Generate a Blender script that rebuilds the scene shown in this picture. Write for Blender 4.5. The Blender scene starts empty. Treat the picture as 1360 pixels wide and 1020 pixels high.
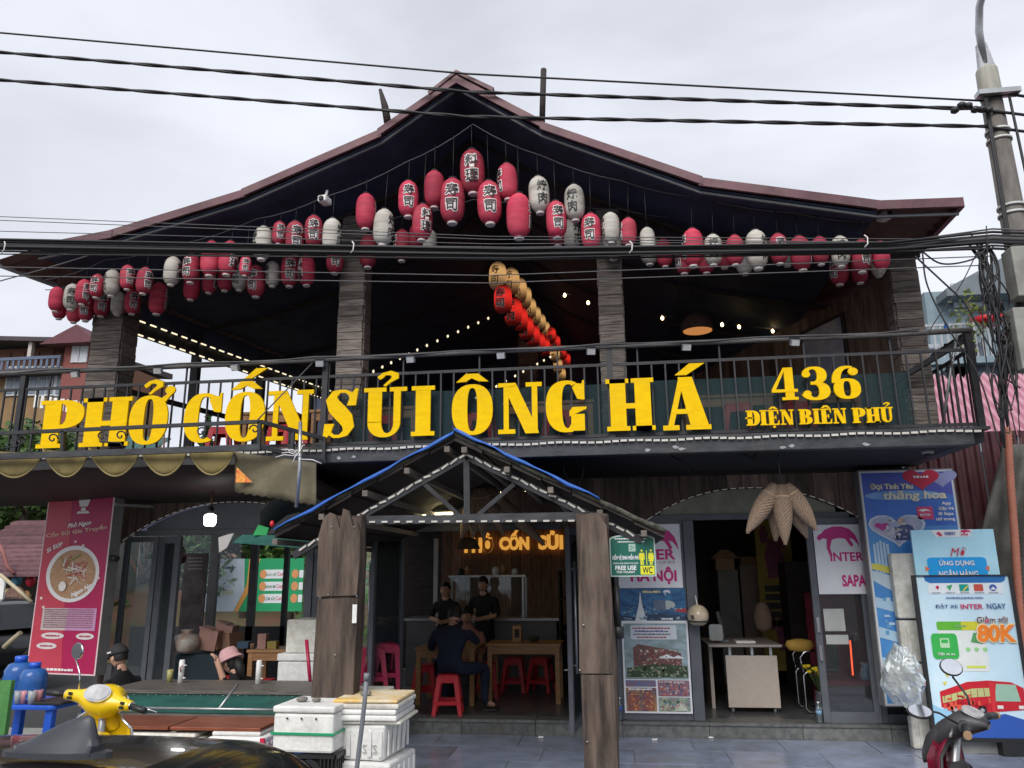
import bpy, bmesh, math, random
from mathutils import Vector, Matrix
random.seed(11)
S = bpy.context.scene
COL = S.collection
R = math.radians
# ---------------------------------------------------------------- camera
FPX, W0, H0, HC = 1025.0, 1360.0, 1020.0, 1.8
AX = ((0.9915224, 0.12961276, -0.00915806),      # image right in world axes
      (-0.03943581, 0.23302392, -0.97167107),    # image down
      (-0.12380692, 0.96379478, 0.23615982))     # view direction
cam_d = bpy.data.cameras.new('camera'); cam = bpy.data.objects.new('camera', cam_d); COL.objects.link(cam)
mw = Matrix.Identity(4)
for i in range(3):
    mw[i][0] = AX[0][i]; mw[i][1] = -AX[1][i]; mw[i][2] = -AX[2][i]
mw[2][3] = HC
cam.matrix_world = mw
cam_d.sensor_width = 36.0; cam_d.lens = 36.0 * FPX / W0
cam_d.clip_start = 0.05; cam_d.clip_end = 3000
S.camera = cam
# ---------------------------------------------------------------- overcast sky
SUN_EL, SUN_AZ = R(42), R(200)
wd = bpy.data.worlds.new('World'); S.world = wd; wd.use_nodes = True
nt = wd.node_tree; N = nt.nodes; L = nt.links; N.clear()
wo = N.new('ShaderNodeOutputWorld'); bg = N.new('ShaderNodeBackground')
sky = N.new('ShaderNodeTexSky'); sky.sky_type = 'NISHITA'; sky.sun_disc = False
sky.sun_elevation = SUN_EL; sky.sun_rotation = SUN_AZ; sky.dust_density = 3
hs = N.new('ShaderNodeHueSaturation'); hs.inputs['Saturation'].default_value = .25; hs.inputs['Value'].default_value = .09
L.new(sky.outputs[0], hs.inputs['Color'])
tc = N.new('ShaderNodeTexCoord'); mp = N.new('ShaderNodeMapping'); mp.inputs['Scale'].default_value = (1, 1, 2.2)
L.new(tc.outputs['Generated'], mp.inputs['Vector'])
n1 = N.new('ShaderNodeTexNoise'); n1.inputs['Scale'].default_value = 1.6; n1.inputs['Detail'].default_value = 7; n1.inputs['Roughness'].default_value = .48
n1.inputs['Distortion'].default_value = .5
L.new(mp.outputs[0], n1.inputs['Vector'])
cr = N.new('ShaderNodeValToRGB'); cr.color_ramp.interpolation = 'EASE'
cr.color_ramp.elements[0].position = .30; cr.color_ramp.elements[0].color = (.555, .58, .66, 1)
cr.color_ramp.elements[1].position = .68; cr.color_ramp.elements[1].color = (.84, .87, .95, 1)
L.new(n1.outputs['Fac'], cr.inputs[0])
mxw = N.new('ShaderNodeMix'); mxw.data_type = 'RGBA'; mxw.inputs[0].default_value = .92
L.new(hs.outputs[0], mxw.inputs[6]); L.new(cr.outputs[0], mxw.inputs[7])
L.new(mxw.outputs[2], bg.inputs['Color']); bg.inputs['Strength'].default_value = 0.575
L.new(bg.outputs[0], wo.inputs[0])
sd = bpy.data.lights.new('sun', 'SUN'); sd.energy = 1.5; sd.angle = R(40); sd.color = (1, .97, .93)
so = bpy.data.objects.new('sun', sd); COL.objects.link(so)
# the veiled sun stands high behind the photographer
sdir = Vector((math.sin(R(190)) * math.cos(SUN_EL), math.cos(R(190)) * math.cos(SUN_EL), math.sin(SUN_EL)))
so.rotation_euler = sdir.to_track_quat('Z', 'Y').to_euler(); so.location = sdir * 40
S.view_settings.view_transform = 'Standard'; S.view_settings.look = 'None'
S.view_settings.exposure = 1.0; S.view_settings.gamma = 1.0; S.view_settings.use_curve_mapping = False
S.cycles.use_denoising = True
S.cycles.max_bounces = 8; S.cycles.diffuse_bounces = 5; S.cycles.glossy_bounces = 3
S.cycles.transmission_bounces = 4; S.cycles.transparent_max_bounces = 8
S.cycles.sample_clamp_indirect = 4.0
# ---------------------------------------------------------------- measuring helpers (photo pixel -> point on a real plane)
def ray(px, py):
    v = ((px - W0 / 2) / FPX, (py - H0 / 2) / FPX, 1.0)
    return Vector([sum(AX[k][i] * v[k] for k in range(3)) for i in range(3)])
def P(px, py, Y):
    r = ray(px, py); return Vector((0, 0, HC)) + r * (Y / r.y)
def G(px, py, z=0.0):
    r = ray(px, py); return Vector((0, 0, HC)) + r * ((z - HC) / r.z)
def sz(px, Y):
    return px * Y / FPX
# ---------------------------------------------------------------- materials
MATS = {}
def M(name, col=(.5, .5, .5), rough=.6, col2=None, scale=6, stretch=(1, 1, 1), bump=0.0, metal=0.0, rnd=0.0, emit=0.0,
      ecol=None, alpha=1.0, trans=0.0, coat=0.0, spec=.5, detail=5, sss=0.0, lo=.35, hi=.65, ior=1.45, dirt=0.0):
    if name in MATS: return MATS[name]
    m = bpy.data.materials.new(name); m.use_nodes = True
    nt = m.node_tree; N = nt.nodes; L = nt.links
    b = N['Principled BSDF']
    b.inputs['Roughness'].default_value = rough; b.inputs['Metallic'].default_value = metal
    b.inputs['Specular IOR Level'].default_value = spec; b.inputs['IOR'].default_value = ior
    b.inputs['Coat Weight'].default_value = coat; b.inputs['Transmission Weight'].default_value = trans
    b.inputs['Alpha'].default_value = alpha
    if sss: b.inputs['Subsurface Weight'].default_value = sss; b.inputs['Subsurface Radius'].default_value = (.03, .02, .015)
    geo = N.new('ShaderNodeNewGeometry'); oi = N.new('ShaderNodeObjectInfo')
    mul = N.new('ShaderNodeVectorMath'); mul.operation = 'SCALE'; mul.inputs[0].default_value = (37, 23, 11)
    L.new(oi.outputs['Random'], mul.inputs['Scale'])
    add = N.new('ShaderNodeVectorMath'); add.operation = 'ADD'
    L.new(geo.outputs['Position'], add.inputs[0]); L.new(mul.outputs[0], add.inputs[1])
    mp = N.new('ShaderNodeMapping'); mp.inputs['Scale'].default_value = stretch
    L.new(add.outputs[0], mp.inputs['Vector'])
    no = N.new('ShaderNodeTexNoise'); no.inputs['Scale'].default_value = scale; no.inputs['Detail'].default_value = detail
    no.inputs['Roughness'].default_value = .62
    L.new(mp.outputs[0], no.inputs['Vector'])
    c2 = col2 if col2 else tuple(max(0, c * .78) for c in col)
    cr = N.new('ShaderNodeValToRGB')
    cr.color_ramp.elements[0].position = lo; cr.color_ramp.elements[0].color = (*c2, 1)
    cr.color_ramp.elements[1].position = hi; cr.color_ramp.elements[1].color = (*col, 1)
    L.new(no.outputs['Fac'], cr.inputs[0])
    out = cr.outputs[0]
    if dirt:
        n3 = N.new('ShaderNodeTexNoise'); n3.inputs['Scale'].default_value = 2.3; n3.inputs['Detail'].default_value = 8; n3.inputs['Roughness'].default_value = .7
        L.new(add.outputs[0], n3.inputs['Vector'])
        r3 = N.new('ShaderNodeMapRange'); r3.inputs[1].default_value = .48; r3.inputs[2].default_value = .75; r3.inputs[3].default_value = 0; r3.inputs[4].default_value = dirt
        L.new(n3.outputs['Fac'], r3.inputs[0])
        md = N.new('ShaderNodeMix'); md.data_type = 'RGBA'; md.inputs[7].default_value = (.16, .14, .11, 1)
        L.new(r3.outputs[0], md.inputs[0]); L.new(out, md.inputs[6]); out = md.outputs[2]
    if rnd:
        mr = N.new('ShaderNodeMapRange'); mr.inputs[3].default_value = 1 - rnd; mr.inputs[4].default_value = 1 + rnd
        L.new(oi.outputs['Random'], mr.inputs[0])
        vm = N.new('ShaderNodeVectorMath'); vm.operation = 'SCALE'
        L.new(out, vm.inputs[0]); L.new(mr.outputs[0], vm.inputs['Scale']); out = vm.outputs[0]
    L.new(out, b.inputs['Base Color'])
    if bump:
        bp = N.new('ShaderNodeBump'); bp.inputs['Strength'].default_value = bump; bp.inputs['Distance'].default_value = .02
        L.new(no.outputs['Fac'], bp.inputs['Height']); L.new(bp.outputs[0], b.inputs['Normal'])
    if emit:
        b.inputs['Emission Color'].default_value = (*(ecol or col), 1); b.inputs['Emission Strength'].default_value = emit
    MATS[name] = m
    return m
def flat(name, col, rough=.5, **k):
    return M(name, col, rough, col2=tuple(c * .93 for c in col), scale=9, **k)
# printed colours are looked up by rgb
def ink(r, g, b):
    return flat('print %.2f %.2f %.2f' % (r, g, b), (r, g, b), .42)
GV = (14, 14, 1.1)   # vertical grain
GH = (1.1, 14, 14)
wood_wall = M('weathered wall planks', (.20, .14, .11), .8, (.075, .05, .042), 3.0, (5, 5, .55), .35, rnd=.5, dirt=.25)
wood_post = M('grey split log', (.13, .094, .074), .85, (.028, .019, .016), 3.2, (4, 4, .5), .4, rnd=.2, dirt=.35, detail=9)
wood_slat = M('grey weathered slats', (.25, .215, .19), .85, (.085, .07, .062), 4, GH, .5, rnd=.35)
wood_dark = M('dark stained wood', (.045, .034, .03), .75, (.018, .014, .013), 4, GH, .4, rnd=.3)
wood_tan = M('varnished tan wood', (.42, .23, .10), .45, (.30, .15, .06), 3, GH, .15, rnd=.1)
wood_red = M('red brown table wood', (.26, .075, .035), .35, (.13, .035, .018), 3, GH, .12, rnd=.12)
wood_grey = M('worn grey board', (.15, .135, .12), .4, (.06, .052, .047), 4, GH, .5, rnd=.1, dirt=.4)
wood_pur = M('pale purlin wood', (.105, .095, .085), .8, (.18, .15, .13), 5, (3, 3, 3), .4, rnd=.15)
iron = M('black painted steel', (.028, .029, .033), .5, (.015, .015, .018), 8, bump=.15, rnd=.15)
iron_worn = M('scuffed black beam', (.05, .053, .06), .55, (.02, .021, .025), 5, (1, 3, 3), .2, dirt=.15)
alu = M('anthracite aluminium', (.105, .115, .13), .45, (.085, .093, .107), 6, rnd=.08)
navy = M('dark painted ceiling', (.046, .056, .105), .75, (.028, .034, .064), 4, bump=.15)
maroon = M('maroon sheet metal', (.14, .068, .078), .55, (.085, .04, .048), 4, (1, 1, 1), .2, metal=.25, dirt=.35)
maroon_wall = M('maroon corrugated wall', (.085, .022, .028), .5, (.05, .013, .018), 3, (4, 4, .6), .2, dirt=.3)
roof_top = M('rusty roof sheet', (.15, .07, .06), .55, (.1, .045, .04), 5, metal=.2, dirt=.4)
yellow = M('yellow sign paint', (.86, .55, .004), .75, (.78, .475, .004), 9, (1, 1, 3), .03, dirt=.08, spec=.12)
red_l = M('red lantern cloth', (.50, .045, .088), .75, (.33, .022, .05), 3, (1, 1, 5), .2, rnd=.3, dirt=.22)
white_l = M('white lantern cloth', (.54, .52, .48), .8, (.36, .335, .29), 3, (1, 1, 5), .2, rnd=.15, dirt=.28)
lit_white = M('glowing white lantern', (.70, .50, .30), .8, (.55, .36, .2), 3, (1, 1, 9), rnd=.2, emit=.05, ecol=(1, .55, .2))
lit_red = M('glowing red lantern', (.55, .03, .03), .8, (.42, .02, .02), 3, (1, 1, 9), rnd=.2, emit=.09, ecol=(.85, .03, .02))
for m_ in (lit_white, lit_red):      # the bulb inside shows as a hot zone that fades to the ends of the lantern
    nt_ = m_.node_tree; tc_ = nt_.nodes.new('ShaderNodeTexCoord'); sx_ = nt_.nodes.new('ShaderNodeSeparateXYZ'); rp_ = nt_.nodes.new('ShaderNodeValToRGB'); mu_ = nt_.nodes.new('ShaderNodeMath'); mu_.operation = 'MULTIPLY'; mu_.inputs[1].default_value = .30 if m_ is lit_white else .42
    mr_ = nt_.nodes.new('ShaderNodeMapRange'); mr_.inputs[1].default_value = -1; mr_.inputs[2].default_value = 1
    rp_.color_ramp.interpolation = 'EASE'; rp_.color_ramp.elements[0].position = .05; rp_.color_ramp.elements[0].color = (0, 0, 0, 1); rp_.color_ramp.elements[1].position = .62; rp_.color_ramp.elements[1].color = (1, 1, 1, 1); el_ = rp_.color_ramp.elements.new(.98); el_.color = (.02, .02, .02, 1)
    nt_.links.new(tc_.outputs['Object'], sx_.inputs[0]); nt_.links.new(sx_.outputs[2], mr_.inputs[0]); nt_.links.new(mr_.outputs[0], rp_.inputs[0]); nt_.links.new(rp_.outputs[0], mu_.inputs[0]); nt_.links.new(mu_.outputs[0], nt_.nodes['Principled BSDF'].inputs['Emission Strength'])
black_p = flat('black lettering', (.012, .012, .014), .5)
white_p = flat('white outline', (.72, .68, .66), .6)
led = M('lit led strip', (.9, .85, .72), .4, emit=.6, ecol=(1, .86, .58))
led_faint_glow = M('led strip pieces', (.55, .53, .48), .35, (.42, .40, .36), 20, emit=.03, ecol=(1, .97, .88))  # unlit strips with a faint glow put into the material
bulb_m = M('warm festoon bulb', (1, .85, .5), .4, emit=7, ecol=(1, .72, .30))
lamp_white = M('white bulb glow', (1, 1, 1), .4, emit=9, ecol=(1, .98, .94))
tube_m = M('warm tube glow', (1, .95, .7), .4, emit=14, ecol=(1, .84, .42))
foam = M('white polystyrene', (.80, .80, .78), .75, (.70, .69, .66), 30, bump=.2, rnd=.06, dirt=.36)
foam_d = M('grubby polystyrene', (.72, .71, .66), .8, (.55, .53, .46), 14, bump=.2, rnd=.08, dirt=.55)
stone = M('dark slate stone', (.155, .16, .155), .5, (.09, .093, .092), 5, (3, 3, 3), .35, rnd=.14, dirt=.25)
pave = M('wet slate paving', (.28, .325, .45), .2, (.19, .215, .28), 3, (1, 1, 1), .3, rnd=.14, dirt=.3)
grout = M('pale grout', (.3, .3, .28), .8)
floor_m = M('dark floor tile', (.10, .10, .105), .3, (.06, .06, .065), 3, bump=.1, rnd=.12)
asphalt = M('asphalt', (.055, .055, .058), .8, (.035, .035, .037), 40, bump=.4)
plas_red = flat('red plastic', (.55, .018, .03), .38)
plas_redd = flat('deep red plastic', (.36, .014, .06), .4)
plas_blue = flat('blue plastic', (.02, .10, .55), .3)
plas_blk = flat('black plastic', (.02, .02, .022), .45)
plas_grey = flat('grey plastic', (.17, .18, .20), .35)
chrome = M('chrome', (.75, .75, .76), .15, metal=1.0)
galv = M('galvanised tube', (.45, .46, .47), .35, (.33, .34, .35), 12, metal=.7, dirt=.2)
green_p = M('green painted board', (.016, .105, .085), .5, (.010, .07, .058), 5, (1, 4, 4), .15, dirt=.2)
glass = M('clear glass', (.9, .95, .95), .03, trans=1.0, ior=1.2, alpha=.35)
concrete = M('concrete pole', (.155, .142, .128), .85, (.09, .082, .075), 7, (2, 2, .6), .4, dirt=.3)
cable_m = M('black cable rubber', (.018, .018, .02), .55)
cable_g = M('grey cable', (.10, .10, .105), .5)
tarp_blue = M('blue tarpaulin', (.02, .10, .38), .45, (.02, .10, .42), 8, bump=.3)
tarp_grey = M('grey tarpaulin', (.14, .135, .12), .8, (.08, .078, .07), 4, bump=.5, dirt=.3)
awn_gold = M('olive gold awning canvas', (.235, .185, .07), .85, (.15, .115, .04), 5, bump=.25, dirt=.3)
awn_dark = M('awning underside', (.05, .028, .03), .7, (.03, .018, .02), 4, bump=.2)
wicker = M('woven bamboo', (.33, .24, .17), .8, (.17, .115, .08), 60, (1, 1, 2.0), .5, rnd=.15)
net_m = M('green netting', (.010, .04, .045), .8, (.005, .018, .022), 60, alpha=.78)
rock = M('grey stone', (.22, .205, .18), .85, (.11, .10, .09), 14, bump=.6)
skin_m = M('skin', (.50, .29, .20), .55, (.42, .23, .16), 8)
hair_m = M('black hair', (.012, .010, .010), .6, scale=30, stretch=(1, 1, .3), bump=.3)
cloth_n = M('navy cotton', (.012, .018, .04), .9, (.007, .011, .026), 6, bump=.3)
cloth_b = M('black cotton', (.013, .013, .015), .9, (.007, .007, .009), 6, bump=.3)
cloth_p = M('dusty pink cloth', (.38, .17, .15), .85, (.3, .13, .115), 8, bump=.2)
leaf_a = M('mid green leaves', (.11, .20, .045), .7, (.045, .10, .02), 3, rnd=.3)
leaf_b = M('dark green leaves', (.05, .115, .033), .7, (.02, .055, .015), 3, rnd=.3)
leaf_r = M('reddish twigs', (.16, .075, .06), .8, (.09, .04, .03), 3)
bark = M('bark', (.11, .085, .065), .9, (.05, .04, .03), 6, GV, .8)
# ---------------------------------------------------------------- mesh builder
ORG = {}
class MB:
    def __init__(s): s.v = []; s.f = []; s.m = []; s.cur = 0; s.sm = []
    def _add(s, vs, fs, smooth=False):
        o = len(s.v); s.v += [Vector(v) for v in vs]
        for f in fs: s.f.append([o + i for i in f]); s.m.append(s.cur); s.sm.append(smooth)
        return s
    def use(s, k): s.cur = k; return s
    def box(s, lo, hi):
        (a, b, c), (d, e, f) = lo, hi
        return s._add([(a,b,c),(d,b,c),(d,e,c),(a,e,c),(a,b,f),(d,b,f),(d,e,f),(a,e,f)],
                      [(0,3,2,1),(4,5,6,7),(0,1,5,4),(1,2,6,5),(2,3,7,6),(3,0,4,7)])
    def hexa(s, p):   # 8 points: 4 bottom loop, 4 top loop
        return s._add(p, [(0,3,2,1),(4,5,6,7),(0,1,5,4),(1,2,6,5),(2,3,7,6),(3,0,4,7)])
    def bar(s, a, b, w, h, up=(0, 0, 1)):
        a, b = Vector(a), Vector(b); d = (b - a).normalized(); up = Vector(up)
        x = d.cross(up)
        if x.length < 1e-4: x = d.cross(Vector((0, 1, 0)))
        x.normalize(); u = x.cross(d).normalized(); x = x * w / 2; u = u * h / 2
        return s.hexa([a - x - u, a + x - u, b + x - u, b - x - u, a - x + u, a + x + u, b + x + u, b - x + u])
    def tube(s, pts, r, n=8, cap=True):
        pts = [Vector(p) for p in pts]; k = len(pts); rr = r if isinstance(r, (list, tuple)) else [r] * k
        vs = []; fs = []; prev = None
        for i, p in enumerate(pts):
            d = (pts[min(i + 1, k - 1)] - pts[max(i - 1, 0)])
            d = d.normalized() if d.length > 1e-9 else Vector((0, 0, 1))
            if prev is None:
                x = d.cross(Vector((0, 0, 1)))
                if x.length < .05: x = d.cross(Vector((0, 1, 0)))
            else:
                x = prev - d * prev.dot(d)
            x.normalize(); prev = x; y = d.cross(x)
            for j in range(n):
                t = 2 * math.pi * j / n; vs.append(p + (x * math.cos(t) + y * math.sin(t)) * rr[i])
        for i in range(k - 1):
            for j in range(n):
                a = i * n + j; b = i * n + (j + 1) % n; fs.append((a, a + n, b + n, b))
        s._add(vs, fs, True)
        if cap:
            o = len(s.v) - k * n
            s.f.append([o + j for j in range(n)]); s.m.append(s.cur); s.sm.append(False)
            s.f.append([o + (k - 1) * n + j for j in reversed(range(n))]); s.m.append(s.cur); s.sm.append(False)
        return s
    def lathe(s, prof, c=(0, 0, 0), n=16, sx=1, sy=1, smooth=True):
        vs = []; fs = []; c = Vector(c)
        for (r, z) in prof:
            for j in range(n):
                t = 2 * math.pi * j / n; vs.append(c + Vector((r * sx * math.cos(t), r * sy * math.sin(t), z)))
        for i in range(len(prof) - 1):
            for j in range(n):
                a = i * n + j; b = i * n + (j + 1) % n; fs.append((a, b, b + n, a + n))
        s._add(vs, fs, smooth)
        o = len(s.v) - len(prof) * n
        s.f.append([o + j for j in reversed(range(n))]); s.m.append(s.cur); s.sm.append(False)
        s.f.append([o + (len(prof) - 1) * n + j for j in range(n)]); s.m.append(s.cur); s.sm.append(False)
        return s
    def grid(s, rows, smooth=True, closed=False):
        nr, nc = len(rows), len(rows[0]); vs = [p for r in rows for p in r]; fs = []
        for i in range(nr - 1):
            for j in range(nc if closed else nc - 1):
                a = i * nc + j; b = i * nc + (j + 1) % nc; fs.append((a, b, b + nc, a + nc))
        return s._add(vs, fs, smooth)
    def prism(s, poly, o, x, y, t):     # polygon (u,v) list on plane o + u*x + v*y, thickness t along x cross y
        o, x, y = Vector(o), Vector(x), Vector(y); nrm = x.cross(y).normalized() * t
        n = len(poly); fr = [o + x * u + y * v for u, v in poly]
        vs = fr + [p + nrm for p in fr]
        fs = [tuple(reversed(range(n))), tuple(range(n, 2 * n))] + [(i, (i + 1) % n, (i + 1) % n + n, i + n) for i in range(n)]
        return s._add(vs, fs)
    def xform(s, mtx, start=0):
        for i in range(start, len(s.v)): s.v[i] = mtx @ s.v[i]
        return s
    def build(s, name, mat, parent=None, bevel=0.0, solid=0.0, sub=0):
        o = Vector((0, 0, 0))
        if parent is not None: o = ORG.get(parent.name, o)
        me = bpy.data.meshes.new(name)
        me.from_pydata([v - o for v in s.v], [], s.f)
        ms = mat if isinstance(mat, (list, tuple)) else [mat]
        for m in ms: me.materials.append(m)
        me.polygons.foreach_set('material_index', s.m); me.polygons.foreach_set('use_smooth', s.sm)
        me.update()
        ob = bpy.data.objects.new(name, me); COL.objects.link(ob)
        if parent is not None: ob.parent = parent; ORG[ob.name] = o
        if bevel:
            md = ob.modifiers.new('bevel', 'BEVEL'); md.width = bevel; md.segments = 2; md.limit_method = 'ANGLE'; md.angle_limit = R(40)
        if solid:
            md = ob.modifiers.new('solid', 'SOLIDIFY'); md.thickness = solid; md.offset = 0
        if sub:
            md = ob.modifiers.new('sub', 'SUBSURF'); md.levels = sub; md.render_levels = sub
        return ob
LAB = {}
def tag(o, label, cat, group=None, kind=None):
    if label: o['label'] = label
    if cat: o['category'] = cat
    if group: o['group'] = group
    if kind: o['kind'] = kind
    return o
def T(name, label, cat, loc=(0, 0, 0), group=None, kind=None):
    e = bpy.data.objects.new(name, None); COL.objects.link(e); e.location = loc; e.empty_display_size = .1
    ORG[e.name] = Vector(loc); return tag(e, label, cat, group, kind)
def ST(name, mb, mat, **k):
    o = mb.build(name, mat, **k); o['kind'] = 'structure'; return o
_cubes = {}
def piece(name, parent, lo, hi, mat, rot=None):
    """one plank, slat, slab ...: a shared unit block placed and scaled"""
    if mat.name not in _cubes:
        me = bpy.data.meshes.new(name)
        me.from_pydata([(x, y, z) for z in (-.5, .5) for y in (-.5, .5) for x in (-.5, .5)], [],
                       [(0,2,3,1),(4,5,7,6),(0,1,5,4),(1,3,7,5),(3,2,6,7),(2,0,4,6)])
        me.materials.append(mat); _cubes[mat.name] = me
    ob = bpy.data.objects.new(name, _cubes[mat.name]); COL.objects.link(ob)
    lo, hi = Vector(lo), Vector(hi); o = ORG.get(parent.name, Vector((0, 0, 0))) if parent else Vector((0, 0, 0))
    ob.parent = parent; ob.location = (lo + hi) / 2 - o; ob.scale = hi - lo
    if rot: ob.rotation_euler = rot
    ORG[ob.name] = o
    return ob
def dup(root, loc=None, rot=None, scale=None, label=None):
    c = root.copy(); COL.objects.link(c)
    if loc is not None: c.location = loc
    if rot is not None: c.rotation_euler = rot
    if scale is not None: c.scale = scale
    if label: c['label'] = label
    for ch in root.children:
        d = ch.copy(); COL.objects.link(d); d.parent = c
        for g in ch.children:
            e = g.copy(); COL.objects.link(e); e.parent = d
    return c
# ---------------------------------------------------------------- lettering
_txt = {}
def glyphs(s, bold=.0, thick=.02):
    """flat text mesh of unit height: verts, faces"""
    k = (s, bold, thick)
    if k in _txt: return _txt[k]
    cu = bpy.data.curves.new('t', 'FONT'); cu.body = s; cu.size = 1; cu.offset = bold; cu.extrude = thick; cu.resolution_u = 3
    cu.align_x = 'LEFT'
    ob = bpy.data.objects.new('t', cu)
    me = bpy.data.meshes.new_from_object(ob)
    v = [tuple(x.co) for x in me.vertices]; f = [tuple(p.vertices) for p in me.polygons]
    bpy.data.objects.remove(ob); bpy.data.curves.remove(cu); bpy.data.meshes.remove(me)
    _txt[k] = (v, f); return v, f
def text(s, parent, mat, o, x, y, w, h, bold=.015, shear=0.0, name='lettering', t=.0015, keep=False):
    """text fitted in a w x h box whose lower left corner is o, along x and y (unit vectors)"""
    v, f = glyphs(s, bold)
    if not v: return None
    xs = [a[0] for a in v]; ys = [a[1] for a in v]
    x0, x1, y0, y1 = min(xs), max(xs), min(ys), max(ys)
    o, x, y = Vector(o), Vector(x), Vector(y); n = x.cross(y).normalized()
    kx = w / max(x1 - x0, 1e-6); ky = h / max(y1 - y0, 1e-6)
    mb = MB()
    mb._add([o + x * ((a - x0) * kx + shear * (b - y0) * ky) + y * ((b - y0) * ky) + n * (t if c > 0 else -t * .3) for a, b, c in v], f)
    return mb.build(name, mat, parent)
def ell(cx, cy, rx, ry, n=24, p=2.0, a0=0, a1=360):
    out = []
    for i in range(n + (0 if a1 - a0 == 360 else 1)):
        t = R(a0 + (a1 - a0) * i / n); c, s_ = math.cos(t), math.sin(t)
        out.append((cx + rx * math.copysign(abs(c) ** (2 / p), c), cy + ry * math.copysign(abs(s_) ** (2 / p), s_)))
    return out
def rrect(x0, y0, x1, y1, r, n=4):
    o = []
    for cx, cy, a in ((x1 - r, y0 + r, -90), (x1 - r, y1 - r, 0), (x0 + r, y1 - r, 90), (x0 + r, y0 + r, 180)):
        for i in range(n + 1):
            t = R(a + 90 * i / n); o.append((cx + r * math.cos(t), cy + r * math.sin(t)))
    return o
ORDN = ['first', 'second', 'third', 'fourth', 'fifth', 'sixth', 'seventh', 'eighth', 'ninth', 'tenth', 'eleventh', 'twelfth', 'thirteenth',
        'fourteenth', 'fifteenth', 'sixteenth', 'seventeenth', 'eighteenth', 'nineteenth', 'twentieth', 'twenty-first', 'twenty-second',
        'twenty-third', 'twenty-fourth', 'twenty-fifth', 'twenty-sixth', 'twenty-seventh', 'twenty-eighth', 'twenty-ninth', 'thirtieth',
        'thirty-first', 'thirty-second', 'thirty-third', 'thirty-fourth', 'thirty-fifth', 'thirty-sixth', 'thirty-seventh', 'thirty-eighth', 'thirty-ninth', 'fortieth', 'forty-first', 'forty-second', 'forty-third', 'forty-fourth', 'forty-fifth']
def arc3(a, b, sag, n=14):
    a, b = Vector(a), Vector(b)
    return [a.lerp(b, i / n) - Vector((0, 0, sag * 4 * (i / n) * (1 - i / n))) for i in range(n + 1)]
def panel(o, x, y, poly, parent, mat, name, off, t=.001):
    """flat print: polygon on the plane o,x,y lifted off by off"""
    x, y = Vector(x), Vector(y); n = x.cross(y).normalized()
    return MB().prism(poly, Vector(o) + n * off, x, y, t).build(name, mat, parent)

def scrib(parent, o, x, y, w, h, mat, seed=0, name='small_print'):
    """a line of print too small to read: word-length dashes"""
    rn = random.Random(int(w * 9973) + seed); o, x, y = Vector(o), Vector(x), Vector(y); n = x.cross(y).normalized(); k = MB(); u = 0
    while u < w - h * .4:
        l = min(h * rn.choice((.9, 1.3, 1.8, 2.4)), w - u); hh = h * rn.choice((1, 1, .8))
        k._add([o + x * u, o + x * (u + l), o + x * (u + l) + y * hh, o + x * u + y * hh], [(0, 1, 2, 3)]); u += l + h * .35
    return k.build(name, mat, parent)

def dabs(parent, o, w, h, n, cols, off, s=.02, seed=1, name='print_detail'):
    """small irregular specks of print that break up a picture area"""
    rn = random.Random(seed); o = Vector(o)
    for q, c in enumerate(cols):
        k = MB()
        for i in range(n):
            a, b = rn.uniform(0, w), rn.uniform(0, h); r1, r2 = s * rn.uniform(.3, 1.2), s * rn.uniform(.3, 1.0)
            r1 = min(r1, w - a, a); r2 = min(r2, h - b, b); p = o + Vector((a, -off - .0002 * q, b)); j = lambda: rn.uniform(.6, 1)
            k._add([p + Vector((-r1 * j(), 0, -r2 * j())), p + Vector((r1 * j(), 0, -r2 * j())), p + Vector((r1 * j(), 0, r2 * j())), p + Vector((-r1 * j(), 0, r2 * j()))], [(0, 1, 2, 3)])
        k.build(name, ink(*c), parent)['kind'] = 'stuff'
# ---------------------------------------------------------------- glass
def glass_mat(name, tint=(.86, .92, .93), refl=1.0, haze=0.0):
    m = bpy.data.materials.new(name); m.use_nodes = True; nt = m.node_tree; N = nt.nodes; L = nt.links; N.clear()
    o = N.new('ShaderNodeOutputMaterial'); mx = N.new('ShaderNodeMixShader'); tr = N.new('ShaderNodeBsdfTransparent'); gl = N.new('ShaderNodeBsdfGlossy')
    tr.inputs[0].default_value = (*tint, 1); gl.inputs['Roughness'].default_value = .03; gl.inputs[0].default_value = (.9, .95, 1, 1)
    fr = N.new('ShaderNodeFresnel'); fr.inputs[0].default_value = 1.5
    ma = N.new('ShaderNodeMath'); ma.operation = 'MULTIPLY'; ma.inputs[1].default_value = refl
    L.new(fr.outputs[0], ma.inputs[0]); L.new(ma.outputs[0], mx.inputs[0]); L.new(tr.outputs[0], mx.inputs[1]); L.new(gl.outputs[0], mx.inputs[2])
    last = mx.outputs[0]
    if haze:
        df = N.new('ShaderNodeBsdfDiffuse'); df.inputs[0].default_value = (.55, .6, .6, 1); m2 = N.new('ShaderNodeMixShader'); m2.inputs[0].default_value = haze
        L.new(last, m2.inputs[1]); L.new(df.outputs[0], m2.inputs[2]); last = m2.outputs[0]
    L.new(last, o.inputs[0]); return m
pane_m = glass_mat('window glass', (.9, .95, .95), refl=1.1, haze=.02)
bottle_m = glass_mat('bottle plastic', (.80, .88, .90), 1.5, .10)
frost_m = glass_mat('frosted film', (.55, .66, .66), 1.0, .45)
bag_m = glass_mat('milky plastic bag', (.82, .81, .79), 2.0, .42)
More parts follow.
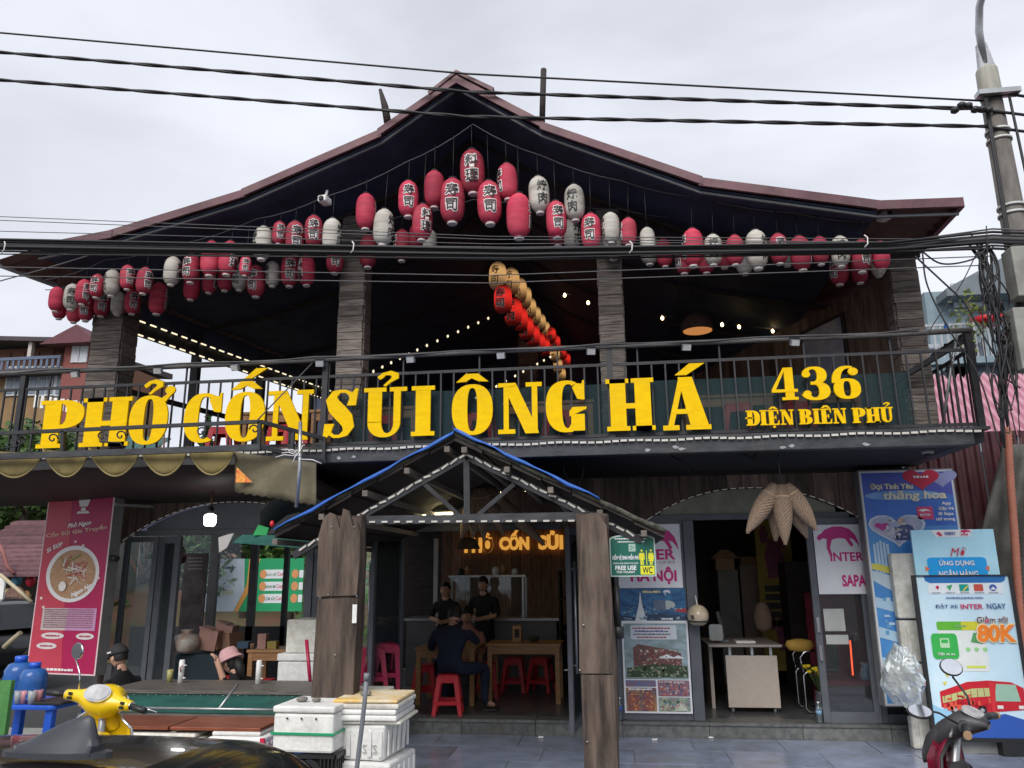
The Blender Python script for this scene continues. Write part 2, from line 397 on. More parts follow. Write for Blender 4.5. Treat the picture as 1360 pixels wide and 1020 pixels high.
# ---------------------------------------------------------------- ground, pavement, step
gm = MB().box((-400, -60, -.6), (400, 700, -.13)); ST('ground', gm, asphalt)
ST('road', MB().box((-60, -3, -.125), (60, 5.2, -.121)), asphalt)
pv = MB().box((-9, 5.2, -.5), (6.5, 9.36, -.012)); pvo = ST('pavement', pv, grout)
y = 9.355; row = 0
while y > 6.2:
    y2 = y - (.62 if row else .60); x = -2.95 + (.3 if row % 2 else 0)
    while x < 4.6:
        x2 = x + .92
        dz = random.uniform(-.003, .002)
        piece('paving_slab', pvo, (x + .004, y2 + .004, -.05), (x2 - .004, y - .004, dz), pave, (random.uniform(-.002, .002), random.uniform(-.002, .002), 0))
        x = x2
    y = y2; row += 1
st = MB().box((-6.6, 9.40, -.1), (3.45, 15.3, .145)); sto = ST('shop_floor', st, floor_m)
x = -6.6
while x < 3.4:      # riser stones and tread stones of the step
    x2 = min(x + random.uniform(.85, 1.05), 3.45)
    piece('step_stone', sto, (x + .003, 9.372, -.04), (x2 - .003, 9.399, .128), stone)
    piece('step_tread', sto, (x + .003, 9.352, .130), (x2 - .003, 9.62, .162), stone)
    x = x2
yy = 9.63
while yy < 13.6:
    x = -6.5
    while x < 3.3:
        piece('floor_tile', sto, (x + .002, yy + .002, .146), (x + .598, yy + .598, .16), floor_m)
        x += .6
    yy += .6
# ---------------------------------------------------------------- the restaurant building
B = T('restaurant_building', 'two storey dark timber restaurant with gabled maroon roof and plank walls', 'building', (-1.4, 9.4, 0))
UP0, UP1 = 2.93, 3.05
MB().box((-6.45, 7.58, UP0), (3.32, 12.0, UP1)).build('upper_floor', M('dark underside', (.022, .023, .028), .8), B); MB().box((-3.95, 12.001, UP0), (3.32, 15.2, UP1)).build('upper_floor', M('dark underside', (.022, .023, .028), .8), B)  # plain near-black base colour for the upper floor slabs
bm = MB().box((-7.6, 7.46, 2.885), (3.30, 7.575, 3.02)); bm.build('balcony_beam', iron_worn, B, bevel=.008)
rs_ = random.Random(12)
for (px, py) in ((1040, 594), (1052, 592), (905, 596), (898, 594), (860, 598), (450, 608), (470, 607), (1150, 590)):      # flaked paint
    c_ = P(px, py, 7.455); MB().prism([(.035 * rs_.uniform(.5, 1.3) * math.cos(t), .018 * rs_.uniform(.4, 1.2) * math.sin(t)) for t in [i * .9 for i in range(7)]], c_ + Vector((0, .002, 0)), (1, 0, 0), (0, 0, 1), .004).build('paint_flake', M('flaked grey paint', (.33, .34, .35), .7), B)
MB().box((-7.6, 7.44, 3.024), (3.44, 7.60, 3.052)).build('balcony_sill', iron_worn, B)
MB().box((3.32, 7.58, 2.93), (3.44, 9.4, 3.03)).build('balcony_side_beam', iron_worn, B)
MB().box((-6.45, 9.33, 2.89), (3.3, 9.42, 2.928)).build('wall_plate', wood_dark, B)
# rooms
MB().box((-3.9, 14.0, .16), (-.38, 14.1, UP0)).box((-.36, 13.2, .16), (3.3, 13.3, UP0)).build('back_wall', wood_dark, B)
MB().box((-.44, 9.66, .16), (-.34, 14.0, UP0)).build('partition_wall', wood_dark, B)
MB().box((3.30, 9.46, .16), (3.40, 15.2, UP0)).build('side_wall', wood_dark, B)
MB().box((-6.1, 15.0, UP1), (3.3, 15.1, 6.6)).build('upper_back_wall', navy, B)
def RW(yv): return 3.25 - .40 * (yv - 8.35)
def rwall(y0, y1, z0, z1, d0, d1):
    return MB().hexa([(RW(y0) - d1, y0, z0), (RW(y0) - d0, y0, z0), (RW(y1) - d0, y1, z0), (RW(y1) - d1, y1, z0), (RW(y0) - d1, y0, z1), (RW(y0) - d0, y0, z1), (RW(y1) - d0, y1, z1), (RW(y1) - d1, y1, z1)])
rw = rwall(8.35, 13.0, UP1, 4.98, -.1, 0).build('upper_side_wall', wood_dark, B)
yy = 8.36
while yy < 12.6:
    w = random.uniform(.15, .28); rwall(yy + .004, yy + w - .004, UP1, 4.97, .002, .026 + random.uniform(0, .01)).build('wall_plank', wood_wall, rw); yy += w
# arches over the three openings
AR = [(-6.36, -3.25, 2.17, 2.70), (-3.19, -.24, 2.05, 2.62), (-.10, 3.25, 1.98, 2.735)]
def arch(x):
    for a, b, z0, z1 in AR:
        if a <= x <= b: u = (x - (a + b) / 2) / ((b - a) / 2); return z0 + (z1 - z0) * (1 - abs(u) ** 2.2)
    return .16
fw = MB().box((-6.42, 9.442, 2.76), (3.3, 9.46, 2.89)).build('front_wall', wood_dark, B)
def plankrun(xa, xb):
    x = xa
    while x < xb:
        w = random.uniform(.16, .36); x2 = min(x + w, xb); xm = (x + x2) / 2
        z0 = arch(xm)
        dy = random.uniform(-.01, .008)
        if z0 < .5: z0 = .165
        # bottom edge follows the arch
        za = arch(x + .002) if arch(x + .002) > .5 else z0; zb = arch(x2 - .002) if arch(x2 - .002) > .5 else z0
        if z0 < .5: za = zb = z0
        y0, y1 = 9.405 + dy, 9.438
        MB().hexa([(x + .003, y0, za), (x2 - .003, y0, zb), (x2 - .003, y1, zb), (x + .003, y1, za),
                   (x + .003, y0, 2.888), (x2 - .003, y0, 2.888), (x2 - .003, y1, 2.888), (x + .003, y1, 2.888)]).build('wall_plank', wood_wall, fw)
        x = x2
plankrun(-6.42, -6.36); plankrun(-6.36, -3.25); plankrun(-3.25, -3.19); plankrun(-3.19, -.24); plankrun(-.24, -.10); plankrun(-.10, 3.25); plankrun(3.25, 3.3)
# thin led rope round the arches
for a, b, z0, z1 in (AR[0], AR[2]):
    k = MB(); n = 34
    for i in range(n):
        xa = a + (b - a) * i / n; xb = a + (b - a) * (i + .62) / n
        k.bar((xa, 9.385, arch(xa + 1e-4) - .004), (xb, 9.385, arch(xb) - .004), .012, .010)
    k.build('led_rope', led_faint_glow, B)['kind'] = 'stuff'
# roof: corrugated sheet, soffit, fascia boards
RP = [(-6.50, 5.10), (-6.03, 5.22), (-5.17, 5.335), (-3.72, 5.70), (-2.266, 6.275), (-1.452, 6.84), (-.565, 6.21), (.962, 5.465), (2.556, 5.095), (3.27, 5.07)]
KX = [.25, .24, .21, .12, .05, 0, 0, 0, 0, 0]
rows = []; yy = 7.0
while yy <= 15.2:
    rows.append([(x + k * (yy - 7), yy, z + .016 * math.cos((yy - 7) * 2 * math.pi / .16)) for (x, z), k in zip(RP, KX)]); yy += .04
MB().grid(rows, False).build('roof_sheet', roof_top, B, solid=.004)
rows = [[(x + k * (yy - 7) * .98, yy, z - .07) for (x, z), k in zip(RP[1:-1], KX[1:-1])] for yy in [7.02 + i * .55 for i in range(15)]]
MB().grid(rows, False).build('soffit', navy, B, solid=.02)
for (x0, z0), (x1, z1) in zip(RP[:-1], RP[1:]):
    o_ = random.uniform(0, .012)
    if x0 < -6.2: continue
    MB().hexa([(x0 - .02, 6.965 - o_, z0 - .06), (x1 + .02, 6.965 - o_, z1 - .06), (x1 + .02, 6.99, z1 - .06), (x0 - .02, 6.99, z0 - .06),
               (x0 - .02, 6.965 - o_, z0 + .028), (x1 + .02, 6.965 - o_, z1 + .028), (x1 + .02, 7.06, z1 + .034), (x0 - .02, 7.06, z0 + .034)]).build('fascia_board', maroon, B)
    # pale batten under the fascia
    MB().bar((x0, 7.04, z0 - .10), (x1, 7.04, z1 - .10), .025, .022).build('edge_batten', M('grey batten', (.13, .14, .15), .6), B)
# ridge cap
MB().prism([(-.30, -.17), (0, .06), (.40, -.19), (.38, -.23), (0, .02), (-.28, -.20)], (-1.452, 15.0, 6.85), (1, 0, 0), (0, 0, 1), 8.06).build('ridge_cap', maroon, B)
MB().bar((3.28, 6.98, 5.06), (3.30, 15, 5.02), .05, .1).build('eave_trim', maroon, B)
MB().bar((-6.52, 6.98, 5.09), (-5.6, 10.5, 5.09), .035, .06).build('eave_trim', M('pale gutter', (.4, .42, .43), .4), B)
for i, yy in enumerate((8.0, 9.6, 11.2, 12.8)):     # ceiling battens seen from below
    for (x0, z0), (x1, z1), k0, k1 in zip(RP[1:-1], RP[2:], KX[1:-1], KX[2:]):
        MB().bar((x0 + k0 * (yy - 7) * .97, yy, z0 - .105), (x1 + k1 * (yy - 7) * .97, yy, z1 - .105), .05, .05).build('ceiling_batten', wood_dark, B)
# stakes on the roof
MB().tube([P(515, 163, 7.3), P(511, 140, 7.3), P(505, 119, 7.3)], [.045, .04, .02], 6).build('roof_stake', wood_dark, B)
MB().tube([P(720, 162, 7.3), P(722, 92, 7.3)], .032, 6).build('roof_stake', wood_dark, B)
# left open side: black posts, beams
def LS(yv): return -5.78 + .24 * (yv - 8.2)
for yv in (9.4, 10.7, 11.9, 13.0, 14.2):
    MB().box((LS(yv) - .05, yv - .05, UP1), (LS(yv) + .05, yv + .05, 5.0)).build('side_post', iron, B)
MB().bar((LS(8.2), 8.2, 4.74), (LS(15), 15, 4.74), .08, .14).build('side_beam', iron, B)
MB().bar((LS(8.2), 8.2, 3.95), (LS(15), 15, 3.95), .05, .06).build('side_rail', iron, B)
# dark valance boards between beam and roof with a string of leds
MB().grid([[(LS(yv) - .06, yv, 4.82), (LS(yv) - .06, yv, 5.12)] for yv in (8.2, 10, 12, 15)], False).build('side_valance', navy, B, solid=.02)
for z, dx in ((4.83, .07), (4.66, .06)):
    k = MB(); yv = 8.35
    while yv < 14.6:
        k.bar((LS(yv) + dx, yv, z), (LS(yv + .09) + dx, yv + .09, z), .014, .016); yv += .17
    k.build('led_strip', led, B)['kind'] = 'stuff'
# columns clad in weathered slats
def column(px0, px1, py, Y, z0, z1, w=None):
    xa, xb = P(px0, py, Y).x, P(px1, py, Y).x; dep = (xb - xa) * .8
    ya, yb = Y - dep / 2, Y + dep / 2
    c = MB().box((xa + .02, ya + .02, z0), (xb - .02, yb - .02, z1)).build('column', wood_dark, B)
    z = z0
    while z < z1 - .02:
        h = random.uniform(.07, .125); z2 = min(z + h, z1); j = lambda: random.uniform(-.008, .008)
        piece('cladding_slat', c, (xa + j(), ya - .012 + j() * .5, z + .003), (xb + j(), ya + .019, z2 - .003), wood_slat, (0, random.uniform(-.012, .012), 0))
        piece('cladding_slat', c, (xb - .019, ya + .02, z + .003), (xb + .012 + j() * .5, yb + j(), z2 - .003), wood_slat)
        piece('cladding_slat', c, (xa - .012 + j() * .5, ya + .02, z + .003), (xa + .019, yb + j(), z2 - .003), wood_slat)
        z = z2
    return c
column(124, 163, 525, 8.1, UP1, 4.98)
column(450, 483, 520, 8.1, UP1, 5.85)
column(799, 830, 480, 8.1, UP1, 5.72)
column(1196, 1232, 500, 8.1, UP1, 4.97)
column(690, 712, 450, 13.5, UP1, 6.1)
# ---------------------------------------------------------------- balcony railing
RY = 7.52
RL = T('balcony_railing', 'black iron balcony railing running across the whole facade above the beam', 'railing', (-2, RY, 3.05))
xl, xr = -7.55, 3.40
MB().tube([(xl, RY - .03, 3.985), (-4, RY - .03, 3.975), (-1, RY - .03, 3.985), (xr - .6, RY - .03, 3.975), (xr + .03, RY - .03, 3.985)], .028, 8).build('top_pole', M('weathered bamboo pole', (.14, .135, .13), .6, (.07, .065, .06), 6, GH, .3), RL)
MB().bar((xl, RY, 3.80), (xr, RY, 3.80), .022, .03).build('upper_bar', iron, RL)
MB().bar((xl, RY, 3.085), (xr, RY, 3.085), .022, .03).build('lower_bar', iron, RL)
x = xl; i = 0
while x < xr - .05:
    tall = (i % 6 == 5)
    piece('baluster', RL, (x - .008, RY - .008, 3.10), (x + .008, RY + .008, 3.965 if tall else 3.785), iron); x += .133; i += 1
for xx in (-6.4, -2.93, .02, xr):
    MB().box((xx - .03, RY - .03, 3.053), (xx + .03, RY + .03, 3.97)).build('post', iron, RL)
# right return of the railing
for z in (3.80, 3.97): MB().bar((xr, RY, z), (xr, 9.3, z), .025, .03).build('side_bar', iron, RL)
yy = RY + .13
while yy < 9.3: piece('baluster', RL, (xr - .008, yy - .008, 3.06), (xr + .008, yy + .008, 3.79), iron); yy += .133
MB().bar((2.75, 8.0, 3.56), (xr, 7.6, 3.92), .05, .05).build('corner_brace', iron, RL)
MB().tube([P(1252, 565, 7.6), P(1263, 490, 7.6), P(1272, 440, 7.6)], .014, 6).build('leaning_rod', galv, RL)
MB().tube([P(1255, 443, 7.6), P(1257, 430, 7.6)], .018, 6).build('rod_cap', tarp_blue, RL)
# conduit tied along the top pole
MB().tube([(xl + i * .5, RY - .05 - .02 * (i % 2), 4.003 - .012 * (i % 3)) for i in range(22)], .008, 5).build('conduit', cable_g, RL)
# led strip along the beam
k = MB(); x = xl
while x < xr - .1:
    dz = .006 * math.sin(x * 9) + .008
    k.box((x, 7.43, 2.995 + dz), (x + .062, 7.437, 3.015 + dz)); x += .078
k.build('led_strip', led_faint_glow, RL)['kind'] = 'stuff'
# green shade net behind the bars
nm = MB(); nz0, nz1 = 3.07, 3.62
nm.grid([[(x_, RY + .05 + .012 * math.sin(x_ * 5 + zz * 4), zz + .02 * math.sin(x_ * 1.3) * (zz - nz0)) for zz in (nz0, 3.2, 3.35, 3.5, nz1)] for x_ in [-2.85 + .15 * i for i in range(39)]])
tag(nm.build('shade_net', net_m), 'dark green shade net tied behind the railing bars', 'net')
# small flood lamps under the top pole
fl = T('flood_lamp', '', 'lamp')
MB().box((-.045, -.02, -.07), (.045, .02, -.005)).build('housing', plas_grey, fl, bevel=.006)
MB().box((-.038, -.026, -.063), (.038, -.021, -.012)).build('lens', M('lamp lens', (.55, .56, .55), .2), fl)
MB().bar((-.05, .01, .0), (.05, .01, .0), .012, .02).build('bracket', iron, fl)
flx = [(100, 489), (210, 484), (312, 480), (425, 473), (545, 470), (665, 465), (785, 460), (912, 457), (1056, 452)]
for i, (a, b) in enumerate(flx):
    p = P(a, b, RY - .10); o = fl if i == 0 else dup(fl)
    o.location = (p.x, p.y, 3.955); o.rotation_euler = (R(25), 0, R(random.uniform(-20, 20)))
    o['group'] = 'flood lamps under the balcony pole'
    o['label'] = 'small grey flood lamp under the balcony pole, %s from the left' % ORDN[i]
# ---------------------------------------------------------------- fat slab letters
def glyph(ch, mb, o, w, h, t=.022):
    X, Z = Vector((1, 0, 0)), Vector((0, 0, 1)); o = Vector(o)
    st = [0]
    def pt(u, v): return (u * w, v * h)
    def poly(*p):
        st[0] += 1; e = .0012 * (st[0] % 4)
        mb.prism([pt(*q) for q in p], o + Vector((0, t / 2, 0)), X, Z, t + e)
    def rect(a, b, c, d): poly((a, b), (c, b), (c, d), (a, d))
    def strip(outer, inner):
        st[0] += 1; e = .0012 * (st[0] % 4); n = len(outer)
        f0 = [o + X * (u * w) + Z * (v * h) for u, v in outer]; f1 = [o + X * (u * w) + Z * (v * h) for u, v in inner]
        fr, bk = Vector((0, -t / 2 - e, 0)), Vector((0, t / 2, 0))
        vs = [p + fr for p in f0] + [p + fr for p in f1] + [p + bk for p in f0] + [p + bk for p in f1]; fs = []
        for i in range(n - 1):
            fs += [(i, n + i, n + i + 1, i + 1), (2 * n + i, 2 * n + i + 1, 3 * n + i + 1, 3 * n + i), (i, i + 1, 2 * n + i + 1, 2 * n + i), (n + i, 3 * n + i, 3 * n + i + 1, n + i + 1)]
        fs += [(0, 2 * n, 3 * n, n), (n - 1, 2 * n - 1, 4 * n - 1, 3 * n - 1)]
        mb._add(vs, fs)
    def ring(cx, cy, rx, ry, ix, iy, a0=0, a1=360, n=30, p=2.35, ip=2.8, icx=None):
        ic = cx if icx is None else icx
        strip(ell(cx, cy, rx, ry, n, p, a0, a1 + .001), ell(ic, cy, ix, iy, n, ip, a0, a1 + .001))
    def stem(a, c, lo=0, hi=1, s=.055, th=.085, left=True, right=True):
        rect(a, lo, c, hi)
        if lo == 0: rect(a - s * left, 0, c + s * right, th)
        if hi == 1: rect(a - s * left, 1 - th, c + s * right, 1)
    if ch == 'O': ring(.5, .5, .5, .505, .12, .43)
    elif ch == 'I': rect(.18, 0, .82, 1); rect(0, 0, 1, .085); rect(0, .915, 1, 1)
    elif ch == 'H':
        rect(.08, 0, .41, 1); rect(.60, 0, .93, 1); rect(.40, .42, .61, .52)
        for a, c in ((0, .48), (.53, 1)): rect(a, 0, c, .085); rect(a, .915, c, 1)
    elif ch == 'P':
        rect(.10, 0, .47, 1); rect(0, 0, .58, .085); rect(0, .915, .3, 1)
        strip(ell(.46, .70, .54, .30, 18, 2.4, -90, 90), ell(.46, .70, .14, .22, 18, 2.8, -90, 90))
    elif ch in 'DĐ':
        rect(.10, 0, .46, 1); rect(0, 0, .3, .085); rect(0, .915, .3, 1)
        strip(ell(.44, .50, .56, .5, 20, 2.4, -90, 90), ell(.44, .5, .17, .41, 20, 2.8, -90, 90))
        if ch == 'Đ': rect(-.05, .46, .52, .55)
    elif ch == 'B':
        rect(.10, 0, .46, 1); rect(0, 0, .3, .085); rect(0, .915, .3, 1)
        strip(ell(.44, .75, .50, .25, 16, 2.4, -90, 90), ell(.44, .75, .14, .165, 16, 2.6, -90, 90))
        strip(ell(.44, .27, .56, .27, 16, 2.4, -90, 90), ell(.44, .26, .17, .18, 16, 2.6, -90, 90))
    elif ch == 'E':
        rect(.10, 0, .50, 1); rect(0, 0, .94, .085); rect(0, .915, .92, 1); rect(.5, .46, .70, .54)
        poly((.80, .085), (.94, .085), (.98, .32), (.92, .32)); poly((.78, .915), (.92, .915), (.92, .70), (.87, .70)); rect(.66, .36, .72, .64)
    elif ch == 'N':
        rect(.13, 0, .25, .94); rect(0, 0, .40, .085); poly((0, 1), (.42, 1), (.42, .94), (0, .915)); poly((.10, 1), (.42, 1), (.95, .03), (.95, 0), (.64, 0))
        rect(.80, .02, .93, 1); rect(.66, .915, 1.04, 1)
    elif ch == 'A':
        poly((.10, .06), (.22, .06), (.50, 1), (.38, 1)); poly((.36, 1), (.66, 1), (.96, .06), (.58, .06)); rect(.26, .30, .66, .39)
        rect(0, 0, .34, .09); rect(.48, 0, 1.0, .09)
    elif ch == 'U':
        rect(.10, .30, .42, 1); rect(0, .915, .52, 1); rect(.70, .30, .86, 1); rect(.60, .915, 1, 1)
        strip(ell(.48, .31, .38, .31, 20, 2.2, 180, 360), ell(.56, .31, .14, .23, 20, 2.2, 180, 360))
    elif ch == 'C':
        ring(.52, .5, .52, .505, .17, .43, 62, 298, 30, icx=.56)
        poly((.93, .60), (1.0, .60), (1.0, 1.0), (.95, 1.0), (.93, .93)); poly((.66, .86), (.75, .945), (.93, .93), (.93, .60), (.80, .62))
    elif ch == 'G':
        ring(.50, .5, .5, .505, .16, .43, 62, 270, 28, icx=.56); poly((.66, .86), (.75, .945), (.90, .93), (.90, .62), (.78, .64))
        poly((.88, .62), (.96, .62), (.96, 1), (.92, 1), (.88, .9)); rect(.62, .02, .95, .34); poly((.58, .30), (1.0, .44), (1.0, .48), (.66, .48), (.58, .40))
        poly((.48, -.005), (.66, .0), (.66, .2), (.56, .08))
    elif ch == 'S':
        cl = [(.80, .80, .07), (.74, .90, .07), (.62, .95, .05), (.46, .955, .05), (.30, .90, .12), (.23, .78, .20), (.30, .65, .235), (.48, .52, .25), (.66, .38, .235), (.72, .24, .19), (.64, .11, .11), (.48, .05, .05), (.32, .05, .05), (.20, .11, .06), (.15, .22, .07)]
        o1, i1 = [], []
        for k_, (a, b, r_) in enumerate(cl):
            p0, p1 = cl[max(k_ - 1, 0)], cl[min(k_ + 1, len(cl) - 1)]; dx, dy = (p1[0] - p0[0]), (p1[1] - p0[1]); l_ = math.hypot(dx, dy)
            o1.append((a - dy / l_ * r_ * .9, b + dx / l_ * r_ * .62)); i1.append((a + dy / l_ * r_ * .9, b - dx / l_ * r_ * .62))
        strip(o1, i1)
        poly((.66, .66), (.92, .66), (.98, 1.0), (.90, 1.0), (.78, .90)); poly((0, 0), (.08, 0), (.22, .10), (.32, .30), (.04, .30))
    elif ch == '4':
        rect(.52, 0, .86, 1); rect(.38, 0, 1, .085); poly((0, .24), (1, .24), (1, .33), (0, .33)); poly((0, .33), (.16, .33), (.60, 1), (.50, 1))
    elif ch == '3':
        strip(ell(.46, .74, .46, .26, 18, 2.3, -80, 165), ell(.40, .74, .16, .185, 18, 2.3, -80, 165))
        strip(ell(.46, .27, .54, .27, 20, 2.3, -165, 85), ell(.42, .27, .17, .19, 20, 2.3, -165, 85))
        rect(.30, .46, .56, .55); poly(*ell(.16, .78, .16, .10, 10)); poly(*ell(.15, .20, .15, .10, 10))
    elif ch == '6':
        ring(.52, .31, .48, .31, .13, .23, 0, 360, 24)
        strip(ell(.55, .50, .55, .50, 16, 2.3, 70, 180), ell(.62, .46, .32, .46, 16, 2.3, 70, 180)); poly(*ell(.78, .82, .18, .12, 10))
    elif ch == '^': poly((.10, 1.05), (.34, 1.22), (.64, 1.22), (.90, 1.05), (.66, 1.06), (.48, 1.13), (.34, 1.06))
    elif ch == "'": poly((.42, 1.28), (.62, 1.28), (1.0, 1.48), (.70, 1.48))
    elif ch == '`': poly((.30, 1.04), (.55, 1.04), (.95, 1.26), (.62, 1.26))
    elif ch == '?':
        strip([(.36, 1.16), (.30, 1.22), (.42, 1.30), (.62, 1.34), (.80, 1.28), (.80, 1.18), (.62, 1.10), (.50, 1.02)], [(.44, 1.20), (.46, 1.22), (.50, 1.25), (.60, 1.25), (.64, 1.22), (.62, 1.18), (.54, 1.12), (.44, 1.04)])
    elif ch == ',':   # horn of the letter
        poly(*ell(1.0, 1.10, .13, .09, 12)); poly((.76, .92), (.90, .86), (1.06, 1.02), (1.10, 1.10), (1.0, 1.06))
    elif ch == '.': poly(*ell(.5, -.11, .12, .08, 10))
SG = T('restaurant_sign', 'large yellow slab letters PHỞ CỐN SỦI ÔNG HÁ mounted on the railing', 'sign', (-2.5, 7.44, 3.1))
LET = [('P', 48, 107, 532, 595), ('H', 105, 170, 528.5, 593), ('O?,', 168.5, 220, 526, 590.6), ('C', 242, 291, 523, 588), ("O^'", 297, 350, 521, 586.5), ('N', 353.5, 411.6, 519, 585),
       ('S', 428.7, 475, 517, 583), ('U?', 482, 539.4, 515, 581), ('I', 546, 577, 513, 579), ('O^', 600, 654.8, 511, 577.7), ('N', 662, 718.5, 508.6, 576), ('G', 725.7, 780, 506, 574),
       ('H', 806.7, 871, 503, 572), ('A`', 881, 945, 501, 571)]
LY = 7.45
def letter(s, x0, x1, y0, y1, par):
    a = P(x0, y1, LY); b = P(x1, y1, LY); c = P((x0 + x1) / 2, y0, LY); d = P((x0 + x1) / 2, y1, LY)
    # verticals lean in the picture: measure the width at mid height
    w = b.x - a.x; h = c.z - d.z; k = MB()
    for ch in s: glyph(ch, k, (a.x, LY, d.z), w, h)
    return k.build('letter', yellow, par)
for l in LET: letter(*l, SG)
NS = T('street_number_sign', 'smaller yellow letters 436 ĐIỆN BIÊN PHỦ mounted on the railing', 'sign', (1.9, 7.44, 3.1))
for l in [('4', 1026, 1060.6, 488.6, 531.7), ('3', 1067.7, 1104, 487, 531.7), ('6', 1107, 1144.7, 486, 530)]: letter(*l, NS)
xs = 991.5
for s, w, gap in [('Đ', 18.5, 0), ('I', 9.5, 1), ('E^.', 15.5, 1), ('N', 17.5, 7), ('B', 18, 1), ('I', 9, 1), ('E^', 15.5, 1), ('N', 17.5, 8), ('P', 18, .5), ('H', 18.5, .5), ('U?', 17.5, 0)]:
    t_ = (xs - 991) / 195
    letter(s, xs, xs + w, 545.5 - 5 * t_, 565.5 - 5 * t_, NS); xs += w + gap
# ---------------------------------------------------------------- paper lanterns
def lprof(r, h):
    out = []; n = 40
    for i in range(n + 1):
        u = i / n; v = 2 * u - 1
        rr = r * (1 - abs(v) ** 3.4) ** .5 if abs(v) < 1 else 0
        rr = max(rr, r * .36)
        if 0 < i < n: rr *= (1.0 if i % 2 else .95)
        out.append((rr, (u - .5) * h))
    return out
def lrad(z):   # unit lantern: r=.5 , h = 2 at z in [-1,1]
    return .5 * max((1 - min(abs(z), .999) ** 3.4) ** .5, .36)
def wrap_text(s, bold, off, mat, name):
    v, f = glyphs(s, bold, .0)
    xs = [a[0] for a in v]; ys = [a[1] for a in v]; x0, x1, y0, y1 = min(xs), max(xs), min(ys), max(ys)
    bmm = bmesh.new()
    vv = [bmm.verts.new(((a - (x0 + x1) / 2), (b - (y0 + y1) / 2), 0)) for a, b, c in v]
    for q in f:
        try: bmm.faces.new([vv[i] for i in q])
        except Exception: pass
    for k in range(-7, 8):
        bmesh.ops.bisect_plane(bmm, geom=bmm.verts[:] + bmm.edges[:] + bmm.faces[:], plane_co=(k * .075, 0, 0), plane_no=(1, 0, 0))
    return bmm
_lm = {}
def ltext(ph, bold, off):
    """two signs, one above the other, bent round the unit lantern"""
    k = (ph, bold, off)
    if k in _lm: return _lm[k]
    vs, fs = [], []
    for ch, zc in zip(ph, (.30, -.38)):
        bmm = wrap_text(ch, bold, off, None, '')
        bmm.verts.ensure_lookup_table(); o = len(vs)
        for v in bmm.verts:
            u = v.co.x * .56; z = zc + v.co.y * .62; r = lrad(z) + off; a = u / .5 - math.pi / 2
            vs.append((r * math.cos(a), r * math.sin(a), z))
        for fc in bmm.faces: fs.append([o + v.index for v in fc.verts])
        bmm.free()
    me = bpy.data.meshes.new('lettering'); me.from_pydata(vs, [], fs); _lm[k] = me; return me
def lmesh(key, mk):
    if key not in _lm: _lm[key] = mk()
    return _lm[key]
def bodymesh():
    k = MB(); k.lathe([(r, z * 1.0) for r, z in lprof(.5, 2.0)], n=20)
    me = bpy.data.meshes.new('lantern_body'); me.from_pydata([v for v in k.v], [], k.f); me.polygons.foreach_set('use_smooth', k.sm); return me
def capmesh(z0, z1):
    k = MB(); k.lathe([(.19, z0), (.21, (z0 + z1) / 2), (.19, z1)], n=12)
    me = bpy.data.meshes.new('lantern_cap'); me.from_pydata([v for v in k.v], [], k.f); me.materials.append(plas_blk); return me
def linst(name, me, mat, par):
    key = (me.name, mat.name)
    if key not in _lm:
        m2 = me.copy(); m2.materials.clear(); m2.materials.append(mat); _lm[key] = m2
    ob = bpy.data.objects.new(name, _lm[key]); COL.objects.link(ob); ob.parent = par; return ob
def lantern(c, w, h, colour, ph, turn, cord, label, group, lit=False):
    e = T('paper_lantern', label, 'lantern', c, group)
    e.scale = (w, w, h / 2); e.rotation_euler = (R(random.uniform(-2.5, 2.5)), R(random.uniform(-2.5, 2.5)), R(turn))
    bm_ = (lit_white if colour == 'w' else lit_red) if lit else (white_l if colour == 'w' else red_l)
    linst('shade', lmesh('body', bodymesh), bm_, e)
    linst('cap', lmesh('cap1', lambda: capmesh(.97, 1.05)), plas_blk, e); linst('cap', lmesh('cap2', lambda: capmesh(-1.06, -.97)), white_p if not lit else plas_blk, e)
    if ph:
        if colour == 'r': linst('lettering_outline', ltext(ph, .075, .007), white_p, e)
        linst('lettering', ltext(ph, .012, .016), black_p, e)
    if cord > .02:
        k = MB().tube([(0, 0, 1.03), (.02, 0, 1.03 + cord / (h / 2))], .004 / w, 5).build('cord', cable_m, None); k.parent = e
    return e
SU, RY_, YA_ = '寿司', '料理', '焼肉'
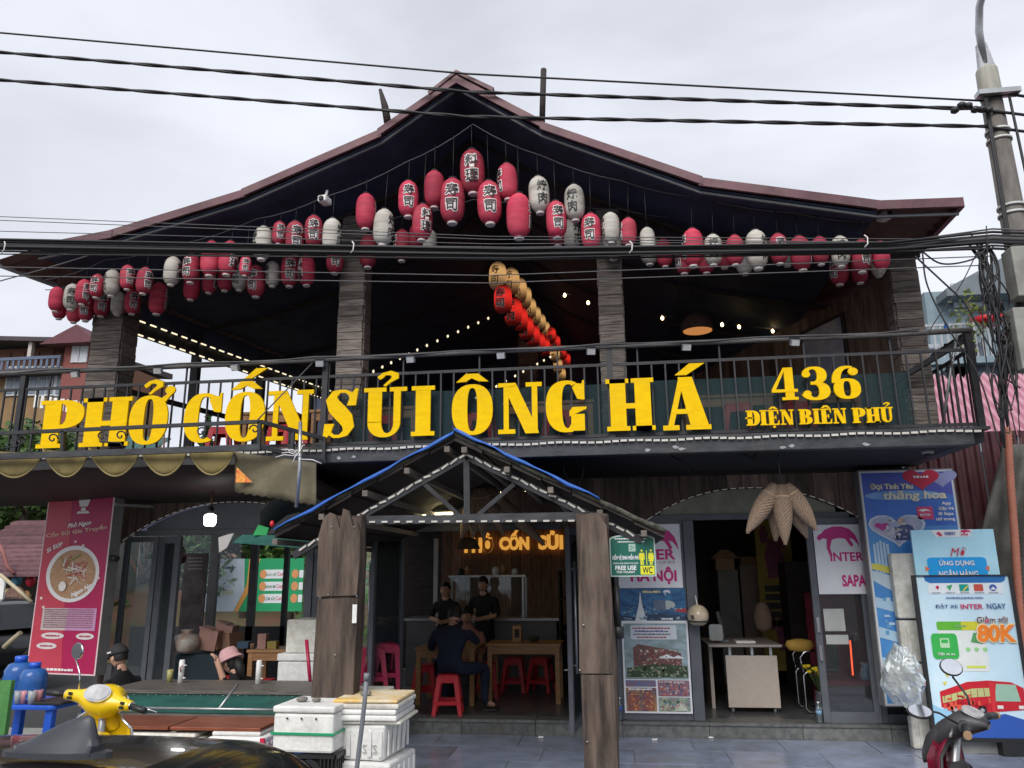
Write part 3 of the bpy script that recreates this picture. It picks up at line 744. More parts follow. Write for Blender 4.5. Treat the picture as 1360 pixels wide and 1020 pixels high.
# (centre x, top y, bottom y, colour, text, turn)
FRONT = [(75, 381, 414, 'r', None, 0), (95.5, 377, 412, 'w', SU, -10), (111, 371, 405, 'r', SU, 25), (129, 364, 396, 'r', SU, -30), (149, 358, 394, 'w', SU, -75),
         (169.5, 352, 385, 'r', SU, 20), (192, 355, 391, 'r', SU, 30), (229, 341, 379, 'w', YA_, 60), (254, 337, 376, 'r', SU, -40), (280, 320, 367, 'r', SU, 80), (304, 320, 366, 'r', RY_, 40),
         (326, 340, 367, 'r', SU, 0), (349, 300, 346, 'w', SU, -70), (371, 294, 325, 'r', SU, 10), (392, 294, 337, 'r', SU, 10), (417, 286, 330, 'r', SU, -5), (441, 290, 336, 'w', YA_, 60),
         (486, 257, 305, 'r', SU, 95), (509.5, 277.5, 327, 'w', YA_, 55), (542.5, 240, 289, 'r', SU, 0), (561, 271, 320, 'r', RY_, 25), (577, 227, 276, 'r', None, 0), (601, 237, 297, 'r', SU, -5),
         (627.5, 199, 258, 'r', RY_, -5), (650, 240, 299, 'r', SU, 3), (674, 217, 266, 'r', SU, -65), (689, 257, 317, 'r', SU, 85), (716, 234, 284, 'w', YA_, 20), (739, 267, 317, 'r', SU, 12),
         (763, 245, 294, 'w', YA_, -15), (785, 283, 332, 'r', SU, -10), (811, 282, 324, 'w', YA_, -70), (834.5, 289, 327, 'r', SU, -80), (860, 302, 337, 'w', None, 0), (920, 303, 355, 'r', SU, -70),
         (947, 311, 353, 'w', YA_, 5), (976, 312, 353, 'r', None, 0), (1005, 305, 358, 'w', YA_, 60), (1034, 310, 351, 'r', SU, 20), (1063, 313, 360, 'r', SU, 100), (1089, 314, 352, 'r', None, 0),
         (1116, 313, 355, 'w', YA_, 10), (1144, 318, 362, 'r', SU, 35), (1170, 320, 359, 'r', None, 0)]
BACK = [(79.5, 392, 424, 'r', None, 0), (99, 396, 429, 'r', None, 0), (115, 392, 427, 'r', SU, -20), (136, 386, 421, 'r', SU, 0), (157, 387, 419, 'w', None, 0), (176, 384, 418, 'r', SU, 10), (210.5, 375, 418, 'r', SU, 75),
        (255, 362, 399, 'r', None, 0), (279, 356, 390, 'r', SU, 60), (300, 352, 387, 'r', None, 0), (319, 350, 386, 'w', SU, -40), (340, 352, 395, 'r', SU, -30), (362, 347, 381, 'w', SU, -60),
        (385, 338, 381, 'r', SU, 0), (407, 338, 380, 'r', RY_, -60), (445, 322, 364, 'r', SU, 5), (489, 312, 356, 'r', None, 0), (534, 305, 347, 'r', SU, -75), (553, 297, 331, 'r', None, 0), (571, 305, 338, 'w', None, 0),
        (740, 285, 327, 'r', None, 0), (759, 290, 333, 'w', YA_, 45), (813, 300, 345, 'w', YA_, 0), (862, 310, 352, 'w', None, 0), (882, 317, 355, 'r', None, 0), (908, 325, 365, 'r', SU, -50), (937, 323, 364, 'r', None, 0),
        (961, 318, 357, 'r', None, 0), (988, 325, 365, 'w', None, 0), (1045, 317, 354, 'w', None, 0), (1114, 337, 379, 'r', SU, -40), (1141, 339, 377, 'r', None, 0), (1166, 335, 368, 'w', None, 0)]
WF = [(60, 372), (140, 345), (235, 325), (340, 291), (430, 262), (540, 215), (628, 165), (720, 207), (825, 240), (930, 262), (1050, 282), (1180, 296)]
WB = [(60, 385), (140, 372), (235, 345), (340, 330), (430, 308), (540, 285), (628, 265), (720, 265), (825, 278), (930, 290), (1050, 302), (1180, 312)]
def wy(w, x):
    for (a, b), (c, d) in zip(w[:-1], w[1:]):
        if a <= x <= c: return b + (d - b) * (x - a) / (c - a)
    return w[-1][1]
PHR = {None: 'blank', SU: 'with a two sign sushi word', RY_: 'with a two sign cuisine word', YA_: 'with a two sign barbecue word'}
for rowname, rowl, wire, Y in (('front', FRONT, WF, 7.22), ('back', BACK, WB, 7.85)):
    for i, (cx, t, b, c, ph, tn) in enumerate(sorted(rowl)):
        pc = P(cx, (t + b) / 2, Y); h = P(cx, t, Y).z - P(cx, b, Y).z; wt = P(cx, wy(wire, cx), Y).z
        side = '' if ph is None or abs(tn) < 45 else ' turned aside'
        lantern(pc, h * (.54 if h < .38 else .51), h * .96, c, ph, tn + math.degrees(math.atan2(-pc.x, pc.y)), max(.03, wt - pc.z - h / 2),
                '%s %s paper lantern%s, %s from the left in the %s lantern row' % ({'r': 'red', 'w': 'white'}[c], 'lettered' if ph else 'plain', side, ORDN[i], rowname),
                'paper lanterns under the %s eave wire' % rowname)
for nm_, wire, Y in (('front', WF, 7.22), ('back', WB, 7.85)):
    k = MB(); pts = []
    for (a, b), (c, d) in zip(wire[:-1], wire[1:]):
        for j in range(4):
            u = j / 4; pts.append(P(a + (c - a) * u, b + (d - b) * u + 5 * 4 * u * (1 - u) * .8, Y))
    k.tube(pts, .006, 5)
    tag(k.build('lantern_wire', cable_g), 'thin sagging wire carrying the %s row of lanterns' % nm_, 'wire')
# glowing lanterns receding under the ridge
WH = [(661, 367, 44), (679, 374, 42), (690, 385, 37), (697, 395, 34), (704, 409, 31), (711, 419, 28), (718, 428, 26), (724, 437, 24), (737, 470, 24), (741, 486, 22), (746, 497, 20)]
RE = [(668, 398, 45), (682, 415, 44), (691, 424, 38), (699, 436, 37), (708, 446, 34), (716, 455, 31), (723, 461, 29), (732, 445, 24), (738, 455, 23), (746, 468, 22), (752, 478, 21)]
for nm_, lst, c in (('upper', WH, 'w'), ('lower', RE, 'r')):
    for i, (cx, cy, hp) in enumerate(lst):
        Y = 9.6 + .5 * i; pc = P(cx, cy, Y); h = hp * Y / FPX * 1.02
        lantern(pc, h * .56, h * .96, c, SU if i % 2 == 0 else YA_, -22 + math.degrees(math.atan2(-pc.x, pc.y)), .5 if c == 'w' else .05,
                'glowing %s paper lantern, %s from the front in the %s indoor row' % ({'r': 'red', 'w': 'cream'}[c], ORDN[i], nm_), 'glowing lanterns under the ridge', True)
# ---------------------------------------------------------------- upstairs room
def festoon(label, pts, n, seg=True):
    e = T('festoon_string', label, 'string lights', pts[0]); MB().tube(pts, .006, 5).build('cable', cable_m, e)
    k = []
    tot = len(pts) - 1
    for i in range(n):
        u = (i + .5) / n * tot; j = min(int(u), tot - 1); p = Vector(pts[j]).lerp(Vector(pts[j + 1]), u - j)
        MB().lathe([(.006, .0), (.013, -.012), (.015, -.026), (.007, -.04)] if seg else [(.006, .0), (.018, -.02), (.021, -.035), (.01, -.052)], p, 8).build('bulb', bulb_m if not seg else led, e)
    return e
festoon('string of small white lights slanting up to the lit lantern row', [P(478, 500, 9.5), P(560, 460, 9.8), P(655, 418, 10.2)], 14)
festoon('short string of white lights dropping from the lit lanterns to the letters', [P(625, 530, 9.5), P(690, 494, 10.5), P(735, 470, 11.5)], 10)
festoon('string of lights behind the left yellow letters U and I', [P(484, 528, 9.5), P(515, 542, 9.5), P(550, 550, 9.5)], 8)
festoon('string of round warm bulbs beside the rattan lamp', [P(835, 415, 10), P(955, 428, 10), P(985, 432, 10.4), P(1050, 440, 10.8)], 4, False)
festoon('pair of warm bulbs left of the third column', [P(735, 386, 10), P(765, 393, 10), P(797, 406, 10)], 2, False)
rl = T('rattan_lamp', 'dark dome rattan pendant lamp hanging upstairs right of the third column', 'lamp', P(926, 432, 9.0))
c0 = ORG[rl.name]
MB().lathe([(.05, .13), (.12, .115), (.165, .06), (.19, -.03), (.195, -.07), (.18, -.075), (.15, .05), (.04, .11)], c0, 18).build('shade', M('dark rattan', (.10, .06, .045), .8, (.05, .03, .022), 30, (1, 1, 3), .6), rl)
MB().lathe([(.17, -.072), (.165, -.05), (.06, -.03)], c0, 18).build('lining', M('lamp lining', (.42, .16, .06), .7, emit=.25, ecol=(1, .4, .12)), rl)
MB().tube([c0 + Vector((0, 0, .12)), c0 + Vector((.01, 0, 1.1))], .006, 5).build('cord', cable_m, rl)
pic = T('wall_picture', 'framed bluish picture on the plank wall at the upstairs right end', 'picture', (RW(9.5), 9.5, 4.2))
rwall(9.25, 10.05, 4.05, 4.80, .04, .065).build('frame', wood_dark, pic)
rwall(9.30, 10.00, 4.10, 4.75, .066, .072).build('print', M('blue print', (.20, .26, .40), .4, (.42, .45, .50), 5), pic)
# stool prototype (used up and down)
def make_stool(mat):
    e = T('plastic_stool', '', 'stool'); h = .45; t, b = .125, .18
    top = MB(); top.prism(rrect(-t, -t, t, t, .035), (0, 0, h - .03), (1, 0, 0), (0, 1, 0), .03); top.build('seat', mat, e, bevel=.006)
    ap = MB()
    for s_ in ((1, 0), (-1, 0), (0, 1), (0, -1)):
        x_, y_ = s_
        q = t + .004
        if x_: ap.hexa([(x_ * q, -t, h - .09), (x_ * (q - .012), -t, h - .09), (x_ * (q - .012), t, h - .09), (x_ * q, t, h - .09), (x_ * (q - .004), -t, h - .02), (x_ * (q - .016), -t, h - .02), (x_ * (q - .016), t, h - .02), (x_ * (q - .004), t, h - .02)])
        else: ap.hexa([(-t, y_ * q, h - .09), (-t, y_ * (q - .012), h - .09), (t, y_ * (q - .012), h - .09), (t, y_ * q, h - .09), (-t, y_ * (q - .004), h - .02), (-t, y_ * (q - .016), h - .02), (t, y_ * (q - .016), h - .02), (t, y_ * (q - .004), h - .02)])
    ap.build('apron', mat, e)
    for sx in (-1, 1):
        for sy in (-1, 1):
            def cn(s0, w):   # corner footprint
                return [(sx * s0, sy * s0), (sx * (s0 - w), sy * s0), (sx * (s0 - w), sy * (s0 - .02)), (sx * (s0 - .02), sy * (s0 - .02)), (sx * (s0 - .02), sy * (s0 - w)), (sx * s0, sy * (s0 - w))]
            k = MB(); a = cn(b, .045); c = cn(t + .002, .06); n = 6
            vs = [(u, v, 0) for u, v in a] + [(u, v, h - .03) for u, v in c]
            k._add(vs, [tuple(range(n)), tuple(range(n, 2 * n))] + [(i, (i + 1) % n, (i + 1) % n + n, i + n) for i in range(n)]); k.build('leg', mat, e)
    z = .14; q = t + (b - t) * (1 - z / h) - .006; st_ = MB()
    for s_ in (-1, 1):
        st_.box((-q, s_ * q - .008, z - .022), (q, s_ * q + .008, z + .022)); st_.box((s_ * q - .008, -q, z - .02), (s_ * q + .008, q, z + .024))
    st_.build('stretcher', mat, e)
    return e
stool0 = make_stool(plas_red); used = [False]
def stool(x, y, z, rot, label, group, s=1.0):
    o = stool0 if not used[0] else dup(stool0); used[0] = True
    o.location = (x, y, z); o.rotation_euler = (0, 0, R(rot)); o.scale = (s, s, s); o['label'] = label; o['group'] = group; return o
UPS = [(295, 'behind the letter C'), (375, 'left of the letter N on the left sign half'), (395, 'by the corner post at the letter N'), (508, 'behind the letter U'), (640, 'behind the letter O of the third word'), (740, 'behind the letter G'), (985, 'left of the small letter D'), (1060, 'behind the small letter B')]
for px, lab in UPS:
    p = P(px, 600, 8.6 if px < 420 else 8.3); stool(p.x, p.y, UP1, random.uniform(-15, 15), 'red plastic stool upstairs %s' % lab, 'red stools upstairs')
def table(name, label, x0, x1, y0, y1, z0, z1, mat=wood_tan, group=None, shelf=False):
    e = T(name, label, 'table', ((x0 + x1) / 2, (y0 + y1) / 2, z0), group)
    MB().box((x0, y0, z1 - .035), (x1, y1, z1)).build('tabletop', mat, e, bevel=.005)
    MB().box((x0 + .03, y0 + .02, z1 - .13), (x1 - .03, y0 + .045, z1 - .036)).build('apron', mat, e); MB().box((x0 + .03, y1 - .045, z1 - .13), (x1 - .03, y1 - .02, z1 - .036)).build('apron', mat, e)
    for a in (x0 + .02, x1 - .08):
        for b in (y0 + .015, y1 - .075):
            MB().box((a, b, z0), (a + .06, b + .06, z1 - .036)).build('leg', mat, e)
    return e
for (a, b, lab) in ((420, 560, 'behind the letters S U I'), (670, 790, 'behind the letters N G'), (905, 1025, 'left of the number 436'), (1040, 1140, 'below the number 436'), (330, 400, 'behind the left letter O')):
    xa, xb = P(a, 540, 8.7).x, P(b, 540, 8.7).x
    table('dining_table', 'tan wooden table upstairs ' + lab, xa, xb, 8.5, 9.1, UP1, UP1 + .62, wood_tan, 'tan tables upstairs')
# ---------------------------------------------------------------- entrance porch
PY = 6.2
PO = T('entrance_porch', 'small dark timber gable porch with blue tarpaulin edge over the main door', 'porch', (-1.2, PY, 0))
ap = P(605, 583, PY); le = P(366, 712, PY); ri = P(884, 712, PY)
def rk(side, u, dz=0, dy=0):
    e = le if side < 0 else ri; p = ap.lerp(e, u); return Vector((p.x, PY + dy, p.z + dz))
for sd_ in (-1, 1):
    n = 7
    for i in range(n):      # roof boards laid along the slope in strips
        u0, u1 = i / n, (i + 1) / n - .006; lift = .012 * (i % 2)
        a, b = rk(sd_, u0, -.02 + lift, -.02 - .02 * random.random()), rk(sd_, u1, -.02 + lift, -.02 - .02 * random.random())
        a2, b2 = Vector((a.x, 9.35, a.z)), Vector((b.x, 9.35, b.z)); up = Vector((0, 0, .03))
        MB().hexa([a, b, b2, a2, a + up, b + up, b2 + up, a2 + up]).build('roof_board', wood_dark, PO)
    # rough barge edge
    k = MB(); pts = [rk(sd_, i / 16, .032 + random.uniform(-.006, .008), -.03) for i in range(17)]
    k.tube(pts, [.02 + random.uniform(-.004, .006) for _ in pts], 6); k.build('barge_edge', M('mossy rough edge', (.10, .10, .075), .9, (.03, .028, .024), 20, bump=.8), PO)
    # purlins with pale sawn ends
    for u in ((.04, .26, .49, .73, .985) if sd_ < 0 else (.05, .26, .47, .70, .90)):
        p = rk(sd_, u, -.065, -.06)
        MB().box((p.x - .022, p.y, p.z - .018), (p.x + .022, 9.3, p.z + .028)).build('purlin', wood_pur, PO)
    # rafter of the truss with led pieces
    a, b = P(620, 606, PY + .1), P(390 if sd_ < 0 else 852, 738 if sd_ < 0 else 718, PY + .1)
    MB().bar(a, b, .05, .06).build('rafter', iron, PO)
    k = MB(); L_ = (b - a).length; t_ = 0
    while t_ < L_ - .1:
        j = .008 * math.sin(t_ * 14)
        p, q = a.lerp(b, t_ / L_), a.lerp(b, (t_ + .065) / L_); k.bar(p + Vector((0, -.035, .012 + j)), q + Vector((0, -.035, .012 - j)), .008, .016); t_ += .085
    k.build('led_strip', led_faint_glow, PO)['kind'] = 'stuff'
# blue tarpaulin on the ridge
for sd_, u1 in ((-1, .99), (1, .70)):
    rows = []
    for i in range(15):
        u = i / 14 * u1; p = rk(sd_, u, .052 + .004 * math.sin(i * 2.1) + (0 if sd_ < 0 else .03 * (1 - u)), -.075)
        rows.append([p + Vector((0, -.004, -.022 - .01 * math.sin(i * 1.3))), p, p + Vector((0, .5, .012)), Vector((p.x, 9.0, p.z + .02))])
    MB().grid(rows).build('tarpaulin', tarp_blue, PO, solid=.004)
# tie beam, king post, braces
za = P(620, 689, PY + .1).z
MB().box((-2.30, PY + .06, za - .035), (-.03, PY + .13, za + .035)).build('tie_beam', iron_worn, PO)
MB().bar(P(620, 612, PY + .1), P(621, 688, PY + .1), .05, .05).build('king_post', iron, PO)
MB().bar(P(563, 642, PY + .1), P(613, 687, PY + .1), .035, .035).build('brace', iron, PO)
MB().bar(P(683, 643, PY + .1), P(632, 687, PY + .1), .035, .035).build('brace', iron, PO)
k = MB(); px = 474
while px < 762:
    p = P(px, 693.5 - (px - 474) * .006, PY + .05); k.box((p.x, p.y - .008, p.z - .006), (p.x + .05, p.y, p.z + .008)); px += 16.5
k.build('led_strip', led_faint_glow, PO)['kind'] = 'stuff'
MB().bar(P(395, 733, PY + .1), P(395, 733, 9.3), .04, .05).build('wall_plate', iron, PO)
# old split-log posts with ragged tops
def logpost(x0, x1, z1, seed, name='post', dep=.2, seam=None):
    rnd = random.Random(seed); n = 9; cols = []
    k = MB(); zs = [0, .25, .5, .8, 1.1, 1.4, 1.7, 1.95, 2.1]
    tops = [z1 - rnd.choice((0, .01, .02, .03)) for _ in range(n)]
    rows = []
    m = 14
    for zi, z in enumerate(zs + ['t']):
        r_ = []
        for j in range(m):
            t = 2 * math.pi * j / m; c, s_ = math.cos(t), math.sin(t)
            cx = (x0 + x1) / 2 + (x1 - x0) / 2 * math.copysign(abs(c) ** .55, c) * (1 + rnd.uniform(-.05, .04)) + .012 * math.sin((z if z != 't' else z1) * 3 + seed)
            cy = PY + .02 + dep / 2 * math.copysign(abs(s_) ** .55, s_) * (1 + rnd.uniform(-.06, .06))
            r_.append((cx, cy, z if z != 't' else tops[j % n]))
        rows.append(r_)
    k.grid(rows, False, True); o = len(k.v) - m
    k.f.append([o + j for j in range(m)]); k.m.append(0); k.sm.append(False)
    return k.build(name, wood_post, PO)
pl, pr = P(427, 780, PY), P(481, 780, PY); lp = logpost(pl.x, pr.x, 2.27, 3)
pl2, pr2 = P(769, 780, PY), P(814, 780, PY); rp = logpost(pl2.x, pr2.x, 2.24, 5)
MB().prism([(pl.x + .0, 1.62), (pr.x - .01, 1.63), (pr.x + .005, 1.9), (pr.x, 2.12), (pr.x - .03, 2.20), (pr.x - .06, 2.16), (pr.x - .10, 2.29), (pr.x - .15, 2.31), (pr.x - .17, 2.15), (pl.x + .13, 2.26), (pl.x + .08, 2.28), (pl.x + .03, 2.24), (pl.x - .005, 2.1)], (0, PY - .075, 0), (1, 0, 0), (0, 0, 1), .03).build('slab', wood_post, lp)
MB().prism([(pl.x - .01, .0), (pr.x + .0, .0), (pr.x - .01, .8), (pr.x + .0, 1.61), (pl.x + .01, 1.60), (pl.x - .005, .8)], (0, PY - .075, 0), (1, 0, 0), (0, 0, 1), .026).build('slab', wood_post, lp)
for q in ((440, 700), (470, 700), (436, 790), (474, 792), (445, 870)):
    p = P(q[0], q[1], PY - .11); MB().lathe([(.007, -.004), (.007, .004)], p, 8).build('nail', galv, lp)
MB().box((pr.x - .035, PY - .115, 1.42), (pr.x + .0, PY - .106, 1.56)).build('white_tag', foam, lp)
MB().prism([(pl2.x - .01, 1.06), (pr2.x - .03, 1.06), (pr2.x - .01, 1.6), (pr2.x - .03, 2.14), (pr2.x - .1, 2.24), (pl2.x + .04, 2.2), (pl2.x, 1.6)], (0, PY - .075, 0), (1, 0, 0), (0, 0, 1), .03).build('slab', wood_post, rp)
MB().prism([(pl2.x + .01, 0), (pr2.x - .01, 0), (pr2.x - .02, 1.05), (pl2.x + .0, 1.05)], (0, PY - .08, 0), (1, 0, 0), (0, 0, 1), .03).build('slab', wood_post, rp)
for q in ((775, 830), (780, 985), (770, 890)):
    p = P(q[0], q[1], PY - .12); MB().lathe([(.008, -.004), (.008, .004)], p, 8).build('nail', galv, rp)
# grey flat strip lamp panel and warm tubes under the balcony
def tube(label, a, b, r=.016):
    e = T('tube_lamp', label, 'lamp', a); d = (Vector(b) - Vector(a))
    MB().tube([a, b], r, 8).build('tube', tube_m, e)
    MB().bar(Vector(a) + Vector((0, .0, .035)), Vector(b) + Vector((0, 0, .035)), .05, .025).build('fitting', M('lamp fitting', (.35, .34, .30), .5), e); return e
tube('lit warm tube lamp under the porch, left of its king post', P(560, 684, 8.6), P(601, 682.5, 8.6), .012)
tube('lit warm tube lamp under the porch, right of its king post', P(658, 655, 9.9), P(700, 651, 9.9))
tube('lit warm tube lamp inside the right shop doorway', P(921, 682.5, 9.9), P(946, 681.5, 9.9))
# ---------------------------------------------------------------- aluminium shop fronts
DY = 9.47
def framed(name, label, x0, x1, z0, z1, Y=DY, s=.065, pane=pane_m, cat='door', hinge=None, ang=0, handle=None, group=None, mid=None):
    e = T(name, label, cat, (hinge if hinge is not None else x0, Y, z0), group); t = .025
    MB().box((x0, Y - t, z0), (x0 + s, Y + t, z1)).build('stile', alu, e, bevel=.004)
    MB().box((x1 - s, Y - t, z0), (x1, Y + t, z1)).build('stile', alu, e, bevel=.004)
    MB().box((x0 + s, Y - t, z1 - s), (x1 - s, Y + t, z1)).build('top_rail', alu, e)
    MB().box((x0 + s, Y - t, z0), (x1 - s, Y + t, z0 + s * 1.5)).build('bottom_rail', alu, e)
    if mid: MB().box((x0 + s, Y - t, mid), (x1 - s, Y + t, mid + s)).build('middle_rail', alu, e)
    MB().box((x0 + s, Y - .004, z0 + s * 1.5), (x1 - s, Y + .004, z1 - s)).build('pane', pane, e)
    if handle:
        hx, hz0, hz1 = handle
        h = MB().tube([(hx, Y - .06, hz0), (hx, Y - .06, hz1)], .012, 8).tube([(hx, Y - .06, hz0 + .08), (hx, Y - .02, hz0 + .08)], .008, 6).tube([(hx, Y - .06, hz1 - .08), (hx, Y - .02, hz1 - .08)], .008, 6)
        h.build('handle', galv, e)
    if ang: e.rotation_euler = (0, 0, R(ang))
    return e
Z0 = .165
# header rails and arch fills
for (a, b, zt, mt) in ((-6.30, -3.28, 2.36, alu), (-3.10, -.36, 2.36, alu), (-.02, 2.84, 2.44, M('olive film', (.22, .22, .17), .4, (.15, .15, .11), 5))):
    xs = [a + (b - a) * i / 20 for i in range(21)]
    top = [(x_, max(arch(x_) - .01, .2)) for x_ in xs]
    poly = [(x_, z_) for x_, z_ in top if z_ > zt + .01]
    if len(poly) > 2:
        poly = [(poly[0][0], zt)] + poly + [(poly[-1][0], zt)]
        poly = poly[::-1]
        tag(MB().prism(poly, (0, DY + .012, 0), (1, 0, 0), (0, 0, 1), .02).build('arch_infill', mt), 'grey arched filler panel above the %s' % ('left window front' if a < -5 else 'main door' if a < -1 else 'right shop door'), 'panel')
    xe0 = [x_ for x_, z_ in top if z_ > zt - .06][0]; xe1 = [x_ for x_, z_ in top if z_ > zt - .06][-1]
    MB().box((xe0, DY - .03, zt - .07), (xe1, DY + .03, zt - .001)).build('door_header', alu, B, bevel=.004)
# --- left front
framed('glass_panel', 'tall fixed glass panel beside the pink sign', -6.28, -5.82, Z0, 2.28, cat='window')
framed('glass_door', 'narrow glass door leaf folded back at the left window front', -5.80, -5.45, Z0, 2.28, hinge=-5.80, ang=-14, s=.09)
framed('glass_panel', 'fixed glass panel left of the split log porch post', -3.72, -3.28, Z0, 2.28, cat='window', pane=frost_m)
MB().box((-3.82, DY - .04, Z0), (-3.725, DY + .04, 2.29)).build('door_jamb', alu, B)
# --- main entrance
framed('glass_panel', 'fixed glass panel left of the main door, behind stacked stools', -3.14, -2.62, Z0, 2.28, cat='window')
framed('glass_door', 'left leaf of the main door swung out', -2.58, -1.68, Z0, 2.27, hinge=-2.58, ang=-97, handle=(-1.75, .9, 1.9))
framed('glass_door', 'right leaf of the main door swung out with long handle', -1.32, -.42, Z0, 2.27, hinge=-.42, ang=84, handle=(-1.25, .75, 1.9))
for xx in (-2.61, -.41): MB().box((xx - .045, DY - .035, Z0), (xx + .02, DY + .035, 2.29)).build('door_jamb', alu, B)
# --- right shop
fp = framed('glass_panel', 'fixed shopfront panel covered with posters, right of the porch', -.02, .80, Z0, 2.37, cat='window', s=.07)
MB().box((.802, DY - .05, Z0), (.925, DY + .05, 2.37)).build('door_jamb', alu, B, bevel=.005)
rd = framed('glass_door', 'glass sliding door with pink and white poster at the right shop', 2.19, 2.80, Z0, 2.37, s=.075, Y=DY - .03)
framed('glass_panel', 'narrow glass panel with frosted film left of the blue sign', 2.81, 3.2, Z0, 2.30, cat='window', s=.06)
MB().box((2.872, DY - .014, 1.25), (3.138, DY - .008, 2.22)).build('frosted_film', M('frosted film sheet', (.42, .50, .50), .5), bpy.data.objects['glass_panel.004'] if 'glass_panel.004' in bpy.data.objects else None)
for z in (.92, 1.22): MB().box((2.205, DY - .09, z - .11), (2.235, DY - .058, z + .05)).build('pull_handle', chrome, rd)
# ---------------------------------------------------------------- posters on the right shop front
XV, ZV = Vector((1, 0, 0)), Vector((0, 0, 1))
mag = ink(.60, .012, .22); wht = flat('poster white', (.78, .79, .82), .4); 
def cat_logo(par, o, s, mat, off):     # leaping cat emblem
    pts = [(0, .02), (.05, .10), (.12, .13), (.20, .22), (.40, .30), (.62, .30), (.80, .24), (.92, .10), (.98, -.08), (1.0, -.22), (.95, -.12), (.88, -.02), (.78, .02), (.86, -.16), (.80, -.20), (.68, .0), (.52, .02), (.36, -.02), (.30, -.22), (.34, -.40), (.28, -.42), (.22, -.22), (.24, .0), (.14, .02), (.06, -.04)]
    return panel(o, XV, ZV, [(a * s, b * s) for a, b in pts[::-1]], par, mat, 'logo', off)
py_ = DY - .045
p1 = T('poster', 'white poster with pink cat logo and HÀ NỘI, behind the green WC sign', 'poster', (.1, py_, 1.7))
MB().box((.03, py_, 1.60), (.765, py_ + .004, 2.33)).build('sheet', wht, p1)
cat_logo(p1, (.24, py_, 2.13), .50, mag, .002)
text('INTER', p1, mag, (.16, py_ - .003, 1.92), XV, ZV, .54, .12, .03); text('BUS LINES', p1, ink(.35, .3, .33), (.36, py_ - .003, 1.875), XV, ZV, .33, .03)
text('HÀ NỘI', p1, mag, (.17, py_ - .003, 1.64), XV, ZV, .53, .20, .04)
p2 = T('poster', 'dark blue travel poster with a white sail tower and sea', 'poster', (.1, py_, 1.3)); q = py_ - .006
MB().box((.035, q, 1.22), (.785, q + .004, 1.595)).build('sheet', M('blue seascape print', (.015, .06, .18), .3, (.05, .20, .40), 6, (1, 1, 2)), p2)
panel((.035, q, 1.22), XV, ZV, [(.16, 0), (.30, 0), (.25, .20), (.235, .35), (.215, .2)], p2, ink(.72, .75, .76), 'tower_picture', .002)
panel((.035, q, 1.22), XV, ZV, [(0, 0), (.75, 0), (.75, .07), (.4, .10), (.2, .05), (0, .08)], p2, ink(.03, .06, .12), 'sea_picture', .001)
panel((.035, q, 1.22), XV, ZV, [(.38, .12), (.52, .12), (.52, .24), (.38, .24)], p2, ink(.12, .16, .24), 'photo_inset', .002)
panel((.035, q, 1.22), XV, ZV, [(.60, .12), (.75, .10), (.75, .15), (.62, .15)], p2, ink(.45, .06, .07), 'boat_picture', .002)
panel((.035, q, 1.22), XV, ZV, ell(.54, .19, .09, .05, 12), p2, ink(.45, .52, .5), 'cloud_picture', .0012)
scrib(p2, (.30, q - .004, 1.545), XV, ZV, .20, .024, ink(.75, .65, .3)); cat_logo(p2, (.53, q, 1.55), .09, wht, .003)
scrib(p2, (.50, q - .004, 1.245), XV, ZV, .13, .02, wht)
p3 = T('poster', 'white edged collage poster of a red cafe and street scenes', 'poster', (.1, py_, .3)); q = py_ - .012
MB().box((.04, q, .24), (.79, q + .004, 1.235)).build('sheet', wht, p3)
def pic3(a, b, c, d, m): panel((.04, q, .24), XV, ZV, rrect(a, b, c, d, .012), p3, m, 'photo', .002)
pic3(.02, .36, .73, .965, M('green hill photo print', (.34, .44, .50), .4, (.17, .24, .22), 5, (1, 1, 2)))
panel((.04, q, .24), XV, ZV, [(.12, .50), (.66, .50), (.66, .64), (.52, .68), (.18, .74), (.12, .70)], p3, M('red cafe photo print', (.24, .10, .085), .4, (.09, .05, .05), 55), 'photo_building', .0032)
panel((.04, q, .24), XV, ZV, [(.40, .585), (.50, .63), (.60, .585)], p3, wht, 'photo_parasol', .0045); panel((.04, q, .24), XV, ZV, [(.55, .585), (.62, .62), (.70, .585)], p3, wht, 'photo_parasol', .0050)
panel((.04, q, .24), XV, ZV, [(.04, .38), (.72, .38), (.72, .50), (.40, .53), (.04, .48)], p3, M('hedge photo print', (.05, .09, .04), .5, (.02, .03, .02), 40), 'photo_hedge', .0036)
panel((.04, q, .24), XV, ZV, rrect(.10, .79, .62, .945, .015), p3, ink(.62, .66, .72), 'caption_box', .0034)
for i, (ww, c_) in enumerate(((.44, (.35, .04, .05)), (.38, (.05, .05, .2)), (.42, (.1, .1, .12)), (.34, (.35, .04, .05)))):
    scrib(p3, (.38 - ww / 2, q - .006, 1.145 - i * .033), XV, ZV, ww, .016, ink(*c_))
pic3(.02, .02, .36, .27, M('arched doors photo print', (.45, .25, .09), .4, (.08, .06, .12), 9)); pic3(.02, .28, .36, .35, M('blue shopfront print', (.12, .16, .30), .4, (.25, .12, .14), 20))
for cx in (.10, .27): panel((.04, q, .24), XV, ZV, [(cx - .06, .03)] + [(cx + .06, .03)] + ell(cx, .15, .06, .07, 10, 2, 0, 180), p3, M('orange glow print', (.42, .13, .04), .4, (.15, .05, .10), 12), 'photo_arch', .0034)
scrib(p3, (.09, q - .004, .24 + .245), XV, ZV, .26, .018, wht)
pic3(.38, .18, .73, .35, M('busy terrace print', (.45, .12, .08), .4, (.10, .14, .25), 34)); pic3(.38, .02, .73, .17, M('street photo print', (.40, .46, .30), .4, (.10, .16, .22), 16))
text('Le Petit Gecko', p3, wht, (.44, q - .004, .24 + .325), XV, ZV, .28, .018)
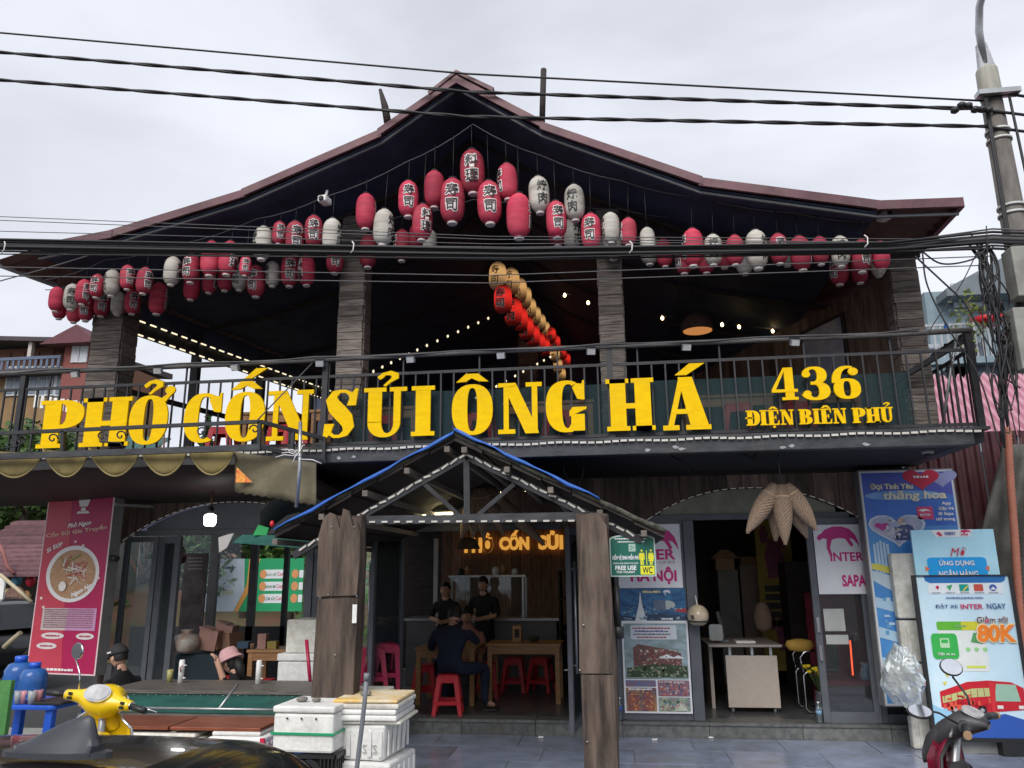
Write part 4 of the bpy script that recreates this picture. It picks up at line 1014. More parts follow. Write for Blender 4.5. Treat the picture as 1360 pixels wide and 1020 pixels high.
panel((.04, q, .24), XV, ZV, [(.55, .03), (.70, .03), (.66, .10), (.62, .10)], p3, ink(.55, .56, .45), 'photo_road', .0034)
dabs(p3, (.17, q - .004, .75), .52, .17, 26, ((.08, .05, .05), (.42, .20, .16), (.55, .5, .45), (.2, .05, .05)), .0012, .016, 1)
dabs(p3, (.08, q - .004, .62), .68, .12, 40, ((.03, .06, .03), (.10, .16, .07), (.30, .30, .22)), .0012, .018, 2)
dabs(p3, (.07, q - .004, .27), .31, .22, 20, ((.55, .30, .12), (.10, .06, .12), (.30, .10, .06)), .0012, .016, 3)
dabs(p3, (.43, q - .004, .43), .33, .14, 22, ((.55, .25, .18), (.08, .10, .2), (.6, .55, .5)), .0012, .013, 4)
dabs(p3, (.43, q - .004, .27), .33, .12, 18, ((.12, .18, .10), (.6, .62, .6), (.45, .10, .10)), .0012, .014, 5)
dabs(p2, (.06, py_ - .012, 1.24), .70, .16, 16, ((.05, .10, .16), (.30, .40, .46), (.10, .22, .34)), .0012, .02, 6)
q = DY - .03 - .032
p4 = T('poster', 'white poster with pink cat logo and SAPA on the glass door', 'poster', (2.3, q, 1.6))
MB().box((2.27, q, 1.52), (2.80, q + .004, 2.29)).build('sheet', wht, p4)
cat_logo(p4, (2.30, q, 2.13), .46, mag, .002); text('INTER', p4, mag, (2.43, q - .003, 1.88), XV, ZV, .36, .10, .025); text('SAPA', p4, mag, (2.53, q - .003, 1.60), XV, ZV, .26, .13, .035)
q = DY - .03 - .006
for (a, b, c, d) in ((2.30, 1.12, 2.52, 1.36), (2.30, .98, 2.54, 1.08)): tag(MB().box((a, q - .003, b), (c, q, d)).build('paper_notice', M('small paper', (.5, .5, .48), .6)), 'small %s paper stuck inside the sliding door glass' % ('tall' if d > 1.2 else 'short'), 'notice')
# green WC sign beside the right porch post
wy_ = 6.3; a = P(811, 766, wy_); b = P(872, 766, wy_); c = P(811, 716, wy_)
ws = T('toilet_sign', 'green WC sign with yellow figures hanging right of the porch post', 'sign', a)
w_, h_ = b.x - a.x, c.z - a.z; o = Vector((a.x, wy_, a.z))
def wcp(inset, top): return [(inset, inset), (w_ - inset, inset), (w_ - inset, h_ - inset)] + [(w_ / 2 + (w_ / 2 - inset) * math.cos(R(t)), h_ - inset + (top) * math.sin(R(t))) for t in range(15, 180, 15)] + [(inset, h_ - inset)]
panel(o, XV, ZV, wcp(0, .035), ws, ink(.45, .58, .52), 'rim', 0, .012); panel(o, XV, ZV, wcp(.010, .033), ws, ink(.006, .12, .085), 'face', .0125, .002)
off = .016
def wt(s_, x, z, w, h, m=wht, bold=.02): text(s_, ws, m, (o.x + x * w_, wy_ - off, o.z + z * h_), XV, ZV, w * w_, h * h_, bold)
scrib(ws, (o.x + .12 * w_, wy_ - off, o.z + .985 * h_), XV, ZV, .7 * w_, .035 * h_, wht); scrib(ws, (o.x + .18 * w_, wy_ - off, o.z + .905 * h_), XV, ZV, .6 * w_, .03 * h_, wht)
wt('ĐIỂM VỆ SINH MIỄN PHÍ', .05, .42, .58, .18, bold=.03); wt('DÀNH CHO KHÁCH DU LỊCH', .07, .32, .54, .06); wt('FREE USE', .11, .175, .46, .115, bold=.03); wt('FOR TOURIST', .14, .09, .40, .06)
yel = ink(.72, .70, .03)
panel(o, XV, ZV, [(.66 * w_, .05 * h_), (.96 * w_, .05 * h_), (.96 * w_, .28 * h_), (.66 * w_, .28 * h_)], ws, yel, 'wc_plate', .0155, .001); wt('WC', .70, .08, .22, .17, black_p, .02)
for cx, sk in ((.70, 0), (.90, 1)):
    panel(o, XV, ZV, ell(cx * w_, .68 * h_, .024 * w_, .03 * h_, 10), ws, yel, 'figure_head', .0155, .001)
    pts = [(-.06, .58), (-.045, .62), (.045, .62), (.06, .58), (.06, .44), (.04, .44), (.035, .56), (.035, .30), (.005, .30), (.005, .43), (-.005, .43), (-.005, .30), (-.035, .30), (-.035, .56), (-.04, .44), (-.06, .44)] if not sk else [(-.055, .58), (-.04, .62), (.04, .62), (.055, .58), (.065, .46), (.045, .46), (.06, .40), (.03, .40), (.03, .30), (.005, .30), (.005, .40), (-.005, .40), (-.005, .30), (-.03, .30), (-.03, .40), (-.06, .40), (-.045, .46), (-.065, .46)]
    panel(o, XV, ZV, [((cx + u) * w_, v * h_) for u, v in pts][::-1], ws, yel, 'figure', .0155, .001)
panel(o, XV, ZV, [(.795 * w_, .30 * h_), (.81 * w_, .30 * h_), (.81 * w_, .68 * h_), (.795 * w_, .68 * h_)], ws, yel, 'divider', .0155, .001)
panel(o, XV, ZV, rrect(.42 * w_, .66 * h_, .57 * w_, .86 * h_, .004), ws, ink(.35, .5, .45), 'emblem', .0155, .001); wt('Z+', .45, .71, .09, .10, ink(.006, .12, .085), 0)
MB().box((o.x - .03, wy_ - .005, o.z - .28), (o.x + .0, wy_ + .03, o.z + h_)).build('bracket', galv, ws)
ub = MB().tube([P(819, 778, 6.35), P(821, 838, 6.35)], .022, 6).lathe([(.02, -.04), (.045, -.03), (.045, .05), (.03, .06)], P(821, 842, 6.35), 10)
tag(ub.build('hanging_padlock_box', plas_blk), 'small black lamp box hanging on strap below the WC sign', 'lamp box')
# ---------------------------------------------------------------- woven fish traps
def trap(o, tip, r=.115):
    o, tip = Vector(o), Vector(tip); d = tip - o; n = 30; pts = []; rr = []; ax = d.normalized(); x_ = ax.cross(Vector((0, 1, 0))).normalized(); y_ = ax.cross(x_); rows = []
    for i in range(n + 1):
        u = i / n; pts.append(o + d * u); rr.append(max(.012, r * (math.sin(math.pi * min(1, (u + .12) / 1.18) ** .85) ** .8)))
        rows.append([pts[-1] + (x_ * math.cos(t) + y_ * math.sin(t)) * rr[-1] * (1.05 if (i + j) % 2 else .985) for j, t in enumerate([2 * math.pi * q / 28 for q in range(28)])])
    return MB().grid(rows, False, True), pts[::2], rr[::2]
def traps(label, top, tips, r, group, Y):
    top = P(*top, Y)
    for i, (tx, ty, dy) in enumerate(tips):
        tip = P(tx, ty, Y + dy); e = T('fish_trap', label % ORDN[i], 'basket', top + Vector((0, 0, 0)), group)
        s_ = top + (tip - top) * .02 + Vector(((tip.x - top.x) * .12, dy * .3, 0))
        k, pts, rr = trap(s_, tip, r); k.build('body', wicker, e)
        MB().tube([pts[3] + (pts[4] - pts[3]) * t for t in (0, .35)], [rr[3] + .006] * 2, 14, False).build('band', M('split cane band', (.45, .31, .2), .7), e)
        MB().lathe([(.02, -.02), (.012, .03)], tip, 8).build('tip', wicker, e)
    tag(MB().tube([top + Vector((0, 0, -.02)), top + Vector((0, 0, .5 if Y > 8.8 else .38))], .006, 5).build('support_rope', cable_g), 'cord holding the bundle of fish traps %s' % group, 'cord')
traps('woven bamboo fish trap outside the right shop door, %s from left', (1037, 643, 0)[:2], [(993, 706, -.02), (1030, 716, .18), (1043, 721, -.06), (1071, 712, .16), (1083, 702, -.02)], .088, 'outside the right shop', 8.0)
traps('woven bamboo fish trap under the porch, %s from left', (636, 648), [(613, 712, -.02), (628, 712, .12), (643, 715, -.04), (668, 708, 0), (722, 722, .2)], .075, 'under the porch roof', 8.7)
# helmet hanging on the door jamb
hl = T('helmet', 'cream motorbike helmet hanging on the right shop door jamb', 'helmet', P(927, 820, 9.3)); hc = ORG[hl.name]
k = MB(); rows = []
for i in range(9):
    f_ = math.pi * (i / 8) * .84; rows.append([(hc.x + .118 * math.sin(f_) * math.cos(t_), hc.y + .135 * math.sin(f_) * math.sin(t_), hc.z + .02 + .118 * math.cos(f_)) for t_ in [2 * math.pi * j / 16 for j in range(16)]])
k.grid(rows, True, True); k.build('shell', M('cream helmet paint', (.56, .46, .33), .3, coat=.3), hl, solid=.008)
MB().tube([(hc.x + .118 * math.cos(t_), hc.y + .135 * math.sin(t_), hc.z - .04) for t_ in [2 * math.pi * j / 16 for j in range(17)]], .009, 6).build('rim', plas_blk, hl)
MB().box((hc.x - .085, hc.y - .12, hc.z - .01), (hc.x - .05, hc.y - .105, hc.z + .03)).build('badge', plas_blk, hl)
MB().tube([(hc.x, hc.y, hc.z + .13), (hc.x - .01, hc.y + .05, hc.z + .24)], .008, 5).build('hook_strap', white_p, hl)
# ---------------------------------------------------------------- main room
stool_spots = [(595, 948, 'front red plastic stool under the seated man in navy'), (646, 926, 'red plastic stool beside the seated man, right of his knee'), (683, 918, 'red plastic stool before the right table, left one'), (719, 918, 'red plastic stool before the right table, right one'),
               (566, 930, 'red plastic stool half hidden at the left table'), (700, 902, 'red plastic stool behind the right table, left one'), (728, 902, 'red plastic stool behind the right table, right one')]
for px, py, lab in stool_spots:
    p = G(px, py, .16); stool(p.x, p.y, .16, random.uniform(-14, 14), lab, 'red stools in the main room')
tb = G(740, 917, .16)
table('dining_table', 'tan wooden table at the right of the main room', -1.72, -.74, 10.45, 11.05, .16, .89)
table('dining_table', 'tan wooden table before the seated man in navy', -2.62, -1.82, 10.25, 10.95, .16, .86)
bx_ = T('napkin_box', 'tan upright napkin box on the right table', 'box', (-1.33, 10.7, .89))
MB().box((-1.39, 10.62, .89), (-1.27, 10.74, 1.10)).build('case', wood_tan, bx_, bevel=.006); MB().box((-1.36, 10.610, .95), (-1.30, 10.618, 1.06)).build('slot', wood_dark, bx_)
MB_ = MB().lathe([(.05, 0), (.075, .05), (.08, .07), (.07, .065), (.045, .01)], (-1.12, 10.75, .892), 14); tag(MB_.build('green_bowl', M('dull green bowl', (.05, .08, .05), .5)), 'small dark bowl beside the napkin box', 'bowl')
ct = T('serving_counter', 'steel serving counter with glass display at the back of the main room', 'counter', (-1.9, 12.2, .16))
MB().box((-3.2, 12.0, .16), (-.9, 12.6, 1.08)).build('cabinet', M('brushed steel', (.12, .12, .125), .45, metal=.6, dirt=.3), ct, bevel=.01)
MB().box((-3.25, 11.96, 1.083), (-.85, 12.64, 1.12)).build('worktop', M('steel top', (.35, .35, .36), .3, metal=.7), ct)
for (a, b) in ((-2.52, -2.49), (-1.42, -1.39)):
    for yv in (12.0, 12.4): MB().box((a, yv, 1.121), (b, yv + .03, 1.72)).build('display_post', galv, ct)
MB().box((-2.55, 11.98, 1.72), (-1.36, 12.46, 1.75)).build('display_top', galv, ct)
MB().box((-2.49, 12.01, 1.13), (-1.42, 12.016, 1.718)).build('display_glass', pane_m, ct)
for i, (x_, h_, m_) in enumerate(((-2.4, .10, plas_blk), (-2.28, .14, wood_tan), (-1.85, .12, foam), (-1.72, .16, wood_tan), (-1.55, .10, foam))):
    tag(MB().lathe([(.05, 0), (.055, h_ * .6), (.035, h_)], (x_, 12.2, 1.752), 10).build('jar', m_), 'small jar on top of the display case, %s from left' % ORDN[i], 'jar', 'jars on the display case')
MB().lathe([(.06, 0), (.16, .03), (.19, .12), (.14, .13)], (-2.2, 12.25, 1.122), 14).build('noodle_basket', M('yellow noodles', (.55, .40, .06), .7, bump=.4, scale=40), ct)
# back wall with glowing name
for i in range(15):
    x_ = -3.1 + i * .18
    piece('wall_plank', bpy.data.objects['back_wall'], (x_ + .003, 13.955, .9), (x_ + .177, 13.985, 2.92), M('warm brown planks', (.30, .16, .095), .7, (.11, .055, .035), 3.2, GV, .4, rnd=.4))
ns = T('glowing_name_sign', 'glowing orange letters PHỞ CỐN SỦI on the back wall of the room', 'sign', (-1.5, 13.9, 2.2)); lm_ = M('backlit orange letters', (.7, .35, .05), .5, emit=.32, ecol=(1, .47, .08))
za, zb = P(660, 731, 13.9).z, P(660, 712, 13.9).z
def ntxt(s_, a, b, m, z0=za, z1=zb, bold=.06): 
    xa, xb = P(a, 722, 13.9).x, P(b, 722, 13.9).x; text(s_, ns, m, (xa, 13.9, z0), XV, ZV, xb - xa, z1 - z0, bold, t=.02)
ntxt('PHỞ', 617, 655, lm_, za - .04, zb + .06); ntxt('CỐN', 663, 703, lm_, za, zb + .10); ntxt('SỦI', 715, 748, lm_, za, zb + .08)
ntxt('TINH HOA ẨM THỰC VÙNG CAO', 625, 733, M('wood letters', (.30, .20, .13), .6), P(660, 742, 13.9).z, P(660, 735, 13.9).z, .01)
for i, (px, py, sc) in enumerate(((622, 729, 1.0),)):
    p = P(px, py, 11); e = T('pendant_lamp', 'dark wicker pendant lamp shade hanging in the main room', 'lamp', p)
    MB().lathe([(.06, .16), (.12, .12), (.17, 0), (.165, 0), (.11, .11), (.05, .15)], p, 16).build('shade', M('brown lamp shade', (.10, .06, .04), .8), e); MB().tube([p + Vector((0, 0, .15)), (p.x, p.y, 2.93)], .006, 5).build('cord', cable_m, e)
tag(MB().box((-.62, 13.2, 1.2), (-.46, 13.5, 1.35)).box((-.66, 13.2, 1.68), (-.46, 13.22, 1.84)).build('wall_notice', M('pale notice board', (.4, .4, .38), .6)), 'pale notices on the right inner wall of the main room', 'notice')
dr = T('drink_shelf', 'dark shelf unit behind the right door leaf', 'shelf', (-.6, 11.6, .16))
for z in (.5, .95, 1.4): MB().box((-.82, 11.4, z), (-.46, 11.9, z + .03)).build('shelf_board', wood_dark, dr)
for x_ in (-.83, -.48): MB().box((x_, 11.4, .16), (x_ + .03, 11.9, 1.8)).build('side_board', wood_dark, dr)
tag(MB().box((-3.0, 12.9, 1.1), (-2.93, 12.94, 2.35)).build('window_slit', M('bright gap', (.6, .63, .62), .5)), 'narrow bright gap painted as a pale strip at the left back of the main room', 'panel')  # solid strip, the brightness of a gap is put into its pale colour
# stacked deep red stools left of the door
s2 = make_stool(plas_redd)
p = P(496, 905, 8.9)
s2.location = (p.x - .02, 8.9, .52); s2.rotation_euler = (R(2), 0, R(20)); s2.scale = (1, 1, 1.05); tag(s2, 'deep red plastic stool standing on a low box left of the main door', 'stool')
c = dup(s2, (p.x + .05, 8.98, .56), (R(4), R(6), R(35)), label='second deep red plastic stool nested on the stool left of the main door')
tag(MB().box((p.x - .3, 8.7, 0), (p.x + .25, 9.2, .515)).build('storage_box', M('dark box', (.07, .03, .04), .7), bevel=.01), 'dark box under the deep red stools left of the door', 'box')
# ---------------------------------------------------------------- right shop room
dk = T('office_desk', 'beige office desk inside the right shop doorway', 'desk', (1.6, 10.3, .16)); lam = M('beige laminate', (.50, .43, .37), .5, (.46, .39, .33), 20)
a, b = P(968, 935, 10.0), P(1037, 935, 10.0)
MB().box((a.x, 10.0, .22), (b.x, 10.025, .80)).build('front_panel', lam, dk); MB().box((a.x - .2, 9.93, .90), (b.x + .06, 10.95, .93)).build('desktop', M('grey beige desktop', (.36, .31, .28), .4), dk, bevel=.006)
MB().box((a.x - .16, 10.3, .16), (a.x - .12, 10.9, .899)).build('side_panel', lam, dk)
for x_ in (a.x + .04, (a.x + b.x) / 2, b.x - .08): MB().box((x_, 10.0, .801), (x_ + .03, 10.03, .899)).build('spacer', galv, dk)
for x_ in (a.x + .05, b.x - .06): MB().lathe([(.02, 0), (.02, .06)], (x_, 10.05, .16), 10).build('foot', plas_grey, dk)
mo = T('monitor', 'dark computer monitor seen from its side on the beige desk', 'monitor', (a.x + .12, 10.4, .93))
MB().bar((a.x + .02, 10.4, 1.02), (a.x - .03, 10.42, 1.28), .36, .04, (1, 0, 0)).build('screen', plas_blk, mo); MB().box((a.x - .02, 10.35, .93), (a.x + .1, 10.5, .95)).box((a.x + .02, 10.41, .951), (a.x + .05, 10.44, 1.05)).build('stand', plas_grey, mo)
tag(MB().box((a.x + .15, 10.1, .932), (a.x + .38, 10.3, .955)).build('paper_stack', foam), 'low stack of white paper on the beige desk', 'paper')
tag(MB().prism(rrect(a.x - .16, .96, a.x + .0, 1.15, .03), (0, 10.12, 0), (1, 0, 0), (0, 0, 1), .01).build('side_mirror', M('grey mirror', (.35, .37, .36), .2)), 'small rounded grey plate at the left end of the desk', 'mirror')
ch = T('visitor_chair', 'chrome tube visitor chair behind the sliding door', 'chair', (1.95, 10.1, .16)); cx = P(1072, 900, 10.1).x
for yv in (10.0, 10.4):
    MB().tube([(cx + .34, yv, .62), (cx - .02, yv, .62), (cx - .06, yv, .58), (cx - .06, yv, .22), (cx - .03, yv, .18), (cx + .40, yv, .18)], .012, 8).build('frame_tube', chrome, ch)
    MB().tube([(cx - .06, yv, .62), (cx - .08, yv, .78), (cx - .03, yv, .84), (cx + .1, yv, .86)], .012, 8).build('arm_tube', chrome, ch)
MB().box((cx - .04, 10.02, .625), (cx + .36, 10.38, .66)).build('seat', plas_blk, ch, bevel=.01); MB().box((cx + .32, 10.02, .66), (cx + .36, 10.38, 1.05)).build('backrest', plas_blk, ch, bevel=.01)
hb = P(1062, 860, 10.05); k = MB().lathe([(.02, -.05), (.10, -.03), (.13, .03), (.11, .08), (.03, .10)], hb, 14, 1.3, .7)
tag(k.build('yellow_bag', M('mustard cloth', (.45, .26, .05), .8, bump=.4)), 'mustard cloth bag lying on the chair arms', 'bag')
k = MB().lathe([(.03, 0), (.11, .06), (.12, .2), (.08, .34), (.03, .38)], (P(1015, 845, 10.9).x, 10.9, 1.0), 14); tag(k.build('jacket_on_chair', M('tan jacket', (.30, .20, .15), .9, bump=.4)), 'tan jacket draped over a chair behind the desk', 'jacket')
cb = T('cabinet', 'tall beige cabinet at the back of the right shop', 'cabinet', (1.5, 12.6, .16)); xa, xb = P(986, 800, 12.4).x, P(1019, 800, 12.4).x
MB().box((xa, 12.4, .16), (xb, 12.9, P(1000, 750, 12.4).z)).build('body', M('dull cabinet', (.22, .17, .14), .6), cb); MB().box((xa - .32, 12.5, .16), (xa - .02, 12.9, P(1000, 757, 12.4).z)).build('side_body', M('pale cabinet side', (.26, .25, .24), .6), cb)
pz = P(1000, 750, 12.4).z
MB().box((xa + .03, 12.45, pz + .001), (xa + .3, 12.8, pz + .12)).build('box_on_top', M('cardboard brown', (.24, .14, .08), .8), cb)
hs_ = T('spirit_house', 'small roofed wooden altar house on the cabinet top', 'altar', (xa - .2, 12.5, pz)); zz = P(960, 757, 12.4).z
MB().box((xa - .34, 12.5, zz), (xa - .06, 12.75, zz + .17)).build('walls', wood_tan, hs_); MB().prism([(-.22, 0), (.22, 0), (.06, .13), (-.06, .13)], (xa - .2, 12.78, zz + .171), (1, 0, 0), (0, 0, 1), .32).build('roof', M('tan roof', (.30, .17, .09), .7), hs_)
yb = T('festival_banner', 'yellow upright banner with purple figures inside the right shop', 'banner', (1.9, 12.0, .3)); xa, xb = P(1008, 780, 12).x, P(1056, 780, 12).x
MB().box((xa, 12.0, .4), (xb, 12.02, 2.75)).build('cloth', M('yellow banner cloth', (.30, .24, .04), .7, (.22, .15, .03), 3), yb)
for (u, z, s_) in ((.25, 2.3, .10), (.75, 2.2, .09), (.5, 1.95, .22), (.8, 1.5, .20), (.3, 1.05, .08), (.6, .9, .18)):
    panel((xa, 12.0, z), XV, ZV, [(u * (xb - xa) + s_ * .8 * a_, s_ * 1.3 * b_) for a_, b_ in ((-.6, -1), (.5, -.9), (.8, .1), (.3, .9), (-.4, 1), (-.8, .2))], yb, M('purple print', (.12, .03, .10), .6, (.22, .04, .06), 30), 'printed_figure', .002)
for i in range(5): panel((xa, 12.0, 1.0 + i * .12), XV, ZV, [(.08, 0), (.32, 0), (.32, .09), (.08, .09)], yb, black_p, 'printed_block', .002)
tag(MB().box((2.35, 11.5, .16), (2.9, 12.0, 1.9)).build('dark_shelf', wood_dark), 'dark shelf behind the sliding glass door', 'shelf')
al = T('red_altar', 'red glowing altar corner seen through the right glass door', 'altar', (2.6, 10.2, .16))
MB().box((2.42, 10.2, .45), (3.2, 10.7, .50)).build('shelf', M('red lacquer', (.22, .015, .03), .4), al); MB().box((2.40, 10.72, .16), (3.22, 10.75, 1.5)).build('red_cloth', M('red cloth', (.22, .012, .03), .7, (.10, .008, .02), 5), al)
MB().tube([(2.78, 10.3, .55), (2.79, 10.3, .95)], .009, 8).build('light_rod', M('red glow', (.9, .1, .05), .5, emit=1.2, ecol=(1, .08, .03)), al)
MB().lathe([(.05, 0), (.08, .05), (.05, .16), (.06, .20)], (2.92, 10.25, .50), 12).build('vase', M('blue white china', (.45, .50, .58), .3, (.10, .15, .30), 18), al)
fv = P(1083, 918, 9.95); fl_ = T('flower_vase', 'yellow flowers in a vase behind the sliding door', 'flowers', (fv.x, fv.y, .16))
MB().lathe([(.05, 0), (.07, .1), (.05, .22), (.06, .26)], (fv.x + .05, fv.y, .16), 12).build('vase', bottle_m, fl_)
for i in range(9):
    a_ = random.uniform(0, 6.28); r_ = random.uniform(.03, .13); tpt = Vector((fv.x + .02 + r_ * math.cos(a_) - .05, fv.y + r_ * math.sin(a_) * .6, .62 + random.uniform(-.05, .08)))
    MB().tube([(fv.x + .05, fv.y, .40), tpt], .004, 4).build('stem', leaf_b, fl_)
    MB().lathe([(.008, -.012), (.026, 0), (.032, .012), (.018, .026)], tpt, 8).build('blossom', M('yellow petals', (.75, .55, .02), .6), fl_)
def bottle(label, p, h=.24, r=.034, lbl=(.1, .3, .45)):
    e = T('water_bottle', label, 'bottle', p, None)
    MB().lathe([(r * .9, 0), (r, .01), (r * .93, h * .2), (r, h * .25), (r, h * .62), (r * .9, h * .72), (r * .38, h * .86), (r * .38, h * .93)], p, 14).build('body', bottle_m, e)
    MB().lathe([(r * 1.02, h * .42), (r * 1.02, h * .6)], p, 14).build('label_band', ink(*lbl), e); MB().lathe([(r * .42, h * .931), (r * .42, h)], p, 10).build('cap', ink(.7, .72, .72), e)
g = G(1031, 943, .16); bottle('clear water bottle on the floor before the beige desk', (g.x, g.y, .162), .36, .055, (.35, .42, .40))
bottle('small clear bottle with blue label on the step by the porch post', (P(824, 958, 9.42).x, 9.42, .163), .24, .033, (.05, .12, .4))
bottle('clear water bottle on the step by the sliding door', (2.14, 9.40, .163), .22, .032, (.2, .35, .5))
# ---------------------------------------------------------------- left room
for px0, px1 in ((277, 288), (331, 340), (376, 382)):
    MB().box((P(px0, 760, 11.8).x, 11.8, .16), (P(px1, 760, 11.8).x, 11.88, 2.93)).build('rear_post', iron, B)
MB().box((-7.6, 11.8, .16), (-3.9, 11.9, P(300, 832, 11.8).z)).build('rear_parapet', M('dark parapet', (.03, .032, .036), .7), B)
MB().box((-7.6, 11.78, P(300, 703, 11.8).z), (-3.9, 11.92, 2.93)).build('rear_lintel', navy, B)
MB().box((-7.6, 11.83, P(300, 832, 11.8).z + .002), (-3.95, 11.838, P(300, 703, 11.8).z - .002)).build('rear_glass', glass_mat('clean glass', (.95, .97, .97), .6), B)
BNY = 16.4
bn = T('food_banner', 'green white and orange food banner with three dish names', 'banner', (-5.5, BNY, 1)); z0, z1 = P(330, 812, BNY).z, P(330, 742, BNY).z; xa, xb = P(270, 780, BNY).x, P(402, 780, BNY).x
o = (xa, BNY, z0); W_, H_ = xb - xa, z1 - z0; gr = ink(.02, .33, .13)
MB().box((xa, BNY, z0), (xb, BNY + .03, z1)).build('sheet', gr, bn)
panel(o, XV, ZV, [(0, 0), (.32 * W_, 0), (.42 * W_, .4 * H_), (.40 * W_, H_), (0, H_)], bn, ink(.55, .62, .72), 'white_field', .002)
panel(o, XV, ZV, [(.33 * W_, 0), (.37 * W_, 0), (.50 * W_, .5 * H_), (.56 * W_, H_), (.45 * W_, H_), (.44 * W_, .5 * H_)], bn, ink(.75, .34, .08), 'orange_swoosh', .003)
text('FER', bn, ink(.5, .5, .1), (xa + .20 * W_, BNY - .006, z0 + .32 * H_), XV, ZV, .12 * W_, .08 * H_)
for i, (s_, s2_) in enumerate((('BÚN HẾ', 'Combo'), ('BÁNH MÌ', 'Combo'), ('CƠM XÔI', 'Combo'))):
    zc = z0 + H_ * (.70 - .23 * i)
    panel((xa, BNY, zc), XV, ZV, rrect(.58 * W_, -.085 * H_, .86 * W_, .085 * H_, .06), bn, wht, 'plate', .003)
    text(s_, bn, ink(.03, .16, .08), (xa + .63 * W_, BNY - .006, zc - .035 * H_), XV, ZV, .10 * W_, .07 * H_, .01); text(s2_, bn, ink(.6, .05, .08), (xa + .74 * W_, BNY - .006, zc - .035 * H_), XV, ZV, .10 * W_, .075 * H_, .01)
    for cx in (.60, .92): panel((xa, BNY, zc), XV, ZV, ell(cx * W_, 0, .035 * W_, .085 * H_, 14), bn, ink(.7, .30, .12), 'round_icon', .0045)
    panel((xa, BNY, zc), XV, ZV, [(.96 * W_, -.07 * H_), (W_, -.07 * H_), (W_, .07 * H_), (.96 * W_, .07 * H_)], bn, wht, 'plate_end', .003)
bd = T('menu_board', 'dark grey information board behind the left window', 'board', (-5.8, 10.6, .4)); xa, xb = P(240, 800, 10.6).x, P(271, 800, 10.6).x
MB().box((xa, 10.6, .9), (xb, 10.63, P(250, 735, 10.6).z)).build('sheet', M('grey mountain print', (.12, .10, .10), .5, (.05, .04, .045), 6), bd)
for i in range(4): scrib(bd, (xa + .06, 10.596, 2.02 - i * .05), XV, ZV, .22, .018, ink(.3, .28, .28), i)
e = T('red_fan', 'dark red stand fan behind the left door leaf', 'fan', (P(237, 740, 10.2).x, 10.2, .16)); c0 = P(237, 737, 10.2)
MB().lathe([(.03, -.05), (.13, -.045), (.14, 0), (.13, .045), (.03, .05)], (0, 0, 0), 16).xform(Matrix.Translation(c0) @ Matrix.Rotation(R(78), 4, 'Y')).build('head', M('dark red enamel', (.20, .012, .02), .4), e)
MB().tube([c0, (c0.x, c0.y, .2)], .022, 8).build('stem', M('dark red enamel'), e); MB().lathe([(.2, 0), (.19, .03), (.03, .05)], (c0.x, c0.y, .16), 16).build('base', plas_blk, e)
pb = T('pendant_bulb', 'lit white bulb hanging before the left window front', 'lamp', P(279, 690, 8.4)); c0 = ORG[pb.name]
MB().lathe([(.02, .075), (.058, .06), (.066, .045), (.066, -.03), (.055, -.055), (.03, -.065)], c0 - Vector((0, 0, .01)), 18).build('bulb', lamp_white, pb)
MB().lathe([(.03, .06), (.035, .075), (.03, .13), (.02, .15)], c0, 12).build('socket', plas_blk, pb); MB().tube([c0 + Vector((0, 0, .14)), c0 + Vector((.0, 0, .32))], .012, 6).build('cord', M('brown cord', (.2, .1, .05), .7), pb)
# clutter behind the counter
def carton(label, px0, px1, py0, py1, Y, rot=0, mat=None, d=.3):
    a, b = P(px0, py1, Y), P(px1, py0, Y); e = T('carton', label, 'box', ((a.x + b.x) / 2, Y + d / 2, a.z)); w, h = (b.x - a.x) / 2, b.z - a.z; c = ORG[e.name]
    MB().box((c.x - w, c.y - d / 2, c.z), (c.x + w, c.y + d / 2, c.z + h)).build('body', mat, e, bevel=.008)
    MB().hexa([(c.x - w, c.y - d / 2, c.z + h + .001), (c.x + w * .2, c.y - d / 2, c.z + h + .001), (c.x + w * .2, c.y + d / 2, c.z + h + .001), (c.x - w, c.y + d / 2, c.z + h + .001), (c.x - w * 1.2, c.y - d / 2, c.z + h + .03), (c.x + w * .1, c.y - d / 2, c.z + h + .012), (c.x + w * .1, c.y + d / 2, c.z + h + .012), (c.x - w * 1.2, c.y + d / 2, c.z + h + .03)]).build('flap', mat, e)
    e.rotation_euler = (0, R(rot), R(rot)); return e
kb = M('kraft carton', (.30, .17, .11), .8, (.24, .13, .085), 6, rnd=.15, dirt=.3); kp = M('pinkish carton', (.42, .25, .20), .8, (.34, .18, .15), 6)
carton('pinkish open carton leaning on dark cloth behind the counter', 258, 284, 837, 864, 9.7, 8, kp); carton('brown carton right of the pinkish carton behind the counter', 278, 292, 842, 864, 9.75, -6, kb)
carton('pale carton on top of the brown cartons', 282, 304, 830, 846, 9.9, 10, kp); carton('brown carton behind the woman in pink hat', 290, 311, 842, 868, 9.85, -10, kb)
k = MB().lathe([(.05, 0), (.15, .04), (.17, .14), (.13, .22), (.05, .25), (.08, .29)], P(246, 868, 9.6), 14); tag(k.build('plastic_sack', M('brown sack in clear plastic', (.26, .17, .12), .35, (.45, .42, .38), 7, bump=.5)), 'bulging brown sack wrapped in plastic behind the counter', 'sack')
tag(MB().box((P(230, 900, 9.6).x, 9.6, .16), (P(292, 900, 9.6).x, 10.1, P(260, 869, 9.6).z)).build('cloth_covered_chest', M('dark teal cloth', (.02, .035, .045), .8, bump=.3), bevel=.02), 'dark cloth covered chest behind the counter', 'chest')
table('side_table', 'tan table with small jars behind the woman in pink hat', P(326, 880, 9.6).x, P(378, 880, 9.6).x, 9.6, 10.1, .16, P(350, 863, 9.6).z, wood_tan)
zt = P(350, 863, 9.6).z
